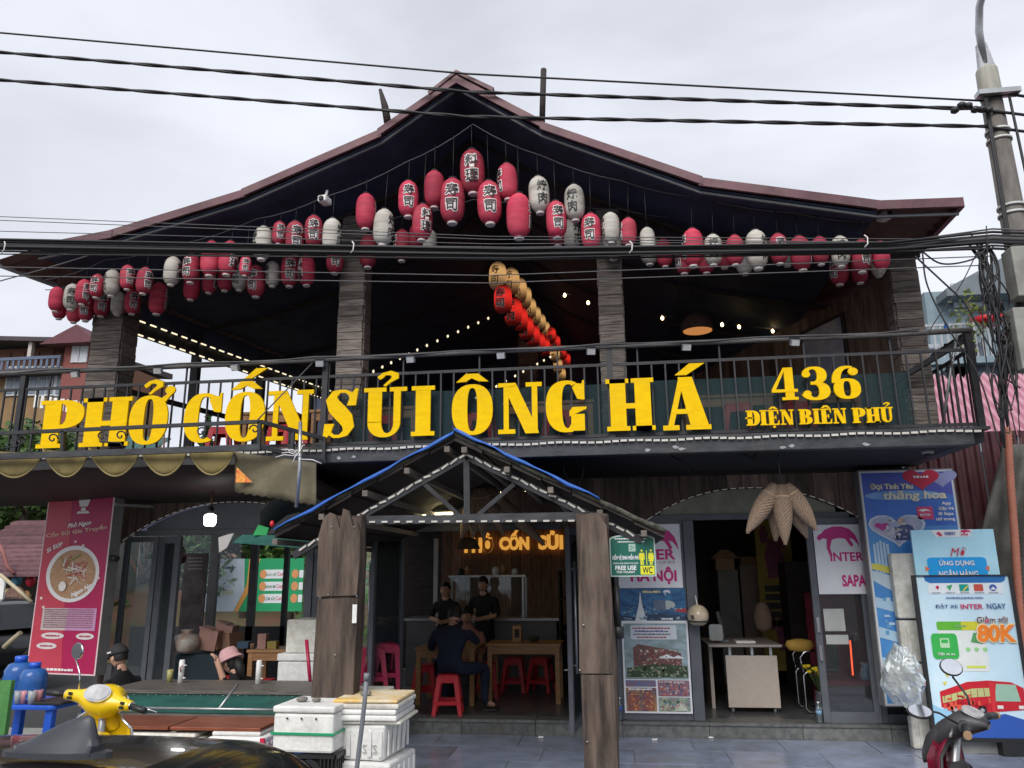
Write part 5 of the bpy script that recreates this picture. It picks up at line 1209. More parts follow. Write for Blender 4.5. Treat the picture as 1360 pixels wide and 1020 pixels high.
tag(MB().box((P(342, 850, 9.7).x, 9.7, zt + .001), (P(353, 850, 9.7).x, 9.8, zt + .18)).build('napkin_box', M('pinkish carton')), 'pinkish napkin box on the tan table', 'box')
tag(MB().box((P(355, 850, 9.7).x, 9.7, zt + .001), (P(367, 850, 9.7).x, 9.8, zt + .09)).build('condiment_tray', M('mustard tin', (.36, .26, .05), .5)), 'mustard coloured tin on the tan table', 'tin')
k = MB().lathe([(.03, 0), (.03, .06), (.022, .07)], (P(336, 850, 9.7).x, 9.7, zt + .001), 10); tag(k.build('jar', kb), 'small brown jar on the tan table', 'jar')
k = MB().box((P(315, 850, 9.75).x, 9.75, zt + .001), (P(330, 850, 9.75).x, 9.9, zt + .08)); tag(k.build('blue_box', M('dull blue box', (.04, .08, .14), .6)), 'dull blue box left on the tan table', 'box')
stool(P(350, 890, 9.25).x, 9.25, .16, 0, 'red plastic stool before the tan side table', 'red stools in the main room', .95)
stool(P(308, 890, 9.3).x, 9.3, .16, 20, 'red plastic stool behind the woman in pink hat', 'red stools in the main room', 1.0)
# ---------------------------------------------------------------- counter and goods on the pavement
CT = T('street_counter', 'long green fronted counter with worn grey board top', 'counter', (-3.9, 7.5, 0))
xa, xb = P(140, 915, 7.3).x, P(418, 915, 7.3).x; zt = P(300, 917, 7.3).z
x = xa; i = 0
for yv in (7.28, 7.52, 7.76):
    piece('top_board', CT, (xa, yv + .002, zt - .03), (xb + random.uniform(-.02, .05), yv + .236, zt), wood_grey)
MB().box((xa, 7.30, zt - .20), (xb - .02, 7.33, zt - .031)).build('front_panel', green_p, CT)
MB().box((xa - .05, 7.24, zt - .235), (xb, 7.34, zt - .205)).build('ledge_board', wood_grey, CT); MB().box((xa, 7.35, .0), (xb - .1, 7.38, zt - .24)).build('lower_panel', green_p, CT)
for x_ in (xa + .05, (xa + xb) / 2, xb - .15): MB().box((x_, 7.9, 0), (x_ + .06, 7.96, zt - .031)).build('leg', wood_grey, CT)
k = MB(); x_ = xa
while x_ < xb: k.lathe([(.006, -.002), (.006, .003)], (x_, 7.298, zt - .045), 6); x_ += .075
so_ = k.build('nail_heads', chrome, CT); so_['kind'] = 'stuff'
dt = T('low_red_table', 'red brown wooden table with metal frame before the green counter', 'table', (-3.9, 6.4, 0)); zt2 = P(300, 955, 6.5).z
xa2, xb2 = P(145, 955, 6.4).x, P(366, 955, 6.4).x
for i, (u0, u1) in enumerate(((0, .47), (.475, 1))): MB().box((xa2 + (xb2 - xa2) * u0, 6.15, zt2 - .025), (xa2 + (xb2 - xa2) * u1 - .01, 6.62, zt2)).build('top_panel', wood_red, dt, bevel=.004)
MB().tube([(xa2, 6.66, zt2 + .05), (xb2 + .1, 6.66, zt2 + .05)], .012, 6).build('frame_rail', galv, dt)
MB().tube([((xa2 + xb2) / 2 + .1, 6.66, zt2 + .05), ((xa2 + xb2) / 2 + .14, 6.9, zt2 + .22)], .012, 6).build('frame_stay', galv, dt)
for x_ in (xa2 + .05, xb2 - .05, (xa2 + xb2) / 2):
    MB().tube([(x_, 6.18, 0), (x_, 6.18, zt2 - .03)], .014, 6).build('leg', galv, dt); MB().tube([(x_, 6.6, 0), (x_, 6.6, zt2 - .03)], .014, 6).build('leg', galv, dt)
for px, a, b in ((240, 9, 50), (343, 9, 50)):      # white pump dispensers on the counter
    p = P(px, 903, 7.75); h = .20; e = T('white_canister', 'white upright tube canister on the counter %s' % ('beside the raised hand' if px < 300 else 'right of the woman in pink hat'), 'canister', (p.x, 7.75, zt), None)
    MB().lathe([(.028, 0), (.028, h), (.024, h + .01), (.024, h + .02)], (p.x, 7.75, zt + .001), 12).build('body', foam, e)
    MB().tube([(p.x + .026, 7.74, zt + .05), (p.x + .055, 7.74, zt + .05)], .006, 6).tube([(p.x + .026, 7.74, zt + .17), (p.x + .055, 7.74, zt + .17)], .006, 6).build('knob', foam, e)
    if px < 300: MB().tube([(p.x + .01, 7.72, zt + .11), (p.x + .012, 7.70, zt + .15), (p.x + .028, 7.715, zt + .17)], .006, 6).build('red_handle', plas_redd, e)
p = P(225, 903, 7.8); tag(MB().lathe([(.026, 0), (.032, .12), (.030, .12), (.024, .006)], (p.x, 7.8, zt + .001), 12).build('tea_glass', M('tea glass', (.45, .42, .16), .2, alpha=.7)), 'glass of pale tea on the counter near the man in cap', 'glass')
tag(MB().tube([P(412, 905, 7.2), P(407, 850, 7.3)], .018, 8).build('red_umbrella_handle', plas_redd), 'dark red stick leaning against white foam boxes', 'stick')
# polystyrene
def fbox(label, x0, x1, y0, y1, z0, z1, mat=foam, lid=True, rot=0, tape=None, ribs=0, group='white foam boxes', taper=.0):
    cx, cy = (x0 + x1) / 2, (y0 + y1) / 2; e = T('foam_box', label, 'box', (cx, cy, z0), group); zl = z1 - (z1 - z0) * .16 if lid else z1; t = taper
    MB().hexa([(x0 + t, y0 + t, z0), (x1 - t, y0 + t, z0), (x1 - t, y1 - t, z0), (x0 + t, y1 - t, z0), (x0, y0, zl), (x1, y0, zl), (x1, y1, zl), (x0, y1, zl)]).build('body', mat, e, bevel=.018)
    if lid: MB().box((x0 - .008, y0 - .008, zl + .004), (x1 + .008, y1 + .008, z1)).build('lid', mat, e, bevel=.014)
    for i in range(ribs):
        xr_ = x0 + (x1 - x0) * (i + .6) / (ribs + .2); MB().box((xr_, y0 - .012 + t * .4, z0 + .03), (xr_ + .03, y0 + .003, zl - .04)).build('rib', mat, e, bevel=.005)
    for i in range(ribs):
        yr_ = y0 + (y1 - y0) * (i + .6) / (ribs + .2); MB().box((x1 - .003, yr_, z0 + .03), (x1 + .010, yr_ + .03, zl - .04)).build('rib', mat, e, bevel=.005)
    if tape: MB().box((x0 - .012, y0 - .012, tape[0]), (x1 + .012, y1 + .012, tape[0] + .016)).build('tape', tape[1], e)
    e.rotation_euler = (0, 0, R(rot)); return e
grt = flat('green tape', (.02, .30, .14), .4); rdt = flat('red tape', (.55, .02, .07), .4)
BY = 5.75
def bp(px, py, Y=BY): return P(px, py, Y)
cr_ = T('plastic_crate', 'black plastic crate under the white foam box with green tape', 'crate', (-2.1, 5.9, 0)); a, b = bp(376, 1020), bp(446, 1020)
cz1 = bp(400, 1000).z - .005; cz0 = .16
MB().box((a.x, BY, cz0), (b.x, BY + .42, cz0 + .02)).build('base', plas_blk, cr_); MB().box((a.x, BY - .01, cz1 - .03), (b.x, BY + .01, cz1)).box((a.x, BY + .41, cz1 - .03), (b.x, BY + .43, cz1)).box((a.x - .01, BY - .01, cz1 - .031), (a.x + .01, BY + .43, cz1 - .001)).box((b.x - .01, BY - .01, cz1 - .031), (b.x + .01, BY + .43, cz1 - .001)).build('rim', plas_blk, cr_)
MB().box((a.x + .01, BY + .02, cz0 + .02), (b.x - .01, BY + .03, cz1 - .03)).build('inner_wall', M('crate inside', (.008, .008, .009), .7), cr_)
for i in range(15):
    x_ = a.x + (b.x - a.x) * i / 14
    if not 4 < i < 10: piece('bar', cr_, (x_ - .006, BY - .006, cz0 + .02), (x_ + .006, BY + .006, cz1 - .03), plas_blk)
for i in range(12):
    y_ = BY + .42 * i / 11; piece('bar', cr_, (b.x - .006, y_ - .006, cz0 + .02), (b.x + .006, y_ + .006, cz1 - .03), plas_blk)
for z in (cz0 + .12, cz0 + .2): MB().box((a.x, BY - .004, z), (b.x, BY + .004, z + .014)).build('cross_bar', plas_blk, cr_)
MB().lathe([(.085, -.006), (.085, .006)], (0, 0, 0), 20).xform(Matrix.Translation(((a.x + b.x) / 2, BY - .004, cz1 - .12)) @ Matrix.Rotation(R(90), 4, 'X')).build('round_badge', plas_blk, cr_)
MB().box((a.x - .02, BY - .02, 0), (b.x + .02, BY + .45, cz0 - .003)).build('lower_crate', plas_blk, cr_)
fb = fbox('white foam box with green tape resting on the black crate', bp(366, 960).x, bp(447, 960).x, BY - .03, BY + .44, bp(400, 999).z, bp(400, 937).z, foam, True, -2, (bp(400, 975).z, grt))
c_ = ORG[fb.name]
for i in range(3): MB().lathe([(.007, -.003), (.007, .003)], (0, 0, 0), 8).xform(Matrix.Translation((c_.x - .12 + i * .11, BY - .042, bp(400, 953).z)) @ Matrix.Rotation(R(90), 4, 'X')).build('hole', black_p, fb)
zA = bp(400, 937).z
fbox('wide foam box with weathered lid behind the green taped box', bp(390, 930).x, bp(473, 930).x, BY + .5, BY + 1.0, bp(400, 999).z, P(420, 920, BY + .6).z, foam_d, True, 2)
zB = P(420, 920, BY + .6).z
def stone_(label, p, r):
    k = MB(); rn = random.Random(int(p[0] * 1000)); rows = []
    for i in range(7):
        f_ = math.pi * i / 6; rows.append([(p[0] + r * (math.sin(f_) * math.cos(t_) * rn.uniform(.85, 1.1)), p[1] + r * .7 * math.sin(f_) * math.sin(t_) * rn.uniform(.85, 1.1), p[2] + r * .45 + r * .48 * math.cos(f_)) for t_ in [2 * math.pi * j / 9 for j in range(9)]])
    k.grid(rows, True, True); tag(k.build('rock', rock), label, 'rock')
q = P(401, 938, BY + .15); stone_('grey rock weighing down the green taped foam box, left', (q.x, BY + .15, zA), .045); q = P(420, 938, BY + .15); stone_('grey rock weighing down the green taped foam box, right', (q.x, BY + .15, zA), .036)
q = P(424, 915, BY + .75); stone_('long grey rock on the weathered foam lid', (q.x, BY + .75, zB), .06)
xa3, xb3 = P(441, 980, 5.9).x, P(517, 980, 5.9).x
z_c = P(470, 962, 5.9).z; z_d = P(470, 1012, 5.9).z
b1 = fbox('tall white foam box with ribbed sides under the stacked lids', xa3, xb3, 5.9, 6.4, z_d + .006, z_c, foam, False, -6, None, 5, taper=.02)
text('SXS', b1, flat('pencil grey', (.35, .35, .36), .7), (xa3 + .26, 5.902, z_d + .06), XV, ZV, .11, .06, 0)
fbox('lowest white foam box under the ribbed box', xa3 - .03, xb3 + .05, 5.88, 6.42, 0, z_d, foam, False, -6, None, 5)
zz = z_c
for i, (h, m_, lab, dx, dy) in enumerate(((.022, foam_d, 'bottom', .03, .02), (.04, foam, 'second', 0, 0), (.035, foam, 'third', -.005, 0), (.035, foam_d, 'fourth', .01, .01), (.026, M('yellowed foam lid', (.66, .42, .12), .7, (.72, .68, .55), 4, dirt=.3), 'top yellowed', .0, .02))):
    zz += .003; e = MB().box((xa3 + .0 + dx, 5.86 + dy, zz), (xb3 + .06 + dx, 6.40, zz + h)).build('polystyrene_slab', m_, None, bevel=.012); tag(e, '%s white foam lid in the stack on the ribbed box' % lab if 'yellow' not in lab else 'yellowed foam lid topping the stack on the ribbed box', 'lid', 'stacked foam lids'); zz += h
q = P(486, 920, 6.05); stone_('grey rock on the yellowed foam lid', (q.x, 6.05, zz), .05)
gp = T('grey_pipe', 'grey plastic pipe standing upright before the foam boxes', 'pipe', P(474, 1020, 5.6)); 
MB().tube([P(487, 897, 5.6), P(484, 935, 5.6), P(471, 1045, 5.6), P(468, 1075, 5.6)], .017, 10).build('tube', plas_grey, gp); MB().tube([P(487.3, 894, 5.6), P(486.5, 904, 5.6)], .021, 10).build('end_cap', plas_grey, gp)
for i, (a, b, c, d, m_, lab) in enumerate(((283, 358, 976, 994, foam, 'right foam tray with red tape below the red brown table'), (150, 272, 978, 998, foam_d, 'left foam tray below the red brown table'))):
    z0_, z1_ = P((a + b) / 2, d, 6.2).z, P((a + b) / 2, c, 6.2).z
    e = fbox(lab, P(a, 985, 6.2).x, P(b, 985, 6.2).x, 6.1, 6.5, z0_, z1_, m_, False, 0, None, 5, group='foam trays under the table')
    if i == 0: MB().box((P(346, 985, 6.1).x, 6.085, z0_ - .01), (P(352, 985, 6.1).x, 6.1, z1_)).build('tape', rdt, e); MB().box((P(283, 985, 6.1).x, 6.08, z0_ - .025), (P(360, 985, 6.1).x, 6.52, z0_ - .004)).build('tray_rim', rdt, e)
    z2_ = P((a + b) / 2, c - 6, 6.2).z; tag(MB().box((P(a + 3, 975, 6.2).x, 6.14, z1_ + .003), (P(b - 8, 975, 6.2).x, 6.52, z2_)).build('polystyrene_slab', m_, bevel=.012), 'loose foam lid lying on the %s foam tray' % ('right' if i == 0 else 'left'), 'lid', 'loose foam lids')
k = MB().lathe([(.15, 0), (.17, .05), (.18, .25), (.17, .3)], (P(362, 1015, 6.0).x, 6.25, .16), 14); tag(k.build('blue_tub', plas_blue), 'blue plastic tub under the red brown table', 'tub')
# foam boxes behind the counter
w0, w1 = P(376, 870, 8.5).x, P(424, 870, 8.5).x
za, zb, zc = P(400, 868, 8.5).z, P(400, 823, 8.5).z, P(400, 905, 8.5).z
fbox('upper white foam box stacked left of the porch post', w0 + .02, w1, 8.5, 8.95, za + .004, zb, foam_d, False); fbox('lower white foam box stacked left of the porch post', w0 - .05, w1, 8.48, 8.97, .45, za, foam, True)
fbox('bottom white foam box of the stack left of the porch post', w0 - .05, w1, 8.48, 8.97, .0, .445, foam, False)
# ---------------------------------------------------------------- awning on the left
AW = T('retractable_awning', 'olive gold canvas awning with scalloped flaps under the left balcony', 'awning', (-5, 7.3, 3))
zf = 2.86
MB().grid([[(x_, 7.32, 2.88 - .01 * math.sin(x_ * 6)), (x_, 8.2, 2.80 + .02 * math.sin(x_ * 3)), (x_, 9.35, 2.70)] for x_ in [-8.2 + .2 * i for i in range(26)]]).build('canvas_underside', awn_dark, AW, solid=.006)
sc = [(-22, 56), (57, 117), (118, 185), (186, 248), (249, 311)]
for (a, b) in sc:
    rows = []
    for i in range(13):
        u = i / 12; px = a + (b - a) * u; top = 601 - .014 * px + 6 * u - 3 + (0 if u > .02 else -2); dep = math.sin(math.pi * min(max(u, .0), 1)) ** .75 * 33
        r_ = []
        for j in range(6):
            v = j / 5; bul = .035 * math.sin(math.pi * v) * math.sin(math.pi * u) + .05 * v
            r_.append(P(px, top + dep * v + .5 * v, 7.12 - bul))
        rows.append(r_)
    MB().grid(rows).build('scalloped_flap', awn_gold, AW, solid=.006)
    k = MB().tube([r_[-1] for r_ in rows], .009, 6, False); k.build('piping', M('pale piping', (.30, .24, .10), .7), AW)
rows = []
for i in range(22):      # straight hanging end flap with a wavy hem
    u = i / 21; px = 312 + 108 * u; r_ = []
    for j in range(7):
        v = j / 6; y_ = 600 + 15 * u + (52 + 3 * u + (2.5 if i % 2 else 0) * (v == 1)) * v
        r_.append(P(px, y_, 7.12 + .06 * math.sin(u * 9 + v * 2) * v + .04 * u - .05 * math.sin(u * 3.1) * v))
    rows.append(r_)
MB().grid(rows).build('end_flap', M('faded olive canvas', (.165, .142, .085), .8, (.10, .085, .05), 4, bump=.35, dirt=.35), AW, solid=.006)
o_ = P(313, 641, 7.05); MB().prism([(0, 0), (.17, .0), (0, .15)], o_, (1, 0, 0), (0, 0, 1), .003).build('printed_corner', M('orange yellow print', (.80, .42, .05), .5, (.62, .08, .04), 40), AW)
# white clip rail
k = MB(); px = 0
while px < 312:
    p = P(px, 607 - .018 * px, 7.18); k.box((p.x, p.y, p.z - .008), (p.x + .05, p.y + .008, p.z + .010)); px += 10
k.build('clip_rail', led_faint_glow, AW)
FR = T('awning_frame', 'black iron frame with scroll ornaments above the scalloped awning', 'frame', (-5, 7.0, 3))
fy = 6.98
a, b, c = P(-40, 577.5, fy), P(346, 560, fy), P(432, 583, 7.40)
MB().bar(a, b, .035, .035).build('top_bar', iron, FR); MB().bar(b, c, .035, .035).build('return_bar', iron, FR)
a2, b2, c2 = P(-40, 608, fy), P(346, 594, fy), P(432, 613, 7.40)
MB().bar(a2, b2, .04, .06).build('bottom_bar', iron_worn, FR); MB().bar(b2, c2, .035, .035).build('return_bar', iron, FR)
for px, t, bt in ((84, 573, 604), (345, 560, 598), (389, 572, 606), (431, 583, 614)):
    Y_ = fy if px < 346 else fy + (px - 346) / 86 * .42; MB().bar(P(px, t, Y_), P(px - 1, bt, Y_), .035, .035).build('upright', iron, FR)
MB().tube([P(415, 482, 7.35), P(340, 560, 7.0)], .007, 5).build('stay_chain', cable_g, FR)
def scroll(px, py, s, flip=1):
    pts = []
    for i in range(20):
        t = i / 19; a_ = t * 4.2 * math.pi / 2; r = (1 - t * .8) * s; pts.append(P(px + flip * r * math.cos(a_), py - r * math.sin(a_), fy))
    MB().tube(pts, .008, 5).build('scroll', iron, FR)
for px, fl_ in ((28, 1), (70, 1), (97, -1), (135, 1), (160, 1), (267, 1), (338, -1)): scroll(px, 583 - (px - 60) * .045, 7, fl_)
MB().tube([P(2, 596, fy), P(25, 592, fy), P(34, 585, fy)], .008, 5).tube([P(133, 587, fy), P(160, 588, fy), P(163, 594, fy)], .008, 5).build('scroll', iron, FR)
sp = T('stay_pole', 'galvanised tube hanging with tied straps at the awning corner', 'pole', P(397, 690, 6.95))
MB().tube([P(399, 560, 6.95), P(398, 620, 6.95), P(393.5, 674, 6.95)], .019, 8).build('tube', galv, sp)
for i in range(7): 
    a_ = random.uniform(0, 6.28); p = P(396 + random.uniform(-3, 3), 604 + random.uniform(-6, 6), 6.93); MB().tube([p, p + Vector((.13 * math.cos(a_), -.02, .06 * math.sin(a_))), p + Vector((.22 * math.cos(a_), -.01, .10 * math.sin(a_) - .03))], .005, 4).build('tied_strap', white_p, sp)
# folded canopy pieces between awning and porch
k = MB().grid([[P(345 + 90 * u, 680 - 30 * math.sin(u * 3) + 38 * v * (1 - .4 * u), 7.6 + .2 * v) for v in (0, .5, 1)] for u in (0, .2, .4, .6, .8, 1)])
tag(k.build('folded_umbrella_cloth', M('dark grey green cloth', (.05, .055, .052), .85, bump=.4), solid=.01), 'dark folded cloth hanging behind the porch eave', 'cloth')
e = T('green_tin_awning', 'green painted sheet of tin propped under the left porch eave', 'awning', P(310, 722, 7.4)); a, b = P(308, 721, 7.4), P(440, 724, 7.0)
MB().hexa([P(308, 721, 7.4), P(440, 731, 6.9), P(440, 731, 7.6), P(308, 721, 8.0), P(322, 710, 7.4), P(440, 712, 6.9), P(440, 712, 7.6), P(322, 710, 8.0)]).build('sheet', green_p, e)
MB().prism([(0, 0), (.14, .0), (.16, .07), (.05, .10)], P(337, 711, 7.3), (1, 0, 0), (0, 0, 1), .02).build('green_rag', ink(.02, .30, .08), e); MB().prism([(0, .06), (.10, .09), (.16, .1), (.1, -.04), (.02, -.09)], P(290, 722, 7.45), (1, 0, 0), (0, 0, 1), .01).build('torn_plastic', M('torn plastic', (.42, .40, .38), .6), e)
MB().lathe([(.012, 0), (.022, .02), (.02, .045), (.008, .06)], P(361, 700, 7.0), 8).build('red_knob', plas_red, e)
# ---------------------------------------------------------------- pink light box sign
def signframe(pl_, pr_, z0, z1):
    x = Vector((pr_.x - pl_.x, pr_.y - pl_.y, 0)); w = x.length; x.normalize(); return Vector((pl_.x, pl_.y, z0)), x, w, z1 - z0
PK = T('pink_light_box', 'tall pink light box sign with a noodle bowl at the left end', 'sign', (-6.6, 9.0, .6))
o, x, w, h = signframe(P(50, 775, 9.1), P(140, 775, 8.9), P(95, 896, 9.0).z, P(105, 656, 9.0).z)
n_ = x.cross(ZV).normalized()
def onp(par, poly, mat, name, off): return panel(o, x, ZV, [(u * w, v * h) for u, v in poly], par, mat, name, off)
k = MB(); k.prism([(0, 0), (w, 0), (w, h), (0, h)], o - n_ * .16, x, ZV, .16); k.build('box', M('light box side', (.22, .22, .22), .5, dirt=.3), PK)
onp(PK, [(0, 0), (1, 0), (1, 1), (0, 1)], ink(.72, .55, .56), 'rim', .001)
onp(PK, [(.02, .008), (.98, .008), (.98, .992), (.02, .992)], M('crimson print', (.40, .012, .085), .35, (.36, .01, .075), 3), 'face', .003)
onp(PK, [(.02, .008), (.52, .008), (.46, .3), (.42, .6), (.40, .8), (.37, .992), (.02, .992)], M('coral red print', (.52, .055, .085), .35, (.47, .045, .08), 3), 'lighter_field', .005)
def tp(s_, u, v, uw, vh, m, bold=.02, sh=0, rot=0):
    xx = x * math.cos(rot) + ZV * math.sin(rot); yy = ZV * math.cos(rot) - x * math.sin(rot); text(s_, PK, m, o + x * (u * w) + ZV * (v * h) + n_ * .011, xx, yy, uw * w, vh * h, bold, sh)
cream = ink(.75, .62, .58); white_i = ink(.80, .78, .78)
# chef hat emblem with a ribbon
onp(PK, [(.50, .925), (.62, .925), (.64, .955), (.65, .972), (.61, .980), (.56, .985), (.51, .980), (.47, .972), (.48, .955)], white_i, 'emblem', .007); onp(PK, [(.46, .885), (.66, .885), (.63, .90), (.56, .893), (.49, .90)], white_i, 'emblem_ribbon', .007); onp(PK, ell(.56, .908, .04, .013, 12), white_i, 'emblem_bowl', .007)
tp('Phở Ngon', .36, .795, .34, .035, white_i, .03, .25, .1); tp('Cốn Sủi Gia Truyền', .05, .745, .90, .036, ink(.72, .45, .36), .03, 0, .09)
tp('Sì Sụp', .10, .655, .24, .032, white_i, .03, .2, .42); tp('Ngon Ngon', .55, .405, .36, .034, white_i, .03, .2, .40)
onp(PK, ell(.51, .545, .39, .158, 32), ink(.72, .70, .70), 'bowl_rim', .007); onp(PK, ell(.515, .543, .335, .136, 32), M('broth print', (.36, .17, .08), .4, (.42, .28, .16), 24), 'bowl_broth', .009)
rn = random.Random(4)
for i in range(30):
    a_, r_ = rn.uniform(0, 6.28), rn.uniform(0, .85) ** .7; cu, cv = .53 + .22 * r_ * math.cos(a_), .56 + .085 * r_ * math.sin(a_); an = rn.uniform(0, 3.14); l_ = rn.uniform(.05, .11)
    dx, dy = l_ * math.cos(an), l_ * math.sin(an) * .4; onp(PK, [(cu - dx, cv - dy), (cu - dx + .02 * math.sin(an), cv - dy - .008), (cu + dx, cv + dy), (cu + dx - .02 * math.sin(an), cv + dy + .008)], (ink(.62, .52, .48) if i % 3 else ink(.42, .10, .09)) if i % 7 else ink(.22, .28, .08), 'bowl_topping', .0105 + .0004 * i)
onp(PK, ell(.40, .475, .055, .028, 14), ink(.75, .70, .66), 'egg', .0245)
for (u, v, r_) in ((.62, .70, .022), (.50, .725, .018), (.09, .41, .02), (.90, .52, .018), (.14, .36, .02)): onp(PK, ell(u, v, r_, r_ * .42, 10), cream, 'dot', .007)
onp(PK, [(.14, .235), (.93, .235), (.93, .355), (.14, .355)], ink(.55, .46, .46), 'text_box', .007); onp(PK, [(.50, .235), (.93, .235), (.93, .355), (.52, .355)], ink(.52, .26, .45), 'text_box_tint', .009)
for i in range(9): scrib(PK, o + x * (.17 * w) + ZV * ((.343 - i * .0118) * h) + n_ * .0115, x, ZV, .72 * w, .007 * h, ink(.25, .12, .14), i)
for (u, v, r_) in ((.33, .205, .17), (.80, .205, .13), (.26, .15, .15)): onp(PK, ell(u, v, r_, .018, 16), ink(.66, .60, .60), 'speech_bubble', .007); scrib(PK, o + x * ((u - r_ * .6) * w) + ZV * ((v - .004) * h) + n_ * .0115, x, ZV, r_ * 1.2 * w, .008 * h, ink(.4, .03, .06))
scrib(PK, o + x * (.20 * w) + ZV * (.02 * h) + n_ * .0115, x, ZV, .5 * w, .012 * h, white_i)
MB().bar(o + x * (w + .01) + ZV * h * .93, o + x * (w + .25) + ZV * h * .93 + Vector((0, .5, 0)), .02, .03).build('bracket', galv, PK)
MB().tube([o + x * w + ZV * h * .63 - n_ * .05, o + x * (w + .12) + ZV * h * .625 - n_ * .02], .035, 10).build('pipe_stub', plas_blk, PK)
MB().tube([o + x * (w * .35) + ZV * h - n_ * .08, o + x * (w * .36) + ZV * (h + .25) - n_ * .08], .02, 8).build('hanger', galv, PK)
# ---------------------------------------------------------------- blue light box sign
BL = T('blue_light_box', 'tall blue light box sign with hearts right of the shop door', 'sign', (3.3, 9.2, .4)); yb_ = 9.12
xa, xb = P(1142, 640, yb_).x, P(1266, 640, yb_).x; z0, z1 = P(1180, 937, yb_).z, P(1200, 625, yb_).z; o = Vector((xa, yb_, z0)); w, h = xb - xa, z1 - z0
MB().box((xa - .012, yb_, z0 - .012), (xb + .012, yb_ + .18, z1 + .012)).build('box', M('light box side'), BL)
def bv(v): return v if v > .985 or v < .01 else (1 - (1 - v) * .62 if v > .2 else v * 2.52)
def ob_(poly, mat, name, off): return panel(o, XV, ZV, [(u * w, bv(v) * h) for u, v in poly], BL, mat, name, off)
def tb_(s_, u, v, uw, vh, m, bold=.02, sh=0): text(s_, BL, m, (o.x + u * w, yb_ - .012, o.z + bv(v) * h), XV, ZV, uw * w, vh * h * .66, bold, sh)
ob_([(0, 0), (1, 0), (1, 1), (0, 1)], ink(.62, .64, .66), 'rim', .001)
ob_([(.02, .008), (.98, .008), (.98, .60), (.02, .60)], M('sky blue print', (.05, .20, .52), .35, (.08, .28, .60), 2), 'face', .003); ob_([(.02, .60), (.98, .60), (.98, .82), (.02, .82)], M('royal blue print', (.03, .12, .48), .35, (.05, .18, .55), 2), 'face_upper', .003); ob_([(.02, .82), (.98, .82), (.98, .992), (.02, .992)], M('violet blue print', (.07, .07, .36), .35, (.05, .10, .44), 2), 'face_top', .003)
def heart(cu, cv, s_, mat, off, name):
    pts = []
    for i in range(24):
        t = 2 * math.pi * i / 24; pts.append((cu + s_ * .062 * 16 * math.sin(t) ** 3 / 2, cv + s_ * .026 * (13 * math.cos(t) - 5 * math.cos(2 * t) - 2 * math.cos(3 * t) - math.cos(4 * t)) / 2))
    return ob_(pts[::-1], mat, name, off)
ob_(ell(.45, .82, .42, .035, 20), M('glow cloud print', (.25, .45, .72), .4, (.10, .25, .60), 4), 'light_cloud', .0045)
heart(.66, .94, .40, ink(.50, .01, .05), .006, 'red_heart'); heart(.88, .945, .34, ink(.28, .30, .55), .005, 'photo_heart')
scrib(BL, (o.x + .58 * w, yb_ - .010, o.z + .965 * h), XV, ZV, .16 * w, .010 * h, white_i)
goldp = ink(.72, .66, .50); tb_('Đợi Tình Yêu', .10, .855, .46, .05, goldp, .04); tb_('thăng hoa', .22, .775, .68, .075, goldp, .03, .1)
ob_([(.57, .645), (.74, .645), (.74, .735), (.57, .735)], ink(.62, .05, .16), 'app_square', .006)
panel((o.x + .585 * w, yb_, o.z + bv(.705) * h), XV, ZV, [(a * .13, b * .08) for a, b in ((0, .02), (.2, .22), (.5, .28), (.8, .2), (1, -.1), (.8, .02), (.5, .0), (.3, -.2), (.25, 0))][::-1], BL, white_i, 'app_logo', .008); tb_('INTER', .60, .668, .11, .016, white_i)
for i, s_ in enumerate(('App', 'Đặt Vé', 'đi Sapa', 'chỉ trong')): tb_(s_, (.86, .82, .81, .78)[i] - .02, .74 - i * .037, (.10, .16, .16, .20)[i], .028, white_i, .03)
heart(.34, .585, .62, ink(.55, .60, .68), .006, 'large_photo_heart'); heart(.34, .585, .56, M('couple photo print', (.50, .46, .55), .4, (.28, .34, .5), 7), .0075, 'large_photo'); ob_([(.30, .50), (.56, .50), (.50, .60), (.42, .62), (.34, .59)], ink(.06, .08, .20), 'photo_jacket', .009); ob_(ell(.39, .635, .045, .022, 12), ink(.50, .34, .28), 'photo_face', .0095)
heart(.18, .60, .16, ink(.45, .03, .25), .0095, 'small_heart')
tw_ = ink(.42, .56, .68)
for i in range(5): ob_([(.06 + i * .035, .27), (.085 + i * .035, .27), (.085 + i * .035, .50 - .012 * abs(i - 2)), (.06 + i * .035, .50 - .012 * abs(i - 2))], tw_, 'tower_bay', .006)
ob_([(.02, .30), (.10, .29), (.45, .21), (.98, .18), (.98, .22), (.5, .255), (.1, .335), (.02, .34)], ink(.62, .58, .10), 'road_stripe', .007); ob_([(.02, .22), (.5, .16), (.98, .12), (.98, .18), (.45, .21), (.02, .29)], ink(.48, .60, .66), 'road_field', .0065)
ob_(ell(.36, .215, .15, .045, 20), ink(.55, .04, .12), 'wheel_picture', .009); ob_(ell(.36, .215, .09, .027, 16), ink(.62, .45, .50), 'wheel_hub', .0105)
for i in range(3): ob_([(.02, .06 + i * .05), (.7, .03 + i * .05), (.7, .045 + i * .05), (.02, .078 + i * .05)], ink(.40, .58, .72), 'wave_stripe', .008)
ob_([(.40, .10), (.95, .10), (.95, .14), (.40, .14), (.45, .12)], ink(.55, .03, .06), 'ribbon', .009); tb_('HÓA', .50, .108, .16, .022, white_i, .02)
dabs(BL, (o.x + .05 * w, yb_ - .011, o.z + .05 * h), .8 * w, .40 * h, 22, ((.12, .34, .60), (.45, .60, .72), (.05, .16, .40)), .001, .035, 8)
dabs(BL, (o.x + .22 * w, yb_ - .010, o.z + .70 * h), .22 * w, .08 * h, 14, ((.55, .45, .42), (.25, .28, .40), (.65, .62, .66)), .001, .022, 9)
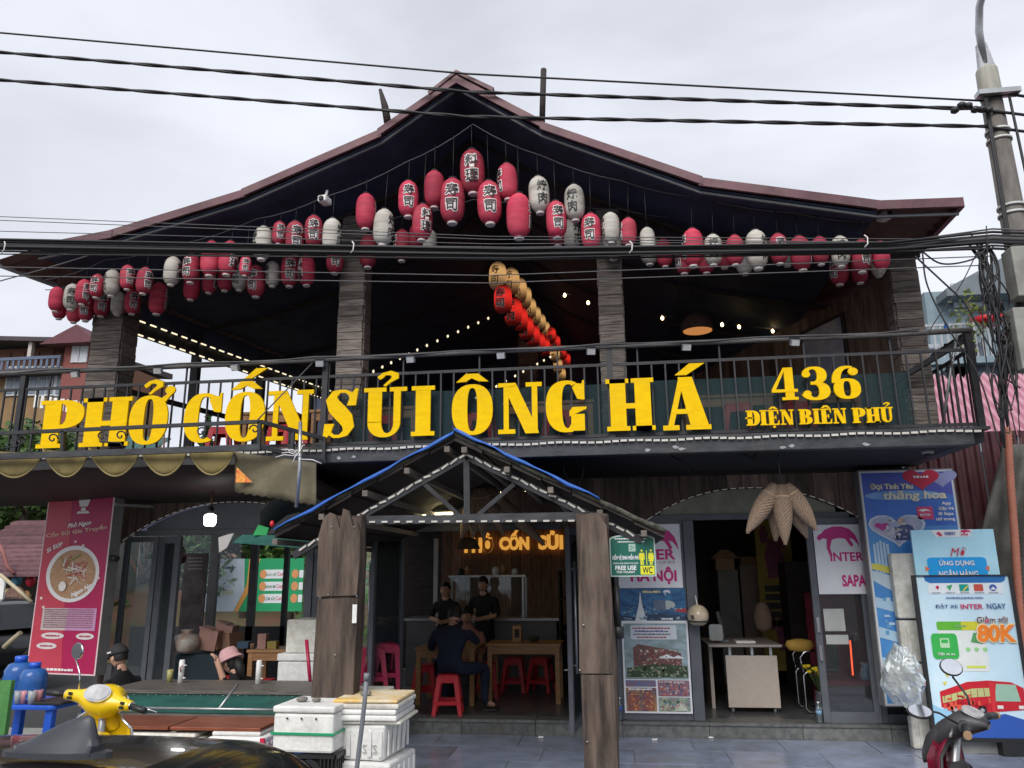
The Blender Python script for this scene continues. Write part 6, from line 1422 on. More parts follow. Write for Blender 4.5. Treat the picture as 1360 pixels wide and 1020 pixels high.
# ---------------------------------------------------------------- bus ticket stand
IS = T('bus_ticket_stand', 'upright advertising stand in light blue with red bus picture', 'sign', (3.5, 8.8, 0)); yi = 8.75
xa, xb = P(1222, 870, yi).x, P(1362, 870, yi).x
xa = P(1229, 870, yi).x; xb = xa + (P(1345, 765, yi).x - P(1214, 765, yi).x) * .94; z0, z1, z2 = P(1243, 979, yi).z, P(1280, 765, yi).z, P(1270, 703, yi).z
w, h = xb - xa, z1 - z0; o = Vector((xa, yi, z0))
MB().box((xa + .03, yi + .05, z1 - .02), (xb - .05, yi + .08, z2)).build('top_panel', M('pale cyan print', (.36, .66, .82), .35, (.46, .74, .86), 2), IS)
ot = Vector((xa + .03, yi + .05, z1)); wt_, ht_ = w - .08, z2 - z1
def ot_(poly, mat, name, off): return panel(ot, XV, ZV, [(u * wt_, v * ht_) for u, v in poly], IS, mat, name, off)
def tt_(s_, u, v, uw, vh, m, bold=.02, sh=0): text(s_, IS, m, (ot.x + u * wt_, ot.y - .010, ot.z + v * ht_), XV, ZV, uw * wt_, vh * ht_, bold, sh)
ot_([(.30, .84), (.70, .84), (.76, .995), (.24, .995)], ink(.80, .82, .85), 'logo_tab', .002); ot_([(.30, .92), (.34, .96), (.38, .88), (.35, .85)], ink(.60, .03, .12), 'logo', .004); tt_('VNPAY', .40, .875, .14, .075, ink(.05, .08, .35)); tt_('INTER', .60, .865, .09, .045, ink(.6, .03, .15)); panel((ot.x + .59 * wt_, ot.y, ot.z + .94 * ht_), XV, ZV, [(a * .12, b * .1) for a, b in ((0, .02), (.2, .22), (.5, .28), (.8, .2), (1, -.1), (.8, .02), (.5, .0), (.3, -.2), (.25, 0))][::-1], IS, ink(.6, .03, .15), 'logo_cat', .004)
tt_('Mở', .44, .42, .17, .20, ink(.55, .02, .06), .0, .3); ot_(rrect(.15, .0, .86, .40, .06), ink(.01, .34, .78), 'blue_plate', .003); tt_('ỨNG DỤNG', .29, .20, .42, .16, white_i, .025); tt_('NGÂN HÀNG', .27, -.03, .47, .17, white_i, .025)
ot_([(.12, .10), (.17, .16), (.12, .22)], ink(.78, .16, .05), 'arrow', .004); ot_([(.88, .10), (.88, .22), (.83, .16)], ink(.78, .16, .05), 'arrow', .004)
fr_ = M('black speckled frame', (.02, .02, .022), .5)
s_ = .035
MB().box((xa - s_, yi - .02, z0 - s_), (xa, yi + .03, z1 + .012)).build('frame_side', fr_, IS); MB().box((xb, yi - .02, z0 - s_), (xb + s_, yi + .03, z1 + .012)).build('frame_side', fr_, IS); MB().box((xa, yi - .02, z0 - s_), (xb, yi + .03, z0)).build('frame_bottom', fr_, IS); MB().box((xa, yi - .02, z1), (xb, yi + .03, z1 + .012)).build('frame_top', fr_, IS)
MB().box((xa, yi, z0), (xb, yi + .02, z1)).build('panel', M('ice blue print', (.50, .70, .82), .3, (.62, .78, .86), 2), IS)
MB().box((xa + .04, yi - .02, 0), (xa + .10, yi + .4, z0 - s_ - .002)).build('foot', M('foot grey', (.3, .3, .29), .6), IS); MB().box((xb - .3, yi - .02, 0), (xb, yi + .4, z0 - s_ - .002)).build('foot', fr_, IS)
MB().box((xa + .1, yi + .1, 0), (xb - .3, yi + .4, z0 - s_ - .002)).build('plinth', M('foot grey'), IS)
def oi(poly, mat, name, off): return panel(o, XV, ZV, [(u * w, v * h) for u, v in poly], IS, mat, name, off)
def ti(s_, u, v, uw, vh, m, bold=.02, sh=0): text(s_, IS, m, (o.x + u * w, yi - .016, o.z + v * h), XV, ZV, uw * w, vh * h, bold, sh)
oi([(.10, .97), (.16, .952), (.90, .952), (.96, .97), (.97, .999), (.09, .999)], ink(.02, .16, .45), 'fold', .001)
oi(rrect(.12, .885, .93, .955, .02), ink(.72, .78, .82), 'bank_strip', .002)
for i, c_ in enumerate(((.55, .02, .08), (.05, .35, .12), (.01, .33, .26), (.55, .08, .06), (.05, .12, .42))):
    u = .20 + .155 * i
    if i == 0: oi([(u, .928), (u + .03, .942), (u + .045, .925), (u + .025, .912)], ink(*c_), 'bank_logo', .004)
    elif i == 1: oi([(u - .035, .935), (u + .035, .945), (u, .905)], ink(*c_), 'bank_logo', .004)
    elif i == 4: oi(ell(u, .924, .04, .022, 16), ink(*c_), 'bank_logo', .004); oi([(u - .03, .912), (u + .03, .912), (u, .93)], white_i, 'bank_logo_cut', .006)
    else: oi(rrect(u - .05, .902, u + .05, .947, .008), ink(*c_), 'bank_logo', .004)
    scrib(IS, (o.x + (u - .05) * w, yi - .012, o.z + .891 * h), XV, ZV, .1 * w, .006 * h, ink(.3, .32, .4), i)
oi([(.49, .908), (.545, .940), (.555, .932), (.50, .900)], ink(.70, .55, .1), 'bank_logo_bar', .006)
scrib(IS, (o.x + .30 * w, yi - .012, o.z + .855 * h), XV, ZV, .40 * w, .010 * h, ink(.15, .2, .4))
dn = ink(.03, .08, .24); ti('ĐẶT XE', .17, .79, .24, .034, dn, .01); ti('INTER', .44, .79, .24, .030, ink(.55, .03, .12), .02); ti('NGAY', .72, .79, .20, .034, dn, .01)
# phone picture
oi(rrect(.16, .40, .66, .71, .02), ink(.72, .76, .74), 'phone_screen', .003); oi(rrect(.16, .655, .66, .71, .015), ink(.12, .45, .04), 'phone_header', .005); oi(rrect(.42, .655, .66, .71, .015), ink(.60, .58, .04), 'phone_header_tint', .006); scrib(IS, (o.x + .36 * w, yi - .012, o.z + .675 * h), XV, ZV, .12 * w, .012 * h, ink(.2, .4, .2))
oi([(.50, .58), (.62, .57), (.66, .63), (.54, .64)], ink(.10, .35, .12), 'bus_icon', .006)
for u in (.46, .55, .64): oi(ell(u, .535, .025, .014, 12), ink(.30, .62, .25), 'phone_button', .006)
oi(rrect(.42, .42, .62, .435, .005), ink(.65, .72, .10), 'phone_bar', .006)
oi(rrect(.08, .475, .36, .635, .035), ink(.04, .42, .08), 'ticket_tile', .007); oi(rrect(.17, .545, .27, .605, .008), ink(.45, .68, .42), 'ticket_icon', .009); oi(rrect(.185, .575, .255, .597, .004), ink(.04, .42, .08), 'ticket_icon_window', .0105); ti('Đặt vé xe', .13, .495, .18, .022, white_i, .01)
ti('Giảm tới', .58, .70, .34, .045, ink(.80, .80, .80), .07, .1); ti('Giảm tới', .585, .702, .33, .041, ink(.62, .03, .12), .02, .1)
ti('80K', .55, .575, .44, .125, ink(.80, .70, .45), .08, .12); text('80K', IS, ink(.85, .22, .02), (o.x + .565 * w, yi - .020, o.z + .582 * h), XV, ZV, .41 * w, .11 * h, .04, .12)
# red bus picture
oi([(.10, .18), (.55, .15), (.98, .17), (.98, .30), (.86, .335), (.62, .345), (.40, .335), (.10, .275)], ink(.55, .015, .03), 'bus_body', .004); oi([(.12, .245), (.44, .295), (.62, .30), (.62, .25), (.40, .24), (.12, .205)], ink(.50, .52, .22), 'bus_side_glass', .006); oi([(.66, .22), (.93, .22), (.90, .32), (.70, .325)], ink(.32, .52, .40), 'bus_front_glass', .006); oi([(.62, .15), (.66, .15), (.69, .33), (.62, .34)], ink(.62, .03, .04), 'bus_pillar', .007)
oi([(0, .0), (1, 0), (1, .10), (.75, .145), (.4, .10), (0, .05)], ink(.03, .10, .42), 'road_picture', .003); oi([(.0, .05), (.4, .10), (.7, .14), (.5, .15), (.1, .17), (0, .2)], ink(.30, .55, .75), 'cloud_picture', .0025)
for (u, v) in ((.18, .38), (.14, .33)): oi([(u, v), (u + .05, v + .01), (u + .03, v - .02)], ink(.72, .62, .10), 'star', .004)
dabs(IS, (o.x + .12 * w, yi - .008, o.z + .16 * h), .5 * w, .10 * h, 14, ((.42, .01, .02), (.68, .10, .06)), .001, .03, 7)
for i in range(7): oi([(.14 + i * .07, .215 + i * .006), (.146 + i * .07, .215 + i * .006), (.146 + i * .07, .255 + i * .007), (.14 + i * .07, .255 + i * .007)], ink(.30, .02, .03), 'bus_window_bar', .0075)
for u in (.24, .52): oi(ell(u, .165, .05, .028, 14), ink(.03, .03, .035), 'bus_wheel', .008); oi(ell(u, .165, .022, .012, 10), ink(.4, .4, .4), 'bus_hub', .0095)
oi([(.68, .175), (.74, .175), (.74, .195), (.68, .195)], ink(.75, .75, .7), 'bus_headlight', .008); oi([(.90, .175), (.96, .175), (.96, .195), (.90, .195)], ink(.75, .75, .7), 'bus_headlight', .008)
# foam stack, plastic bag behind the stand
for i, (a, b, lab) in enumerate(((735, 822, 'top'), (824, 880, 'second'), (882, 950, 'third'), (952, 1010, 'lowest'))):
    yv = 8.98; px = 1190 + (a - 735) * .13; za, zb = P(px, b, yv).z, P(px, a, yv).z
    fbox('%s tall foam box in the stack between blue sign and ticket stand' % lab, P(1193, 820, yv).x, P(1240, 820, yv).x, yv, 9.1 - .02 if zb > z0 + 5 else 9.09, max(za, 0) + .003, zb, foam_d, False, 0, None, 3 if i else 0, group='foam stack by the ticket stand')
bgc = P(1199, 898, 8.6); rn = random.Random(3)
def crumple(c, rx, ry, rz, amp, nu, nv, name):
    from mathutils import noise
    rows = []
    for i in range(nu + 1):
        f_ = math.pi * i / nu; r_ = []
        for j in range(nv):
            t_ = 2 * math.pi * j / nv; d = Vector((math.sin(f_) * math.cos(t_), math.sin(f_) * math.sin(t_), math.cos(f_)))
            q = noise.noise(d * 2.1 + Vector((5, 1, 2))) * 1.1 + abs(noise.noise(d * 5.3)) * .8; k_ = 1 + amp * q
            taper = 1 - .30 * max(0, d.z)
            r_.append((c.x + rx * d.x * k_ * taper, c.y + ry * d.y * k_, c.z + rz * d.z * k_))
        rows.append(r_)
    return MB().grid(rows, False, True)
tag(crumple(bgc, .19, .12, .26, .28, 22, 36, 'b').build('plastic_bag', bag_m), 'crumpled clear plastic bag of rubbish beside the foam stack', 'bag')
tag(crumple(bgc - Vector((0, 0, .02)), .14, .08, .20, .35, 16, 24, 'b').build('bag_filling', M('crumpled pale waste', (.50, .48, .44), .8, (.22, .21, .2), 9, bump=.8)), 'pale crumpled waste inside the clear plastic bag', 'waste')
# tarpaulin, conduit, maroon wall at the right end
MW = T('corrugated_wall', 'maroon corrugated metal wall at the right end of the building', 'wall', (4.2, 9.6, 0))
for i in range(5):
    xs0 = 3.46 + i * .42; rows = []
    for j in range(22):
        x_ = xs0 + .42 * j / 21; yv = 9.6 + .014 * (1 if (j // 3) % 2 else -1) + .006 * i % .01; rows.append([(x_, yv, 0), (x_, yv, 3.35)])
    MB().grid(rows, False).build('sheet', maroon_wall, MW, solid=.004)
MB().bar((3.44, 9.55, 2.05), (5.4, 9.55, 2.02), .03, .04).build('rail', galv, MW)
rows = []
for i in range(14):
    v = i / 13; r_ = []
    for j in range(12):
        u = j / 11; px = 1318 + 60 * u + 14 * math.cos(v * 3) * (1 - u) - 18 * math.sin(v * 3.1) * (1 - u); r_.append(P(px, 590 + 260 * v, 9.3 - .12 * math.sin(u * 7 + v * 3) - .1 * math.sin(v * 5)))
    rows.append(r_)
tag(MB().grid(rows).build('hanging_tarpaulin', tarp_grey, None, solid=.01), 'grey tarpaulin hanging beside the maroon corrugated wall', 'tarpaulin')
pts = [P(1338, 568, 8.95), P(1342, 640, 8.95), P(1348, 720, 8.95), P(1353, 800, 8.95), P(1360, 880, 8.95)]; e = T('flexible_conduit', 'salmon ribbed flexible conduit running down at the right edge', 'conduit', pts[-1])
k = MB(); fine = []; rr = []
for a, b in zip(pts[:-1], pts[1:]):
    for j in range(26): fine.append(a.lerp(b, j / 26)); rr.append(.043 if j % 2 else .036)
k.tube(fine, rr, 10); k.build('ribbed_tube', M('salmon plastic', (.46, .17, .11), .55, dirt=.2), e)
for i in range(3): MB().tube([pts[0], pts[0] + Vector((.0 + .02 * i, 0, .25)), pts[0] + Vector((-.05 + .04 * i, .0, .6))], .01, 5).build('cable', cable_m, e)
# litter on the pavement
for i, (px, py) in enumerate(((869, 983), (944, 980), (640, 952), (718, 980))):
    p = G(px, py, 0.0); tag(MB().hexa([(p.x - .03, p.y - .02, .003), (p.x + .03, p.y - .015, .003), (p.x + .025, p.y + .02, .003), (p.x - .02, p.y + .02, .003), (p.x - .02, p.y - .015, .014), (p.x + .035, p.y - .01, .02), (p.x + .02, p.y + .02, .012), (p.x - .025, p.y + .015, .018)]).build('paper_scrap', foam), 'scrap of white paper on the paving, %s from left' % ORDN[i], 'litter', 'paper scraps')
# ---------------------------------------------------------------- people
def skinned(J, E, rad, root):
    names = list(J); me = bpy.data.meshes.new('s'); me.from_pydata([J[n] for n in names], [(names.index(a), names.index(b)) for a, b in E], [])
    ob = bpy.data.objects.new('s', me); COL.objects.link(ob)
    md = ob.modifiers.new('k', 'SKIN'); md.branch_smoothing = .6
    for i, n in enumerate(names):
        sv = me.skin_vertices[0].data[i]; r = rad[n]; sv.radius = r if isinstance(r, tuple) else (r, r); sv.use_root = (n == root)
    ob.modifiers.new('u', 'SUBSURF').levels = 2
    dg = bpy.context.evaluated_depsgraph_get(); m2 = bpy.data.meshes.new_from_object(ob.evaluated_get(dg))
    v = [Vector(x.co) for x in m2.vertices]; f = [list(p.vertices) for p in m2.polygons]
    bpy.data.objects.remove(ob); bpy.data.meshes.remove(me); bpy.data.meshes.remove(m2); return v, f
def segd(p, a, b):
    ab = b - a; t = max(0, min(1, (p - a).dot(ab) / max(ab.length_squared, 1e-9))); return (p - a - ab * t).length
def person(label, loc, face, J, mats, skin_from=('elbow',), hair='short', tilt=0.0, headyaw=0.0, fingers=(), hs=1.0):
    """J: joints in local axes (x right, y forward, z up), mats: shirt, trousers, shoes"""
    rot = Matrix.Translation(Vector(loc)) @ Matrix.Rotation(R(face), 4, 'Z')
    rad = dict(pelvis=(.16, .125), waist=(.15, .115), chest=(.185, .125), neck=.055, skull=.06, shoulder_l=.07, shoulder_r=.07, elbow_l=.045, elbow_r=.045, wrist_l=.03, wrist_r=.03, palm_l=(.036, .02), palm_r=(.036, .02),
               hip_l=.095, hip_r=.095, knee_l=.065, knee_r=.065, ankle_l=.042, ankle_r=.042, toe_l=(.042, .028), toe_r=(.042, .028))
    E = [('pelvis', 'waist'), ('waist', 'chest'), ('chest', 'neck'), ('neck', 'skull')]
    for s_ in 'lr': E += [('chest', 'shoulder_' + s_), ('shoulder_' + s_, 'elbow_' + s_), ('elbow_' + s_, 'wrist_' + s_), ('wrist_' + s_, 'palm_' + s_), ('pelvis', 'hip_' + s_), ('hip_' + s_, 'knee_' + s_), ('knee_' + s_, 'ankle_' + s_), ('ankle_' + s_, 'toe_' + s_)]
    J = {k: Vector(v) for k, v in J.items()}
    for s_ in 'lr':
        if 'palm_' + s_ not in J: J['palm_' + s_] = J['wrist_' + s_] + (J['wrist_' + s_] - J['elbow_' + s_]).normalized() * .08
    v, f = skinned(J, E, rad, 'pelvis')
    mb = MB(); kind = {}
    for a, b in E:
        n = a + ' ' + b
        kind[(a, b)] = 0 if any(k in n for k in ('waist', 'chest', 'shoulder')) and 'neck' not in b else 1
        if 'knee' in n or 'hip' in n: kind[(a, b)] = 1
        if 'toe' in b: kind[(a, b)] = 2
        if b in ('neck', 'skull') or 'wrist' in n or 'palm' in n: kind[(a, b)] = 3
    kind[('chest', 'neck')] = 0; kind[('pelvis', 'waist')] = 0
    fm = []
    for q in f:
        c = sum((v[i] for i in q), Vector()) / len(q); best = min(E, key=lambda e: segd(c, J[e[0]], J[e[1]]) - .35 * (rad[e[0]][0] if isinstance(rad[e[0]], tuple) else rad[e[0]])); k_ = kind[best]
        if best == ('chest', 'neck') and (c - J['neck']).length < .06: k_ = 3
        if 'long' in skin_from and best[0].startswith('elbow'): k_ = 0
        fm.append(k_)
    o0 = 0; mb._add(v, f, True); mb.m = fm[:]
    # fingers: bent chains rooted in the palm
    for s_ in 'lr':
        w_, p_ = J['wrist_' + s_], J['palm_' + s_]; d = (p_ - w_).normalized(); sd = d.cross(Vector((0, 0, 1)));
        sd = sd.normalized() if sd.length > .1 else Vector((1, 0, 0)); up = sd.cross(d); mb.cur = 3; sg = 1 if s_ == 'l' else -1
        curl = .6
        for i, (off_, ln) in enumerate(((-.027, .062), (-.009, .072), (.009, .068), (.027, .052))):
            a_ = p_ + sd * off_; b_ = a_ + d * ln * .5 - up * .01; c_ = b_ + (d * math.cos(curl) - up * math.sin(curl)) * ln * .5
            mb.tube([a_ - d * .02, a_ + d * .01, b_, c_], [.010, .0095, .0085, .006], 6)
        t0 = w_ + d * .03 + sd * sg * .02; mb.tube([t0, t0 + d * .03 + sd * sg * .025, t0 + d * .055 + sd * sg * .028], [.012, .010, .007], 6)
    # head
    hc = J['skull'] + Vector((0, .015, .045)); H = Matrix.Translation(hc) @ Matrix.Rotation(R(headyaw), 4, 'Z') @ Matrix.Rotation(R(tilt), 4, 'X'); st_ = len(mb.v); rows = []; nu, nv = 14, 18
    a_, b_, c_ = .078 * hs, .098 * hs, .118 * hs
    for i in range(nu + 1):
        f_ = math.pi * i / nu; r_ = []
        for j in range(nv):
            t_ = 2 * math.pi * j / nv; x_, y_, z_ = math.sin(f_) * math.cos(t_), math.sin(f_) * math.sin(t_), math.cos(f_)
            nar = 1 - .28 * max(0, -z_) ** 1.3; fx = y_ > .55 and abs(x_) < .25
            y2 = y_ * (1 - .12 * max(0, -z_)) + (.20 if (fx and -.28 < z_ < .02 and abs(x_) < .2) else 0) - (.06 if (y_ > .5 and .0 < z_ < .25 and .15 < abs(x_) < .5) else 0)
            r_.append((x_ * a_ * nar, y2 * b_, z_ * c_))
        rows.append(r_)
    mb.cur = 3; mb.grid(rows, True, True)
    for sx in (-1, 1):
        mb.cur = 3; mb.lathe([(.006, -.03), (.016, -.015), (.018, .012), (.008, .03)], (sx * a_ * .98, -.005, -.01), 8, .6, 1.2)
        mb.cur = 4; mb.lathe([(.004, -.006), (.012, 0), (.004, .006)], (sx * .03 * hs, b_ * .86, .012), 8, 1, .6); mb.box((sx * .03 * hs - .017, b_ * .84, .034), (sx * .03 * hs + .017, b_ * .90, .041))
    mb.cur = 5; mb.box((-.022, b_ * .80, -.058), (.022, b_ * .885, -.048))
    if hair != 'none':   # hair cap over top and back
        rows = []; low = {'short': .15, 'long': -.9}[hair]
        for i in range(nu + 1):
            f_ = math.pi * .78 * i / nu; r_ = []
            for j in range(nv):
                t_ = 2 * math.pi * j / nv; x_, y_, z_ = math.sin(f_) * math.cos(t_), math.sin(f_) * math.sin(t_), math.cos(f_)
                zlim = .42 if y_ > .3 else (.05 if y_ > -.1 else low - .55)
                zz = max(z_, zlim); s2 = math.sqrt(max(0.02, 1 - zz * zz)); l2 = math.hypot(x_, y_) or 1
                r_.append((x_ / l2 * s2 * a_ * 1.07, y_ / l2 * s2 * b_ * 1.07 - .004, zz * c_ * 1.07 + .004))
            rows.append(r_)
        mb.cur = 4; mb.grid(rows, True, True)
        if hair == 'long': mb.tube([(0, -.09, .0), (0, -.11, -.1), (0, -.10, -.22)], [.05, .055, .03], 10)
    for i in range(st_, len(mb.v)): mb.v[i] = H @ mb.v[i]
    mb.xform(rot)
    e = T('person', label, 'person', loc); mb.build('body', [mats[0], mats[1], mats[2], skin_m, hair_m, M('lips', (.30, .10, .08), .5)], e)
    return e, rot @ H
SITZ = .61
def seated(fwd=.12, hz=1.27, lean=.10):
    return dict(pelvis=(0, 0, .66), waist=(0, .02 + lean * .3, .84), chest=(0, lean, 1.08), neck=(0, lean + fwd * .4, 1.25), skull=(0, lean + fwd, 1.33), shoulder_l=(-.19, lean, 1.13), shoulder_r=(.19, lean, 1.13),
                elbow_l=(-.25, lean + .14, .90), elbow_r=(.25, lean + .14, .90), wrist_l=(-.16, lean + .36, .93), wrist_r=(.16, lean + .36, .93), hip_l=(-.10, .02, .64), hip_r=(.10, .02, .64), knee_l=(-.16, .42, .66), knee_r=(.16, .42, .66),
                ankle_l=(-.15, .40, .26), ankle_r=(.15, .40, .26), toe_l=(-.16, .55, .20), toe_r=(.16, .55, .20))
sand = flat('dark sandals', (.03, .028, .03), .6)
# seated man in navy seen from behind
J = seated(.16, 1.3, .14); J.update(knee_r=(.34, .30, .64), ankle_r=(.34, .26, .25), toe_r=(.44, .34, .20), hip_r=(.12, .02, .64), elbow_r=(.27, .20, .93), wrist_r=(.16, .42, .95), skull=(.0, .25, 1.19), neck=(0, .19, 1.12), chest=(0, .13, 1.0), shoulder_l=(-.19, .12, 1.04), shoulder_r=(.19, .12, 1.04), waist=(0, .05, .82), elbow_l=(-.27, .20, .84), wrist_l=(-.14, .42, .92), elbow_r_=(0, 0, 0)); J.pop('elbow_r_')
p = G(595, 948, .16); person('man in navy t-shirt and dark trousers seated with his back turned', (p.x, p.y + .02, 0), -4, J, (cloth_n, cloth_n, skin_m), tilt=-18)[0].scale = (1.12, 1.0, 1.03)
tag(MB().box((p.x + .40, p.y + .17, .163), (p.x + .56, p.y + .42, .185)).build('sandal', sand, bevel=.01), 'dark sandal under the seated man in navy', 'sandal')
J = seated(.08, 1.3, .05); J['wrist_r'] = (.10, .34, .93); person('person in dusty pink shirt eating, mostly hidden behind the man in navy', (-2.08, 11.2, -.17), 176, J, (cloth_p, cloth_b, sand), tilt=-15)
def standing(h=1.62):
    k = h / 1.62; d = dict(pelvis=(0, 0, .90), waist=(0, .0, 1.06), chest=(0, .0, 1.26), neck=(0, .01, 1.40), skull=(0, .02, 1.48), shoulder_l=(-.18, 0, 1.31), shoulder_r=(.18, 0, 1.31), elbow_l=(-.25, .06, 1.08), elbow_r=(.25, .06, 1.08), wrist_l=(-.06, .22, 1.04), wrist_r=(.07, .22, 1.06), hip_l=(-.09, 0, .86), hip_r=(.09, 0, .86), knee_l=(-.10, .01, .47), knee_r=(.10, .02, .47), ankle_l=(-.10, -.01, .08), ankle_r=(.11, -.01, .08), toe_l=(-.11, .13, .04), toe_r=(.12, .13, .04))
    return {a: (x * k, y * k, z * k) for a, (x, y, z) in d.items()}
p = P(593, 780, 11.75); person('staff member in black standing at the left end of the counter', (p.x, 11.75, .16), 170, standing(1.46), (cloth_b, cloth_b, sand), hs=.95)
p = P(643, 780, 11.5); person('staff member in black standing before the glass display', (p.x, 11.5, .16), 165, standing(1.55), (cloth_b, cloth_b, sand), tilt=-12, hs=.95)
# man in black cap, seated behind the counter facing left
def lower(J, dz): return {k: (v[0], v[1], v[2] + dz) for k, v in J.items()}
p = P(158, 872, 8.35); dz = p.z - 1.39
J = seated(.10, 1.3, .06); J = {k: (v[0], v[1], max(v[2] + dz, .05)) for k, v in J.items()}; J.update(ankle_l=(-.15, .5, .08), ankle_r=(.15, .5, .08), toe_l=(-.16, .64, .05), toe_r=(.16, .64, .05), knee_l=(-.18, .34, .42), knee_r=(.18, .34, .42), pelvis=(0, 0, .28), waist=(0, .02, .46), hip_l=(-.1, .02, .26), hip_r=(.1, .02, .26))
J['chest'] = (0, .05, .68); J['shoulder_l'] = (-.19, .05, .74); J['shoulder_r'] = (.19, .05, .74); J['neck'] = (0, .10, .86); J['skull'] = (0, .15, .93)
e, Hm = person('man in black cap and black shirt seated behind the street counter', (p.x + .12, 8.35, p.z - .985), 72, J, (cloth_b, cloth_b, sand), tilt=-12)
cp = T('cap', 'black baseball cap worn by the man at the counter', 'cap', Hm.translation)
k = MB(); rows = []
for i in range(8):
    f_ = math.pi * .5 * i / 7; rows.append([Hm @ Vector((.095 * math.sin(f_) * math.cos(t_), .115 * math.sin(f_) * math.sin(t_), .03 + .115 * math.cos(f_))) for t_ in [2 * math.pi * j / 18 for j in range(18)]])
k.grid(rows, True, True); k.build('crown', M('charcoal cap cloth', (.028, .026, .03), .8), cp, solid=.006)
k = MB(); rows = [[Hm @ Vector((.09 * math.sin(a_) * 1.0, (.095 + d_) * math.cos(a_ * .9), .030 - d_ * .25 - .012 * abs(math.sin(a_)))) for a_ in [-1.1 + .2 * j for j in range(12)]] for d_ in (0, .04, .085)]
k.grid(rows); k.build('peak', M('charcoal cap cloth'), cp, solid=.006)
MB().box((-.03, -.003, -.008), (.03, .003, .008)).xform(Hm @ Matrix.Translation((-.093, .03, .06)) @ Matrix.Rotation(R(90), 4, 'Z')).build('badge', white_p, cp)
# woman in pink hat, seated
p = P(306, 880, 8.3)
J2 = dict(J); J2.update(elbow_l=(-.26, .22, .46), wrist_l=(-.18, .34, .66), palm_l=(-.17, .37, .74), skull=(0, .20, .90), neck=(0, .13, .85))
inv_ = (Matrix.Translation(Vector((p.x + .17, 8.3, p.z - .95))) @ Matrix.Rotation(R(70), 4, 'Z')).inverted()
for nm_, q in (('palm_l', P(287, 874, 8.12)), ('wrist_l', P(291, 886, 8.12)), ('elbow_l', P(301, 915, 8.15))): J2[nm_] = tuple(inv_ @ q)
e, Hm = person('woman in dark top under a pink bucket hat, hand raised at the counter', (p.x + .17, 8.3, p.z - .95), 70, J2, (cloth_b, cloth_b, sand), hair='long', tilt=-22)
ht = T('bucket_hat', 'pink felt bucket hat on the woman behind the counter', 'hat', Hm.translation)
k = MB(); k.lathe([(.145, -.012), (.142, -.002), (.11, .035), (.102, .045), (.098, .09), (.075, .128), (.02, .138)], (0, 0, .02), 22, .95, 1.1); k.xform(Hm @ Matrix.Rotation(R(-6), 4, 'X')); k.build('felt', M('pink felt', (.56, .33, .33), .85, (.48, .27, .28), 12, bump=.2), ht)
k = MB(); k.lathe([(.108, .056), (.103, .066)], (0, 0, .0), 22, .96, 1.11); k.xform(Hm @ Matrix.Rotation(R(-6), 4, 'X')); k.build('band', M('pale pink band', (.62, .33, .33), .8), ht)
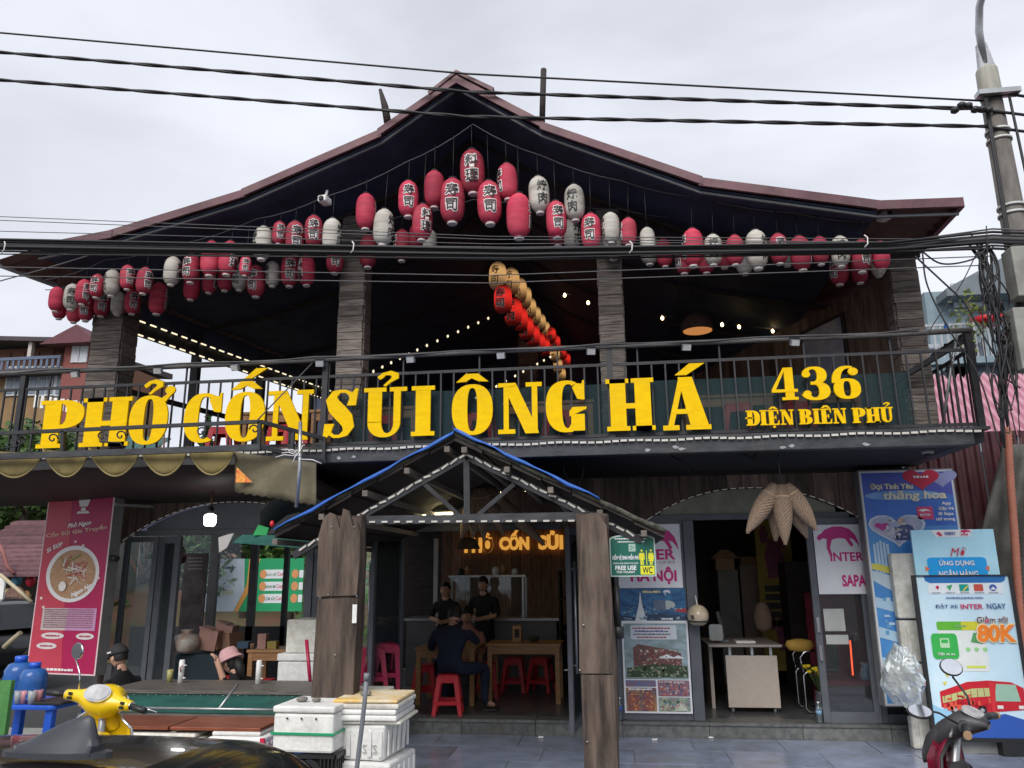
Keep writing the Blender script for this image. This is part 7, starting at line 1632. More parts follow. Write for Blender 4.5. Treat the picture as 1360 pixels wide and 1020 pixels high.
# ---------------------------------------------------------------- cars
carp = M('dark car paint', (.016, .016, .019), .22, (.018, .017, .02), 4, coat=.6, metal=.2); cglass = M('tinted car glass', (.012, .016, .018), .16, coat=.2)
def make_car(label, paint):
    """nose towards -x, origin on the ground under the roof rear edge centre"""
    e = T('parked_car', label, 'car')
    # body: cross sections along x
    secs = [(-3.55, .35, .62, .62), (-3.45, .25, .72, .78), (-2.6, .22, .86, .88), (-1.75, .22, .93, .90), (-.4, .22, .95, .90), (.36, .24, .95, .87), (.52, .32, .88, .80)]
    rows = []
    for x_, zb, zt, hw in secs: rows.append([(x_, s_ * hw * k_, zb + (zt - zb) * v_) for s_, k_, v_ in ((-1, .86, 0), (-1, 1, .25), (-1, 1, .7), (-1, .92, 1), (0, .0, 1.03), (1, .92, 1), (1, 1, .7), (1, 1, .25), (1, .86, 0))])
    k = MB().grid(rows, True, True); o_ = 0; n_ = 9
    k.f.append(list(range(n_))); k.m.append(0); k.sm.append(False); o_ = (len(secs) - 1) * n_; k.f.append([o_ + i for i in reversed(range(n_))]); k.m.append(0); k.sm.append(False)
    k.build('body', paint, e, sub=1)
    # cabin: roof panel, glass
    prof = [(-2.15, .95), (-1.35, 1.40), (-.8, 1.455), (-.3, 1.462), (-.02, 1.452), (.05, 1.436), (.095, 1.39), (.32, .97)]
    rows = [[(x_, s_ * hw, z_) for s_, hw, z_ in ((-1, .84, .94), (-1, .62 + .12 * (1.46 - zt), .94 + (zt - .94) * .76), (-1, .50, zt - .055 if zt > 1 else zt), (-1, .22, zt - .008 if zt > 1 else zt), (1, .22, zt - .008 if zt > 1 else zt), (1, .50, zt - .055 if zt > 1 else zt), (1, .62 + .12 * (1.46 - zt), .94 + (zt - .94) * .76), (1, .84, .94))] for x_, zt in prof]
    for nm_, sel, mt in (('roof', lambda i, j: 1 <= i <= 3 and 1 <= j <= 5, paint), ('windscreen', lambda i, j: i == 0 and 1 <= j <= 5, cglass), ('rear_window', lambda i, j: i >= 4 and 1 <= j <= 5, cglass), ('side_glass', lambda i, j: j in (0, 6), cglass)):
        k = MB(); 
        for i in range(len(prof) - 1):
            for j in range(7):
                if sel(i, j): k._add([rows[i][j], rows[i][j + 1], rows[i + 1][j + 1], rows[i + 1][j]], [(0, 1, 2, 3)], True)
        bm2 = k.build(nm_, mt, e)
        b_ = bmesh.new(); b_.from_mesh(bm2.data); bmesh.ops.remove_doubles(b_, verts=b_.verts, dist=1e-4); b_.to_mesh(bm2.data); b_.free()
        if nm_ in ('roof', 'rear_window'): md = bm2.modifiers.new('s', 'SUBSURF'); md.levels = 2; md.render_levels = 2; md.boundary_smooth = 'PRESERVE_CORNERS'
    for x_ in (-2.75, -.05):
        for s_ in (-1, 1):
            w_ = MB().lathe([(.20, -.1), (.32, -.09), (.335, 0), (.32, .09), (.20, .1)], (0, 0, 0), 22).xform(Matrix.Translation((x_, s_ * .80, .335)) @ Matrix.Rotation(R(90), 4, 'X')).build('wheel', plas_blk, e)
            MB().lathe([(.03, -.085), (.20, -.08), (.20, .08), (.03, .085)], (0, 0, 0), 16).xform(Matrix.Translation((x_, s_ * .81, .335)) @ Matrix.Rotation(R(90), 4, 'X')).build('rim', galv, w_)
    for s_ in (-1, 1): MB().box((-3.50, s_ * .62 - .14, .55), (-3.40, s_ * .62 + .14, .68)).build('headlight', foam, e, bevel=.02); MB().box((.46, s_ * .66 - .12, .70), (.54, s_ * .66 + .12, .84)).build('tail_light', plas_red, e, bevel=.01)
    return e
car = make_car('dark car with shark fin antenna on its roof at the lower left', carp)
fp_ = P(82, 1001, 1.5)
# shark fin
k = MB(); rows = []
for i, (x_, hgt, hw) in enumerate(((-.125, .003, .012), (-.10, .012, .022), (-.06, .032, .026), (-.02, .050, .026), (.015, .060, .022), (.03, .058, .016), (.036, .03, .016), (.045, .003, .02))):
    rows.append([(x_, -hw * 1.25, -.012), (x_, -hw, .006), (x_, -hw * .55, hgt * .6), (x_, -hw * .3, hgt), (x_, hw * .3, hgt), (x_, hw * .55, hgt * .6), (x_, hw, .006), (x_, hw * 1.25, -.012)])
k.grid(rows, True); k.f.append([0, 1, 2, 3, 4, 5, 6, 7]); k.m.append(0); k.sm.append(False); k.f.append([56 + i for i in reversed(range(8))]); k.m.append(0); k.sm.append(False)
k.xform(Matrix.Translation((-.17, 0, 1.475))); k.build('antenna_fin', M('satin grey plastic', (.04, .043, .052), .4), car, sub=1)
MB().prism(ell(-.21, 0, .115, .035, 20), (0, 0, 1.458), (1, 0, 0), (0, 1, 0), .010).build('antenna_base', M('satin grey plastic'), car)
car.location = (fp_.x + .20, 1.5, fp_.z - 1.462)
c2 = dup(car, (P(20, 870, 13.0).x - .3, 13.0, .0), (0, 0, R(80)), label='dark car parked behind the water jugs at the left edge')
# ---------------------------------------------------------------- yellow scooter
ysc = M('yellow scooter paint', (.82, .55, .01), .25, (.78, .51, .008), 5, coat=.5)
def loft(k, secs, n=14):
    """secs: (centre, half width across y, half height, tilt) ovals along x"""
    rows = []
    for (cx, cy, cz), hy, hz in secs: rows.append([(cx, cy + hy * math.copysign(abs(math.cos(t)) ** .8, math.cos(t)), cz + hz * math.copysign(abs(math.sin(t)) ** .8, math.sin(t))) for t in [2 * math.pi * j / n for j in range(n)]])
    k.grid(rows, True, True); m = len(secs); o_ = len(k.v) - m * n
    k.f.append([o_ + j for j in range(n)]); k.m.append(k.cur); k.sm.append(True); k.f.append([o_ + (m - 1) * n + j for j in reversed(range(n))]); k.m.append(k.cur); k.sm.append(True)
    return k
def make_scooter(label, paint, trim, vespa=True):
    """nose towards +x, origin on the ground below the steering head"""
    e = T('scooter', label, 'scooter')
    # headset
    if vespa:
        rows = []
        for y_, cx_, cz_, rx, rz in ((-.24, -.07, 1.0, .018, .018), (-.235, -.07, 1.0, .033, .032), (-.19, -.062, 1.0, .037, .036), (-.14, -.048, .998, .046, .046), (-.105, -.03, .992, .075, .065), (-.075, .0, .985, .115, .088), (-.04, .012, .98, .135, .102), (0, .018, .98, .142, .106),
                               (.04, .012, .98, .135, .102), (.075, .0, .985, .115, .088), (.105, -.03, .992, .075, .065), (.14, -.048, .998, .046, .046), (.19, -.062, 1.0, .037, .036), (.235, -.07, 1.0, .033, .032), (.24, -.07, 1.0, .018, .018)):
            rows.append([(cx_ + rx * math.cos(t), y_, cz_ + rz * math.sin(t)) for t in [2 * math.pi * j / 18 for j in range(18)]])
        MB().grid(rows, True, True).build('headset', paint, e)
        loft(MB(), [((.0, 0, .93), .06, .05), ((.03, 0, .90), .085, .07), ((.07, 0, .86), .09, .07)]).build('steering_neck', paint, e)
        for s_ in (-1, 1):
            MB().tube([(-.075, s_ * .235, 1.0), (-.10, s_ * .36, .995)], [.02, .019], 10).build('grip', plas_blk, e); MB().tube([(-.072, s_ * .228, 1.0), (-.076, s_ * .245, 1.0)], .027, 10).build('grip_collar', chrome, e)
            MB().tube([(-.03, s_ * .22, .995), (-.02, s_ * .28, .99), (-.04, s_ * .40, .985)], [.008, .009, .006], 6).build('brake_lever', chrome, e)
            for i in range(2): MB().box((-.108 - .004 * i, s_ * .19 - .012, 1.008 - i * .026), (-.096, s_ * .19 + .012, 1.024 - i * .026)).build('switch', plas_blk, e)
        k = MB().prism(ell(0, 0, .090, .060, 22, 2.2), (-.092, 0, 1.042), (0, -1, 0), (.66, 0, .75), .012); k.build('dial_rim', chrome, e)
        k = MB().prism(ell(0, 0, .078, .050, 22, 2.2), (-.1008, 0, 1.0495), (0, -1, 0), (.66, 0, .75), .004); k.build('dial', M('pale dial', (.55, .55, .54), .2, (.35, .35, .36), 14), e)
        MB().lathe([(.02, -.01), (.055, 0), (.06, .01)], (0, 0, 0), 16).xform(Matrix.Translation((.165, 0, .95)) @ Matrix.Rotation(R(90), 4, 'Y')).build('headlight', foam, e)
    else:
        k = loft(MB(), [((-.16, 0, .99), .05, .02), ((-.10, 0, 1.0), .10, .055), ((-.02, 0, .98), .12, .07), ((.06, 0, .93), .11, .07), ((.12, 0, .88), .06, .05)]); k.build('headset', trim, e)
        loft(MB(), [((.02, 0, .93), .09, .07), ((.08, 0, .90), .09, .085), ((.15, 0, .84), .06, .07), ((.18, 0, .80), .03, .04)]).build('front_cowl', trim, e); loft(MB(), [((.04, 0, .80), .115, .11), ((.10, 0, .80), .11, .13), ((.15, 0, .76), .06, .09)]).build('cowl_stripe', paint, e)
        MB().prism(ell(0, 0, .085, .055, 20, 2.6), (-.09, 0, 1.045), (0, -1, 0), (.85, 0, .38), .012).build('dial', M('pale dial'), e)
        for s_ in (-1, 1):
            MB().tube([(-.06, s_ * .08, .99), (-.09, s_ * .20, 1.0)], .03, 10).build('handlebar_cover', trim, e); MB().tube([(-.09, s_ * .19, 1.0), (-.13, s_ * .34, .99)], [.021, .019], 10).build('grip', plas_blk, e); MB().tube([(-.13, s_ * .338, .99), (-.135, s_ * .36, .989)], .02, 10).build('grip_end', M('tan cap', (.4, .25, .15), .5), e)
            MB().tube([(-.03, s_ * .19, .985), (-.05, s_ * .34, .975)], .007, 6).build('brake_lever', galv, e)
    # mirrors
    for s_, up_ in ((1, .26), (-1, .20)):
        if vespa and s_ < 0: continue
        y0 = s_ * .17; tip = Vector((-.02, s_ * .27, 1.0 + up_)) if vespa else (Vector((.09, .30, 1.07)) if s_ > 0 else Vector((.03, -.20, 1.25))); MB().tube([(-.05, y0, 1.02), (-.03, y0 + s_ * .04, 1.0 + up_ * .5), tip - Vector((0, 0, .05))] if vespa or s_ < 0 else [(-.05, y0, 1.01), (.02, y0 + .04, 1.06), (.10, y0 + .09, 1.08), tip], .006, 6).build('mirror_stalk', chrome if vespa else plas_blk, e)
        mm = Matrix.Translation(tip) @ Matrix.Rotation(R(-20 * s_ if vespa else -55), 4, 'Z') @ Matrix.Rotation(R(90 if vespa else (122 if s_ < 0 else 150)), 4, 'Y')
        m1 = MB().lathe([(.060, -.006), (.062, -.003), (.062, .004), (.02, .016)], (0, 0, 0), 20, .85, 1.0).xform(mm).build('mirror', plas_blk if not vespa else chrome, e)
        MB().lathe([(.056, -.0085), (.056, -.0075)], (0, 0, 0), 20, .85, 1.0).xform(Matrix.Translation(tip) @ Matrix.Rotation(R(-20 * s_ if vespa else -55), 4, 'Z') @ Matrix.Rotation(R(90 if vespa else (122 if s_ < 0 else 150)), 4, 'Y')).build('mirror_glass', M('mirror glass', (.85, .87, .9), .03, metal=1.0), m1)
    # leg shield, floor, rear body, seat, wheels
    rows = []
    for z_, x_, hw in ((.93, .07, .08), (.84, .10, .20), (.70, .10, .245), (.50, .06, .235), (.36, -.02, .21), (.28, -.18, .20), (.265, -.50, .20)): rows.append([(x_ - .06 * (abs(u) ** 2), u * hw, z_) for u in (-1, -.8, -.5, 0, .5, .8, 1)])
    MB().grid(rows).build('leg_shield', paint, e, solid=.018)
    MB().tube([r_[0] for r_ in rows], .010, 6).build('edge_trim', chrome if vespa else plas_blk, e); MB().tube([r_[-1] for r_ in rows], .010, 6).build('edge_trim', chrome if vespa else plas_blk, e)
    loft(MB(), [((-.04, 0, .62), .11, .16), ((.0, 0, .62), .13, .18), ((.05, 0, .62), .12, .17)]).build('glove_box', paint if vespa else trim, e)
    loft(MB(), [((-.48, 0, .50), .10, .20), ((-.60, 0, .54), .19, .24), ((-.85, 0, .58), .23, .23), ((-1.10, 0, .60), .20, .18), ((-1.30, 0, .62), .08, .10)]).build('rear_body', paint, e)
    loft(MB(), [((-.46, 0, .78), .09, .03), ((-.60, 0, .80), .15, .05), ((-.90, 0, .82), .16, .055), ((-1.15, 0, .83), .12, .05), ((-1.22, 0, .83), .06, .03)]).build('saddle', plas_blk, e)
    loft(MB(), [((.02, 0, .44), .05, .06), ((.12, 0, .47), .075, .10), ((.26, 0, .47), .07, .09), ((.38, 0, .40), .04, .04)]).build('front_fender', paint, e)
    for x_ in (.20, -1.02):
        w_ = MB().lathe([(.13, -.05), (.22, -.045), (.24, 0), (.22, .045), (.13, .05)], (0, 0, 0), 22).xform(Matrix.Translation((x_, 0, .24)) @ Matrix.Rotation(R(90), 4, 'X')).build('wheel', plas_blk, e)
        MB().lathe([(.03, -.045), (.13, -.035), (.13, .035), (.03, .045)], (0, 0, 0), 16).xform(Matrix.Translation((x_, 0, .24)) @ Matrix.Rotation(R(90), 4, 'X')).build('rim', galv, w_)
    MB().tube([(.20, 0, .24), (.06, 0, .62), (.0, 0, .95)], .025, 8).build('fork', galv, e)
    return e
ys = make_scooter('yellow retro scooter with round dial and chrome levers parked at left', ysc, plas_blk)
p = P(112, 925, 5.0); ys.location = (p.x, p.y, p.z - 1.0); ys.rotation_euler = (R(8), 0, R(88)); ys.location.x += .02
rsc = M('dark red scooter paint', (.20, .008, .03), .25, (.16, .006, .024), 5, coat=.5)
rs = make_scooter('black and dark red scooter parked before the ticket stand', rsc, M('matt black plastic', (.055, .055, .06), .45), False)
p = P(1268, 956, 4.5); rs.location = (p.x, p.y, p.z - .94); rs.rotation_euler = (0, 0, R(146)); rs.scale = (.94, .94, .94)
# ---------------------------------------------------------------- water jugs and stand at the left
BT = T('blue_table', 'blue plastic table with cups and jugs beside the yellow scooter', 'table', (-5.0, 6.2, 0)); tz = P(60, 930, 6.2).z
xa, xb = P(-10, 935, 6.2).x, P(100, 935, 6.2).x
MB().prism(rrect(xa, 5.95, xb, 6.5, .05), (0, 0, tz - .035), (1, 0, 0), (0, 1, 0), .035).build('tabletop', plas_blue, BT, bevel=.008)
for x_ in (xa + .04, xb - .09):
    for y_ in (5.98, 6.42): MB().hexa([(x_ - .02, y_ - .02, 0), (x_ + .05, y_ - .02, 0), (x_ + .05, y_ + .05, 0), (x_ - .02, y_ + .05, 0), (x_, y_, tz - .036), (x_ + .06, y_, tz - .036), (x_ + .06, y_ + .05, tz - .036), (x_, y_ + .05, tz - .036)]).build('leg', plas_blue, BT)
def jug(label, px, py, Y, s=1.0):
    p = P(px, py, Y); e = T('water_jug', label, 'jug', p, 'blue water jugs')
    pr_ = [(.10, 0), (.125, .01)] + [(.125 if i % 2 else .117, .02 + .028 * i) for i in range(7)] + [(.12, .22), (.09, .27), (.045, .285)]
    MB().lathe([(r * s, z * s) for r, z in pr_], p, 22).build('body', M('translucent blue jug', (.03, .12, .36), .2, (.02, .075, .26), 4), e); MB().lathe([(.05 * s, .286 * s), (.052 * s, .33 * s), (.04 * s, .335 * s)], p, 14).build('cap', plas_blue, e); return e
jug('blue water jug standing behind the other jug at left', 22, 926, 6.4); jug('blue water jug with blue wrap in front at left', 41, 929, 6.1, .85)
tag(MB().prism(rrect(P(52, 930, 6.05).x, 5.96, P(92, 930, 6.05).x, 6.3, .03), (0, 0, tz + .002), (1, 0, 0), (0, 1, 0), .02).build('serving_tray', plas_blk, bevel=.004), 'black serving tray on the blue table', 'tray')
for i, (px, Y, r_) in enumerate(((24, 6.0, 0), (32, 6.02, 0), (42, 6.0, 0), (50, 6.05, 0))):
    p = P(px, 930, Y); tag(MB().lathe([(.026, 0), (.034, .10), (.032, .10), (.024, .004)], (p.x, Y, tz + .003), 12).build('cup', M('dusty pink cup', (.50, .22, .24), .4) if i % 2 else M('clear cup', (.45, .47, .48), .2, alpha=.6)), '%s cup on the blue table, %s from left' % ('pink' if i % 2 else 'clear', ORDN[i]), 'cup', 'cups on the blue table')
tag(MB().box((P(-6, 950, 5.6).x, 5.6, .3), (P(9, 950, 5.6).x, 5.64, P(5, 904, 5.6).z)).build('menu_stand', M('green printed stand', (.10, .28, .08), .5, (.05, .18, .05), 5)), 'green printed stand at the left picture edge', 'sign')
# ---------------------------------------------------------------- utility pole and cables
PX, PYY = 3.86, 7.3
UP = T('utility_pole', 'tall concrete utility pole with lamp arm and cable boxes at the right', 'pole', (PX, PYY, 0))
zt = P(1300, 98, PYY).z
MB().tube([(PX + .02, PYY, -.1), (PX + .01, PYY, 3), (PX, PYY, zt - .25)], [.16, .13, .092], 18).build('shaft', concrete, UP)
zc = P(1300, 128, PYY).z
MB().lathe([(.097, 0), (.102, .05), (.097, .32), (.09, .34)], (PX, PYY, zt - .30), 16).build('cap_collar', M('pale weathered steel', (.36, .35, .30), .6, (.24, .23, .2), 6, (4, 4, .5), dirt=.3), UP)
MB().prism([(-.07, 0), (.08, 0), (.03, .30), (-.05, .30)], (PX, PYY + .03, zt + .03), (1, 0, 0), (0, 0, 1), .06).build('arm_bracket', galv, UP)
zl = zt + .2
MB().tube([(PX - .01, PYY, zl - .1), (PX - .03, PYY - .05, zl + .25), (PX - .04, PYY - .15, zl + .45), (PX - .0, PYY - .4, zl + .75), (PX + .1, PYY - .8, zl + 1.0)], .035, 10).build('lamp_arm', galv, UP)
for z in (P(1310, 178, PYY).z, P(1312, 190, PYY).z, P(1330, 278, PYY).z, P(1331, 288, PYY).z): MB().lathe([(.105 + (zt - z) * .0105, 0), (.105 + (zt - z) * .0105, .022)], (PX + .003, PYY, z), 18).build('strap', M('white strap', (.62, .62, .60), .5), UP)
MB().box((PX - .18, PYY - .16, zc - .07), (PX + .2, PYY - .05, zc - .02)).build('clamp', galv, UP)
for i in range(6): p = P(1268 + i * 9, 143 + random.uniform(-4, 6), PYY - .18); MB().lathe([(.02, -.03), (.04, -.015), (.04, .015), (.02, .03)], p, 8).build('insulator', plas_blk, UP)
bxm = M('weathered cable box', (.28, .28, .255), .6, (.19, .19, .17), 6, dirt=.35)
for (a, b, c, d) in ((1349, 327, 1398, 396), (1354, 408, 1404, 492)):
    p0, p1 = P(a, d, PYY - .3), P(c, b, PYY - .3); MB().box((p0.x, PYY - .36, p0.z), (p1.x, PYY - .17, p1.z)).build('cable_box', bxm, UP, bevel=.01)
cn = [0]
def cable(label, pts, r, mat=cable_m, sag=0, tw=False):
    fine = []; pts = [Vector(q) for q in pts]
    if len(pts) > 3 and abs(pts[0].x - pts[-1].x) < 4:      # smooth loops through the points
        e_ = [pts[0] * 2 - pts[1]] + pts + [pts[-1] * 2 - pts[-2]]
        for i in range(1, len(e_) - 2):
            for j in range(7):
                t = j / 7; a, b, c, d = e_[i - 1:i + 3]; fine.append(.5 * (2 * b + (c - a) * t + (2 * a - 5 * b + 4 * c - d) * t * t + (3 * b - a - 3 * c + d) * t ** 3))
        fine.append(pts[-1])
    else:
     for i in range(len(pts) - 1):
        seg = arc3(pts[i], pts[i + 1], sag, 16 if len(pts) < 4 else 6); fine += seg if i == 0 else seg[1:]
    k = MB()
    if tw:
        L2 = []; n = len(fine) * 6
        for w_ in (0, math.pi):
            pp = []
            for i in range(n):
                u = i / (n - 1) * (len(fine) - 1); j = min(int(u), len(fine) - 2); p = fine[j].lerp(fine[j + 1], u - j); a_ = u * 2.4 + w_; pp.append(p + Vector((0, math.cos(a_), math.sin(a_))) * r * .6)
            k.tube(pp, r, 6)
    else: k.tube(fine, r, 6)
    return tag(k.build('overhead_cable', mat), label, 'cable', 'overhead cables')
cable('topmost thin overhead cable crossing above the roof ridge', [P(-40, 40, 6.6), P(620, 98, 6.9), P(1306, 134, 7.22)], .010)
cable('twisted overhead cable second from the top', [P(-40, 66, 6.6), P(620, 122, 6.9), P(1304, 145, 7.2)], .013, tw=True)
cable('twisted overhead cable third from the top', [P(-40, 103, 6.6), P(620, 155, 6.9), P(1312, 168, 7.2)], .013, tw=True)
for i, (a, b, c) in enumerate(((127, 125, 136), (146, 150, 160), (168, 172, 182))): cable('short cable leaving the pole top to the right, %s from top' % ORDN[i], [P(1306, a, 7.2), P(1340, b, 7.2), P(1420, c, 7.2)], .014)
BU = [(318, 331, 322, 308, .012), (321, 333, 325, 313, .014), (324, 335, 327, 316, .016), (326, 336, 329, 318, .013), (328, 338, 331, 321, .015), (331, 341, 333, 322, .012), (334, 345, 336, 326, .010), (320, 329, 323, 304, .008), (338, 343, 331, 312, .007), (326, 340, 334, 330, .012)]
for i, (a, b, c, d, r_) in enumerate(BU):
    yo = 6.55 + .018 * (i % 4)
    cable('black cable in the thick bundle before the eaves, %s from top' % ORDN[i], [P(-40, a - 1, yo), P(330, (a + b) / 2, yo), P(680, b, yo + .2), P(1180, c, yo + .4), P(1318, d, 7.05), P(1420, d + 4, 7.1)], r_, cable_g if i in (2, 7) else cable_m)
for i, (a, b, c, r_) in enumerate(((286, 314, 318, .004), (291, 318, 322, .004), (354, 366, 340, .005), (366, 376, 352, .005), (306, 324, 320, .004))):
    cable('thin wire strung near the cable bundle, %s from top' % ORDN[i], [P(-40, a, 6.5), P(650, b, 6.7), P(1318, c, 7.1)], r_, cable_g)
cable('single wire slanting down to the left edge', [P(132, 335, 6.6), P(60, 357, 6.6), P(-40, 384, 6.6)], .006, cable_g)
rn = random.Random(9)
for i in range(16):
    x0 = rn.uniform(1285, 1322); y0 = rn.uniform(312, 332); pts = [P(x0, y0, 7.1)]
    for j in range(1, 7): pts.append(P(1302 + rn.uniform(-9, 20) + j * 6, y0 + j * rn.uniform(24, 46), 7.05 + rn.uniform(-.06, .06)))
    cable('tangled black cable hanging down along the pole, strand %s' % ORDN[i], pts, rn.choice((.005, .007, .010)))
for i, (pts) in enumerate(([(1225, 335), (1232, 380), (1262, 440), (1300, 500), (1330, 600)], [(1300, 330), (1275, 380), (1240, 430), (1228, 455)], [(1220, 330), (1250, 350), (1290, 345), (1310, 330)], [(1320, 340), (1305, 420), (1318, 520), (1340, 545), (1352, 500)], [(1215, 340), (1280, 400), (1320, 470)], [(1310, 300), (1316, 420), (1340, 560), (1336, 575)])):
    cable('loose cable loop between the eave and the pole, %s one' % ORDN[i], [P(a, b, 7.0) for a, b in pts], .005 if i % 2 else .008)
for i, dx in enumerate((-.17, -.15, .14)): cable('black riser cable strapped along the pole shaft, %s one' % ORDN[i], [(PX + dx * .72, PYY - .12, zc - .1), (PX + dx * 1.05, PYY - .17, 3.2), (PX + dx * 1.15, PYY - .2, .4)], .014)
for i, (px, Y) in enumerate(((470, 6.6), (1149, 6.9), (838, 6.75), (9, 6.5))):
    p = P(px, 330 if px < 900 else 322, Y); tag(MB().tube([p + Vector((-.01, -.03, .06)), p + Vector((.012, -.04, .03)), p + Vector((.008, -.04, -.03)), p + Vector((-.02, -.03, -.06))], .006, 6).build('cable_tie', white_p), 'white tie round the cable bundle, %s' % ('second from left', 'rightmost', 'third from left', 'leftmost')[i], 'tie', 'ties on the cable bundle')
# ---------------------------------------------------------------- cctv cameras
def cctv(label, p, yaw):
    e = T('security_camera', label, 'camera', p); w_ = foam
    MB().box((-.05, -.08, -.045), (.05, .06, .03)).xform(Matrix.Translation(p) @ Matrix.Rotation(R(yaw), 4, 'Z')).build('body', w_, e, bevel=.018)
    MB().lathe([(.028, -.01), (.03, .0), (.022, .014)], (0, 0, 0), 12).xform(Matrix.Translation(p) @ Matrix.Rotation(R(yaw), 4, 'Z') @ Matrix.Translation((0, -.085, -.015)) @ Matrix.Rotation(R(90), 4, 'X')).build('lens', plas_blk, e)
    MB().tube([p + Vector((0, 0, .03)), p + Vector((.0, .04, .13))], .016, 6).build('mount', w_, e)
cctv('white security camera under the right eave', P(1174, 287, 7.2), 20); cctv('white security camera under the left roof slope above the lanterns', P(432, 266, 7.2), -10)
e = T('dome_camera', 'small round dome camera under the right balcony end', 'camera', P(1232, 600, 8.1)); c0 = ORG[e.name]
MB().lathe([(.05, .02), (.06, 0), (.05, -.02)], c0, 14).build('ring', M('pale ring', (.45, .45, .44), .5), e); MB().lathe([(.035, -.02), (.03, -.04), (.01, -.05)], c0, 12).build('dome', plas_blk, e)
# ---------------------------------------------------------------- vegetation
def leaves(k, c, rx, ry, rz, n, s, rn, hollow=.35):
    for i in range(n):
        d = Vector((rn.gauss(0, 1), rn.gauss(0, 1), rn.gauss(0, 1))).normalized() * (hollow + (1 - hollow) * rn.random() ** .5)
        p = Vector((c[0] + d.x * rx, c[1] + d.y * ry, c[2] + d.z * rz)); a = Vector((rn.gauss(0, 1), rn.gauss(0, 1), rn.gauss(0, .6))).normalized(); b = a.cross(Vector((rn.gauss(0, 1), rn.gauss(0, 1), rn.gauss(0, 1)))).normalized(); q = s * rn.uniform(.6, 1.3)
        k._add([p - a * q, p + b * q * .45, p + a * q, p - b * q * .45], [(0, 1, 2, 3)])
def tree(label, base, h, r, n=1600, s=.13, mat=None, seed=1, conifer=False, name='leafy_tree'):
    rn = random.Random(seed); base = Vector(base); e = T(name, label, 'tree', base, None); top = base + Vector((rn.uniform(-.2, .2), 0, h * .75))
    k = MB(); k.tube([base - Vector((0, 0, .3)), base.lerp(top, .5) + Vector((rn.uniform(-.15, .15), 0, 0)), top], [h * .03, h * .022, h * .008], 8)
    for i in range(6):
        q = base.lerp(top, rn.uniform(.45, .95)); k.tube([q, q + Vector((rn.uniform(-1, 1) * r * .7, rn.uniform(-1, 1) * r * .7, rn.uniform(.1, .5) * r))], [h * .010, h * .004], 5)
    k.build('trunk', bark, e); k = MB()
    if conifer:
        for i in range(14):
            u = i / 13; leaves(k, (base.x, base.y, base.z + h * (.15 + .82 * u)), r * (1.05 - u), r * (1.05 - u), h * .05, n // 14, s * (1.1 - .5 * u), rn, .1)
    else:
        for i in range(9):
            a_ = rn.uniform(0, 6.28); d = rn.uniform(.2, .75) * r; leaves(k, (base.x + d * math.cos(a_), base.y + d * math.sin(a_), base.z + h * rn.uniform(.5, .92)), r * rn.uniform(.38, .6), r * rn.uniform(.38, .6), r * rn.uniform(.28, .45), n // 9, s, rn)
    k.build('crown', mat or leaf_a, e); return e
# hillside behind the left half
from mathutils import noise as _ns
rows = []
for i in range(16):
    y_ = 17 + i * 2.6; r_ = []
    for j in range(36):
        x_ = -48 + j * 1.75; u = min(1, max(0, (y_ - 17) / 18)); fall = min(1, max(0, (-1.5 - x_) / 4)); r_.append((x_, y_, -.12 + (7.0 * u ** 1.2 + 2.2 * u * _ns.noise(Vector((x_ * .12, y_ * .12, 0)))) * fall))
    rows.append(r_)
hm = M('earth and scrub', (.09, .11, .04), .9, (.17, .085, .055), .5, bump=.5, lo=.42, hi=.58); hillo = ST('hill', MB().grid(rows), hm)
k = MB(); rn = random.Random(5)
for i in range(420):
    a = rn.randrange(14); b = rn.randrange(34); p = rows[a][b]
    if p[2] < .2: continue
    leaves(k, (p[0] + rn.uniform(-1, 1), p[1] + rn.uniform(-1, 1), p[2] + .3), rn.uniform(.5, 1.1), rn.uniform(.5, 1.1), rn.uniform(.35, .8), 34, .22, rn)
tag(k.build('hillside_scrub', leaf_a), 'mixed green scrub covering the hillside behind the restaurant', 'scrub', kind='stuff')
def at_(px, py, Y): p = P(px, py, Y); return p
for i, (px, Y, h, r, m, lab) in enumerate(((25, 18, 5.2, 2.2, leaf_a, 'bushy green tree behind the pink sign at the left edge'), (-30, 19, 5.6, 2.4, leaf_b, 'dark green tree at the far left behind the tiled roof'), (70, 21, 5.8, 2.2, leaf_b, 'dark green tree behind the tiled roof, right one'),
                                         (255, 19.5, 4.6, 1.5, leaf_a, 'green tree seen through the left window panes'), (330, 20, 4.8, 1.8, leaf_b, 'dark green tree seen behind the food banner'), (385, 19.5, 4.4, 1.5, leaf_a, 'light green tree seen right behind the food banner'))):
    p = P(px, 770, Y); tree(lab, (p.x, Y, .1), h, r, 2600, .15, m, i + 3)
p = P(275, 580, 15.5); tree('slim conifer seen through the balcony rails below the letter C', (p.x, 15.5, 1.0), 4.2, .8, 1300, .12, leaf_b, 21, True, 'conifer')
p = P(222, 580, 14.6); e = T('bare_shrub', 'reddish twiggy shrub seen between the letters PHO and CON', 'shrub', (p.x, 14.6, 1.0)); k = MB(); rn = random.Random(8)
for i in range(90):
    a_ = rn.uniform(0, 6.28); q0 = Vector((p.x + rn.uniform(-.3, .3), 14.6, rn.uniform(1.6, 3.4))); q1 = q0 + Vector((rn.uniform(-.5, .5), rn.uniform(-.3, .3), rn.uniform(.3, .9))); k.tube([q0, q0.lerp(q1, .5) + Vector((rn.uniform(-.06, .06), 0, 0)), q1], [.016, .011, .004], 4)
k.tube([(p.x, 14.6, .6), (p.x, 14.6, 3.6), (p.x - .1, 14.6, 5.0)], [.05, .035, .012], 6); k.build('twigs', leaf_r, e)
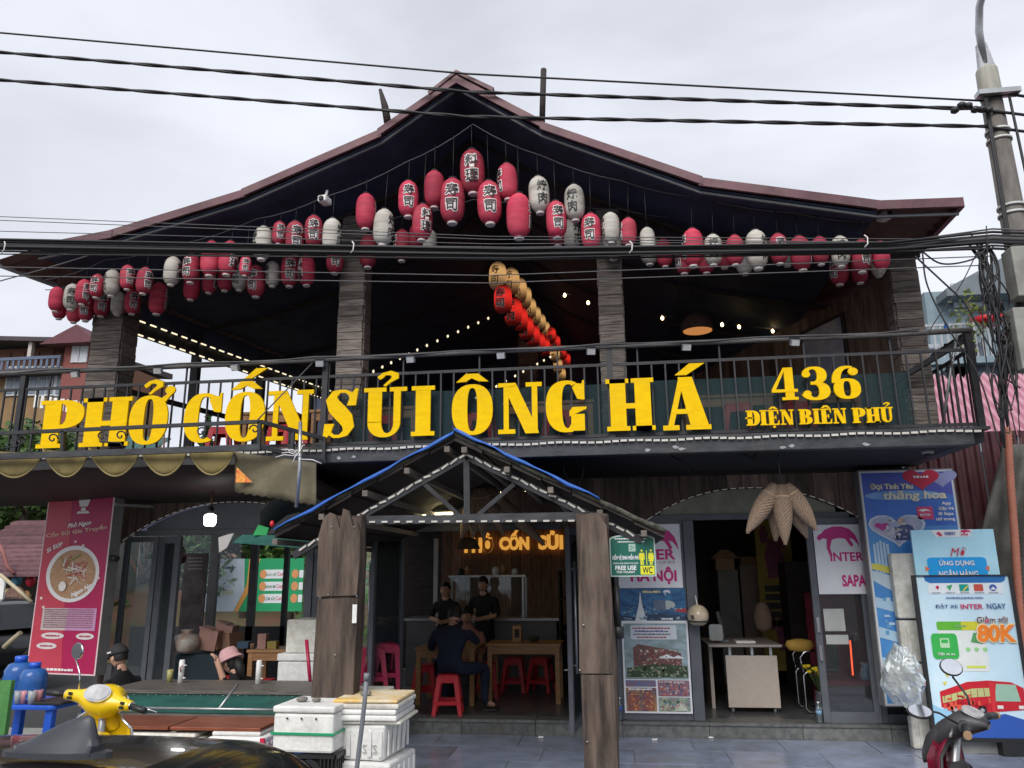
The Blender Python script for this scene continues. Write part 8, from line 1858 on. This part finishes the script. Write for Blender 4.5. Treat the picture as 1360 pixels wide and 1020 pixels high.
# ---------------------------------------------------------------- hotel on the left
HT = T('hillside_hotel', 'brown and ochre balconied hotel with brick tower on the hill at left', 'building', (-25, 31, 4)); HY = 31
brick_m = M('red brick', (.22, .085, .075), .85, (.19, .05, .042), 14, dirt=.2); och = M('ochre wall', (.25, .16, .075), .8, (.20, .125, .06), 3); brn = M('brown timber', (.20, .085, .04), .7, (.13, .055, .03), 3, GV, .2); dkr = M('dark roof', (.07, .055, .06), .8); blu = M('blue rail paint', (.10, .13, .20), .6)
def HP(px, py, Y=HY): return P(px, py, Y)
xl_, xm, xr_ = HP(-60, 480).x, HP(90, 480).x, HP(133, 480).x
zr, zb1, zb2, zf2 = HP(40, 457).z, HP(40, 481).z, HP(40, 492).z, 3.0
MB().box((xl_, HY + .6, zb2), (xm, HY + 8, zr)).build('upper_wall', brn, HT); MB().box((xl_, HY + .3, zf2), (xm, HY + 8, zb2 - .02)).build('lower_wall', och, HT)
MB().hexa([(xl_, HY - .6, zr + .25), (xm, HY - .6, zr - .15), (xm, HY + 8.4, zr + .3), (xl_, HY + 8.4, zr + .7), (xl_, HY - .6, zr + .45), (xm, HY - .6, zr + .05), (xm, HY + 8.4, zr + .6), (xl_, HY + 8.4, zr + 1)]).build('roof', dkr, HT)
MB().box((xl_, HY - .5, zb2 - .25), (xm, HY + .3, zb2 - .05)).build('balcony_slab', dkr, HT); MB().box((xl_, HY - .5, zb1 - .02), (xm, HY - .42, zb1 + .12)).build('balcony_rail', blu, HT)
x_ = xl_
while x_ < xm: piece('balcony_baluster', HT, (x_, HY - .48, zb2 - .05), (x_ + .12, HY - .44, zb1), blu); x_ += .28
x_ = xl_ + .3
while x_ < xm - 1: piece('timber_panel', HT, (x_, HY + .54, zb2), (x_ + .5, HY + .598, zr - .2), brn); x_ += .75
for px in (45,): MB().box((HP(px, 470).x, HY - .4, zb1), (HP(px, 470).x + .18, HY - .2, zr)).build('balcony_post', M('pale post', (.5, .45, .42), .6), HT)
for px in (15, 35, 58, 82):
    p = HP(px, 503); f_ = MB().box((p.x - .45, HY + .2, p.z - .75), (p.x + .45, HY + .298, p.z + .65)).build('window', M('window frame white', (.55, .58, .62), .5), HT); MB().box((p.x - .36, HY + .17, p.z - .66), (p.x - .04, HY + .198, p.z + .56)).box((p.x + .04, HY + .17, p.z - .66), (p.x + .36, HY + .198, p.z + .56)).build('pane', M('far pane', (.20, .24, .30), .15), f_)
zt_ = HP(110, 462).z
MB().box((xm + .02, HY - .3, zf2), (xr_ - .4, HY + 1.2, zt_)).build('brick_tower', brick_m, HT)
ap_ = HP(116, 443); MB().prism([(xm - .8, zt_ - .02), (xr_ + .3, zt_ - .02), (ap_.x + .1, ap_.z + .15)], (0, HY + 1.5, 0), (1, 0, 0), (0, 0, 1), 2.4).build('tower_roof', M('dull maroon roof', (.13, .045, .055), .7), HT)
for px in (108, 118): p = HP(px, 467); MB().box((p.x - .2, HY - .36, p.z - .6), (p.x + .2, HY - .302, p.z + .35)).build('tower_window', M('window frame white'), HT)
# teal sheds between hotel and balcony
SH = T('teal_shed', 'teal corrugated shed roof with pale lettering below the hotel', 'shed', (-12, 20, 2)); SY = 20
a, b = P(-60, 548, SY), P(150, 560, SY)
rows = [[(a.x + (b.x - a.x) * i / 40, SY + 3 * v_, a.z + (b.z - a.z) * i / 40 - 1.6 * (1 - v_) + .03 * (i % 2)) for v_ in (0, 1)] for i in range(41)]
MB().grid(rows, False).build('roof', M('teal sheet', (.03, .10, .095), .6, (.02, .07, .065), 4, dirt=.3), SH, solid=.03); MB().box((a.x, SY + .4, 0), (b.x, SY + 4, a.z - 1.9)).build('wall', M('dull grey wall', (.20, .21, .20), .8, dirt=.4), SH)
for i in range(9): px = 44 + i * 8.5; p = P(px, 541 + i * 1.2, SY - .2); MB().box((p.x, SY - .2, p.z), (p.x + .13 - .03 * (i % 2), SY - .18, p.z + .36)).build('sign_stroke', foam, SH)
for i in range(7): px = -5 + i * 22; p = P(px, 588, SY); MB().box((p.x, SY + .36, .2), (p.x + .35, SY + .398, 1.4 + p.z * .2)).build('window', M('far pane'), SH)
# tiled roof stall at the left edge
TR = T('tiled_stall', 'small stall with purple brown tiled roof behind the pink sign', 'stall', (-12, 15.5, 0)); ty_ = 15.0
za_, zb_ = P(20, 766, ty_).z, P(20, 692, ty_ + 2).z; x0_, x1_ = P(-80, 730, ty_).x, P(62, 730, ty_).x
tm = M('purple brown tiles', (.15, .075, .085), .75, (.09, .045, .05), 6, rnd=.25)
n_ = 13
for i in range(n_):
    u0, u1 = i / n_, (i + 1) / n_; z0_, z1_ = za_ + (zb_ - za_) * u0, za_ + (zb_ - za_) * u1
    MB().hexa([(x0_, ty_ + 2 * u0, z0_), (x1_, ty_ + 2 * u0, z0_), (x1_, ty_ + 2 * u1 + .03, z1_ - .03), (x0_, ty_ + 2 * u1 + .03, z1_ - .03), (x0_, ty_ + 2 * u0, z0_ + .05), (x1_, ty_ + 2 * u0, z0_ + .05), (x1_, ty_ + 2 * u1 + .03, z1_ + .01), (x0_, ty_ + 2 * u1 + .03, z1_ + .01)]).build('tile_course', tm, TR)
MB().tube([P(-2, 722, ty_ - .05), P(5, 735, ty_ - .05), P(9, 752, ty_ - .05), P(19, 762, ty_ - .05)], .035, 8).build('hip_ridge', M('ridge tile', (.30, .11, .10), .7), TR)
MB().box((x0_, ty_ + 1.2, 0), (x1_, ty_ + 1.3, za_)).build('back_wall', M('dim brown wall', (.05, .04, .032), .8, (.09, .07, .05), 7), TR)
for px, py, c_ in ((22, 772, (.10, .32, .45)), (41, 772, (.55, .02, .05)), (34, 793, (.5, .28, .12)), (10, 790, (.45, .35, .12)), (5, 806, (.5, .5, .5))):
    p = P(px, py, ty_ + .3); tag(MB().lathe([(.03, -.12), (.09, -.05), (.10, .03), (.05, .11), (.02, .13)], p, 10).build('hanging_ornament', ink(*c_)), 'small %s ornament hanging at the stall' % {22: 'blue', 41: 'red', 34: 'orange', 10: 'mustard', 5: 'grey'}[px], 'ornament', 'ornaments at the stall')
p = P(19, 795, ty_ + .2); e = tag(MB().lathe([(.24, -.02), (.26, 0), (.24, .02)], (0, 0, 0), 20).xform(Matrix.Translation(p) @ Matrix.Rotation(R(90), 4, 'X')).build('round_sign', M('brown round board', (.10, .05, .04), .7, (.22, .13, .10), 14)), 'round brown board hanging at the stall', 'sign')
tag(MB().box((P(-6, 790, 12.5).x, 12.5, P(0, 800, 12.5).z), (P(4, 790, 12.5).x, 12.54, P(0, 767, 12.5).z)).build('white_board', foam), 'white board edge at the left picture border', 'board')
e = T('planter_box', 'dark green planter box with foliage below the stall', 'planter', (P(15, 830, 13.5).x, 13.5, 0)); MB().box((P(-30, 830, 13.5).x, 13.5, 0), (P(38, 830, 13.5).x, 13.9, P(20, 826, 13.5).z)).build('box', M('olive brown box', (.10, .095, .06), .7), e); k = MB(); rn = random.Random(2)
for i in range(8): leaves(k, P(-10 + i * 6, 816, 13.6), .25, .15, .16, 50, .07, rn)
k.build('foliage', leaf_a, e)
tag(MB().tube([P(0, 763, 12.4), P(22, 782, 12.4), P(42, 800, 12.4)], .03, 6).build('bamboo_pole', M('pale bamboo', (.5, .42, .28), .6)), 'pale bamboo pole slanting before the stall', 'pole')
tag(MB().tube([P(5, 860, 9.5), P(18, 848, 9.5), P(28, 840, 9.5)], .03, 6).build('wooden_pole', M('pale bamboo')), 'short pale pole leaning above the water jugs', 'pole')
# ---------------------------------------------------------------- house on the right
RH = T('grey_blue_house', 'grey blue house with gabled roof behind the pole at right', 'building', (8, 17, 0)); gy = 17.0
gb = M('grey blue plaster', (.22, .29, .33), .8, (.17, .23, .27), 2, dirt=.25); x0_ = P(1232, 540, gy).x
zlo = P(1260, 520, gy).z
MB().box((x0_, gy, 0), (x0_ + 5, gy + 6, zlo + .5)).build('lower_wall', gb, RH)
MB().hexa([(x0_ - .3, gy - .5, zlo + .48), (x0_ + 5, gy - .5, zlo + .48), (x0_ + 5, gy + .2, zlo + .52), (x0_ - .3, gy + .2, zlo + .52), (x0_ - .3, gy - .5, zlo + .62), (x0_ + 5, gy - .5, zlo + .62), (x0_ + 5, gy + .2, zlo + .62), (x0_ - .3, gy + .2, zlo + .62)]).build('balcony_slab', gb, RH)
MB().box((x0_ + .9, gy + 1.6, zlo + .62), (x0_ + 5, gy + 6, P(1290, 385, gy + 1.6).z)).build('upper_wall', gb, RH)
a, b, c = P(1258, 393, gy + 1), P(1320, 340, gy + 1), P(1390, 345, gy + 1)
MB().hexa([a, (c.x, gy + 1, a.z), (c.x, gy + 5, a.z), (a.x, gy + 5, a.z), a + Vector((0, 0, .18)), (c.x, gy + 1, c.z + .6), (c.x, gy + 5, c.z + .6), (a.x, gy + 5, a.z + .18)]).build('roof', M('slate roof edge', (.16, .19, .21), .7), RH)
MB().bar(P(1228, 500, gy - .3), P(1300, 440, gy - .3), .2, .3).build('sloping_parapet', gb, RH)
for px, py, w_, h_ in ((1262, 494, .5, .62), (1285, 492, .42, .6), (1285, 392, .35, .3)):
    p = P(px, py, gy - .03 if py > 450 else gy + 1.55); f_ = MB().box((p.x - w_, p.y - .05, p.z - h_), (p.x + w_, p.y + .02, p.z + h_)).build('window', M('window frame white'), RH); MB().box((p.x - w_ + .09, p.y - .08, p.z - h_ + .09), (p.x - .04, p.y - .052, p.z + h_ - .09)).box((p.x + .04, p.y - .08, p.z - h_ + .09), (p.x + w_ - .09, p.y - .052, p.z + h_ - .09)).build('pane', M('far pane'), f_)
for i in range(9): p = P(1238 + i * 9, 428 + 0 * i, gy - .4); piece('railing_bar', RH, (p.x - .02, gy - .42, zlo + .62), (p.x + .02, gy - .38, zlo + 1.35), galv)
MB().bar((x0_ - .2, gy - .4, zlo + 1.35), (x0_ + 4, gy - .4, zlo + 1.35), .05, .05).build('railing_top', galv, RH)
p = P(1312, 426, gy - .3); tag(MB().lathe([(.25, -.1), (.36, .05), (.33, .06), (.22, -.08)], p, 16).build('red_basin', plas_red), 'red plastic basin on the house balcony at right', 'basin')
p = P(1288, 440, gy - .5); e = T('potted_bamboo', 'sparse yellow green plant on the house balcony', 'plant', p); k = MB(); rn = random.Random(6); leaves(k, p + Vector((0, 0, .2)), .42, .25, .75, 130, .075, rn); k.build('leaves', M('yellow green leaves', (.16, .20, .05), .7), e); MB().tube([p - Vector((0, 0, .9)), p + Vector((.05, 0, .7))], .03, 5).build('stem', bark, e)
# pink corrugated roof
PR = T('pink_roof_shed', 'shed with pink corrugated sheet roof right of the balcony', 'shed', (6.5, 12, 0))
x0_, x1_ = P(1236, 545, 11.5).x, P(1345, 545, 11.5).x + 1.2; zA_, zB_ = P(1290, 583, 11).z, P(1290, 499, 13.2).z; rows = []
nn = 90
for i in range(nn + 1):
    x_ = x0_ - .6 + (x1_ - x0_ + .6) * i / nn; w_ = .05 * math.sin(i * math.pi / 2.0 + .4); rows.append([(x_ + .0, 11.0, zA_ + w_), (x_ + .35, 13.2, zB_ + w_)])
MB().grid(rows, False).build('roof_sheet', M('faded pink sheet', (.52, .27, .33), .6, (.44, .21, .27), 4, (1, 1, 1), dirt=.15), PR, solid=.01)
MB().box((x0_, 11.2, 0), (x1_, 13, zA_ - .15)).build('wall', M('dark teal wall', (.03, .05, .055), .8), PR)

for i, pts in enumerate(([(755, 604), (748, 625), (757, 642)], [(770, 604), (776, 622), (768, 650)], [(885, 602), (905, 612), (915, 626)], [(985, 600), (1000, 612), (1003, 603)])):
    tag(MB().tube([P(a, b, 7.9) for a, b in pts], .007, 5).build('loose_wire', cable_m), 'black wire looping under the balcony floor, %s from left' % ORDN[i], 'wire', 'wires under the balcony')
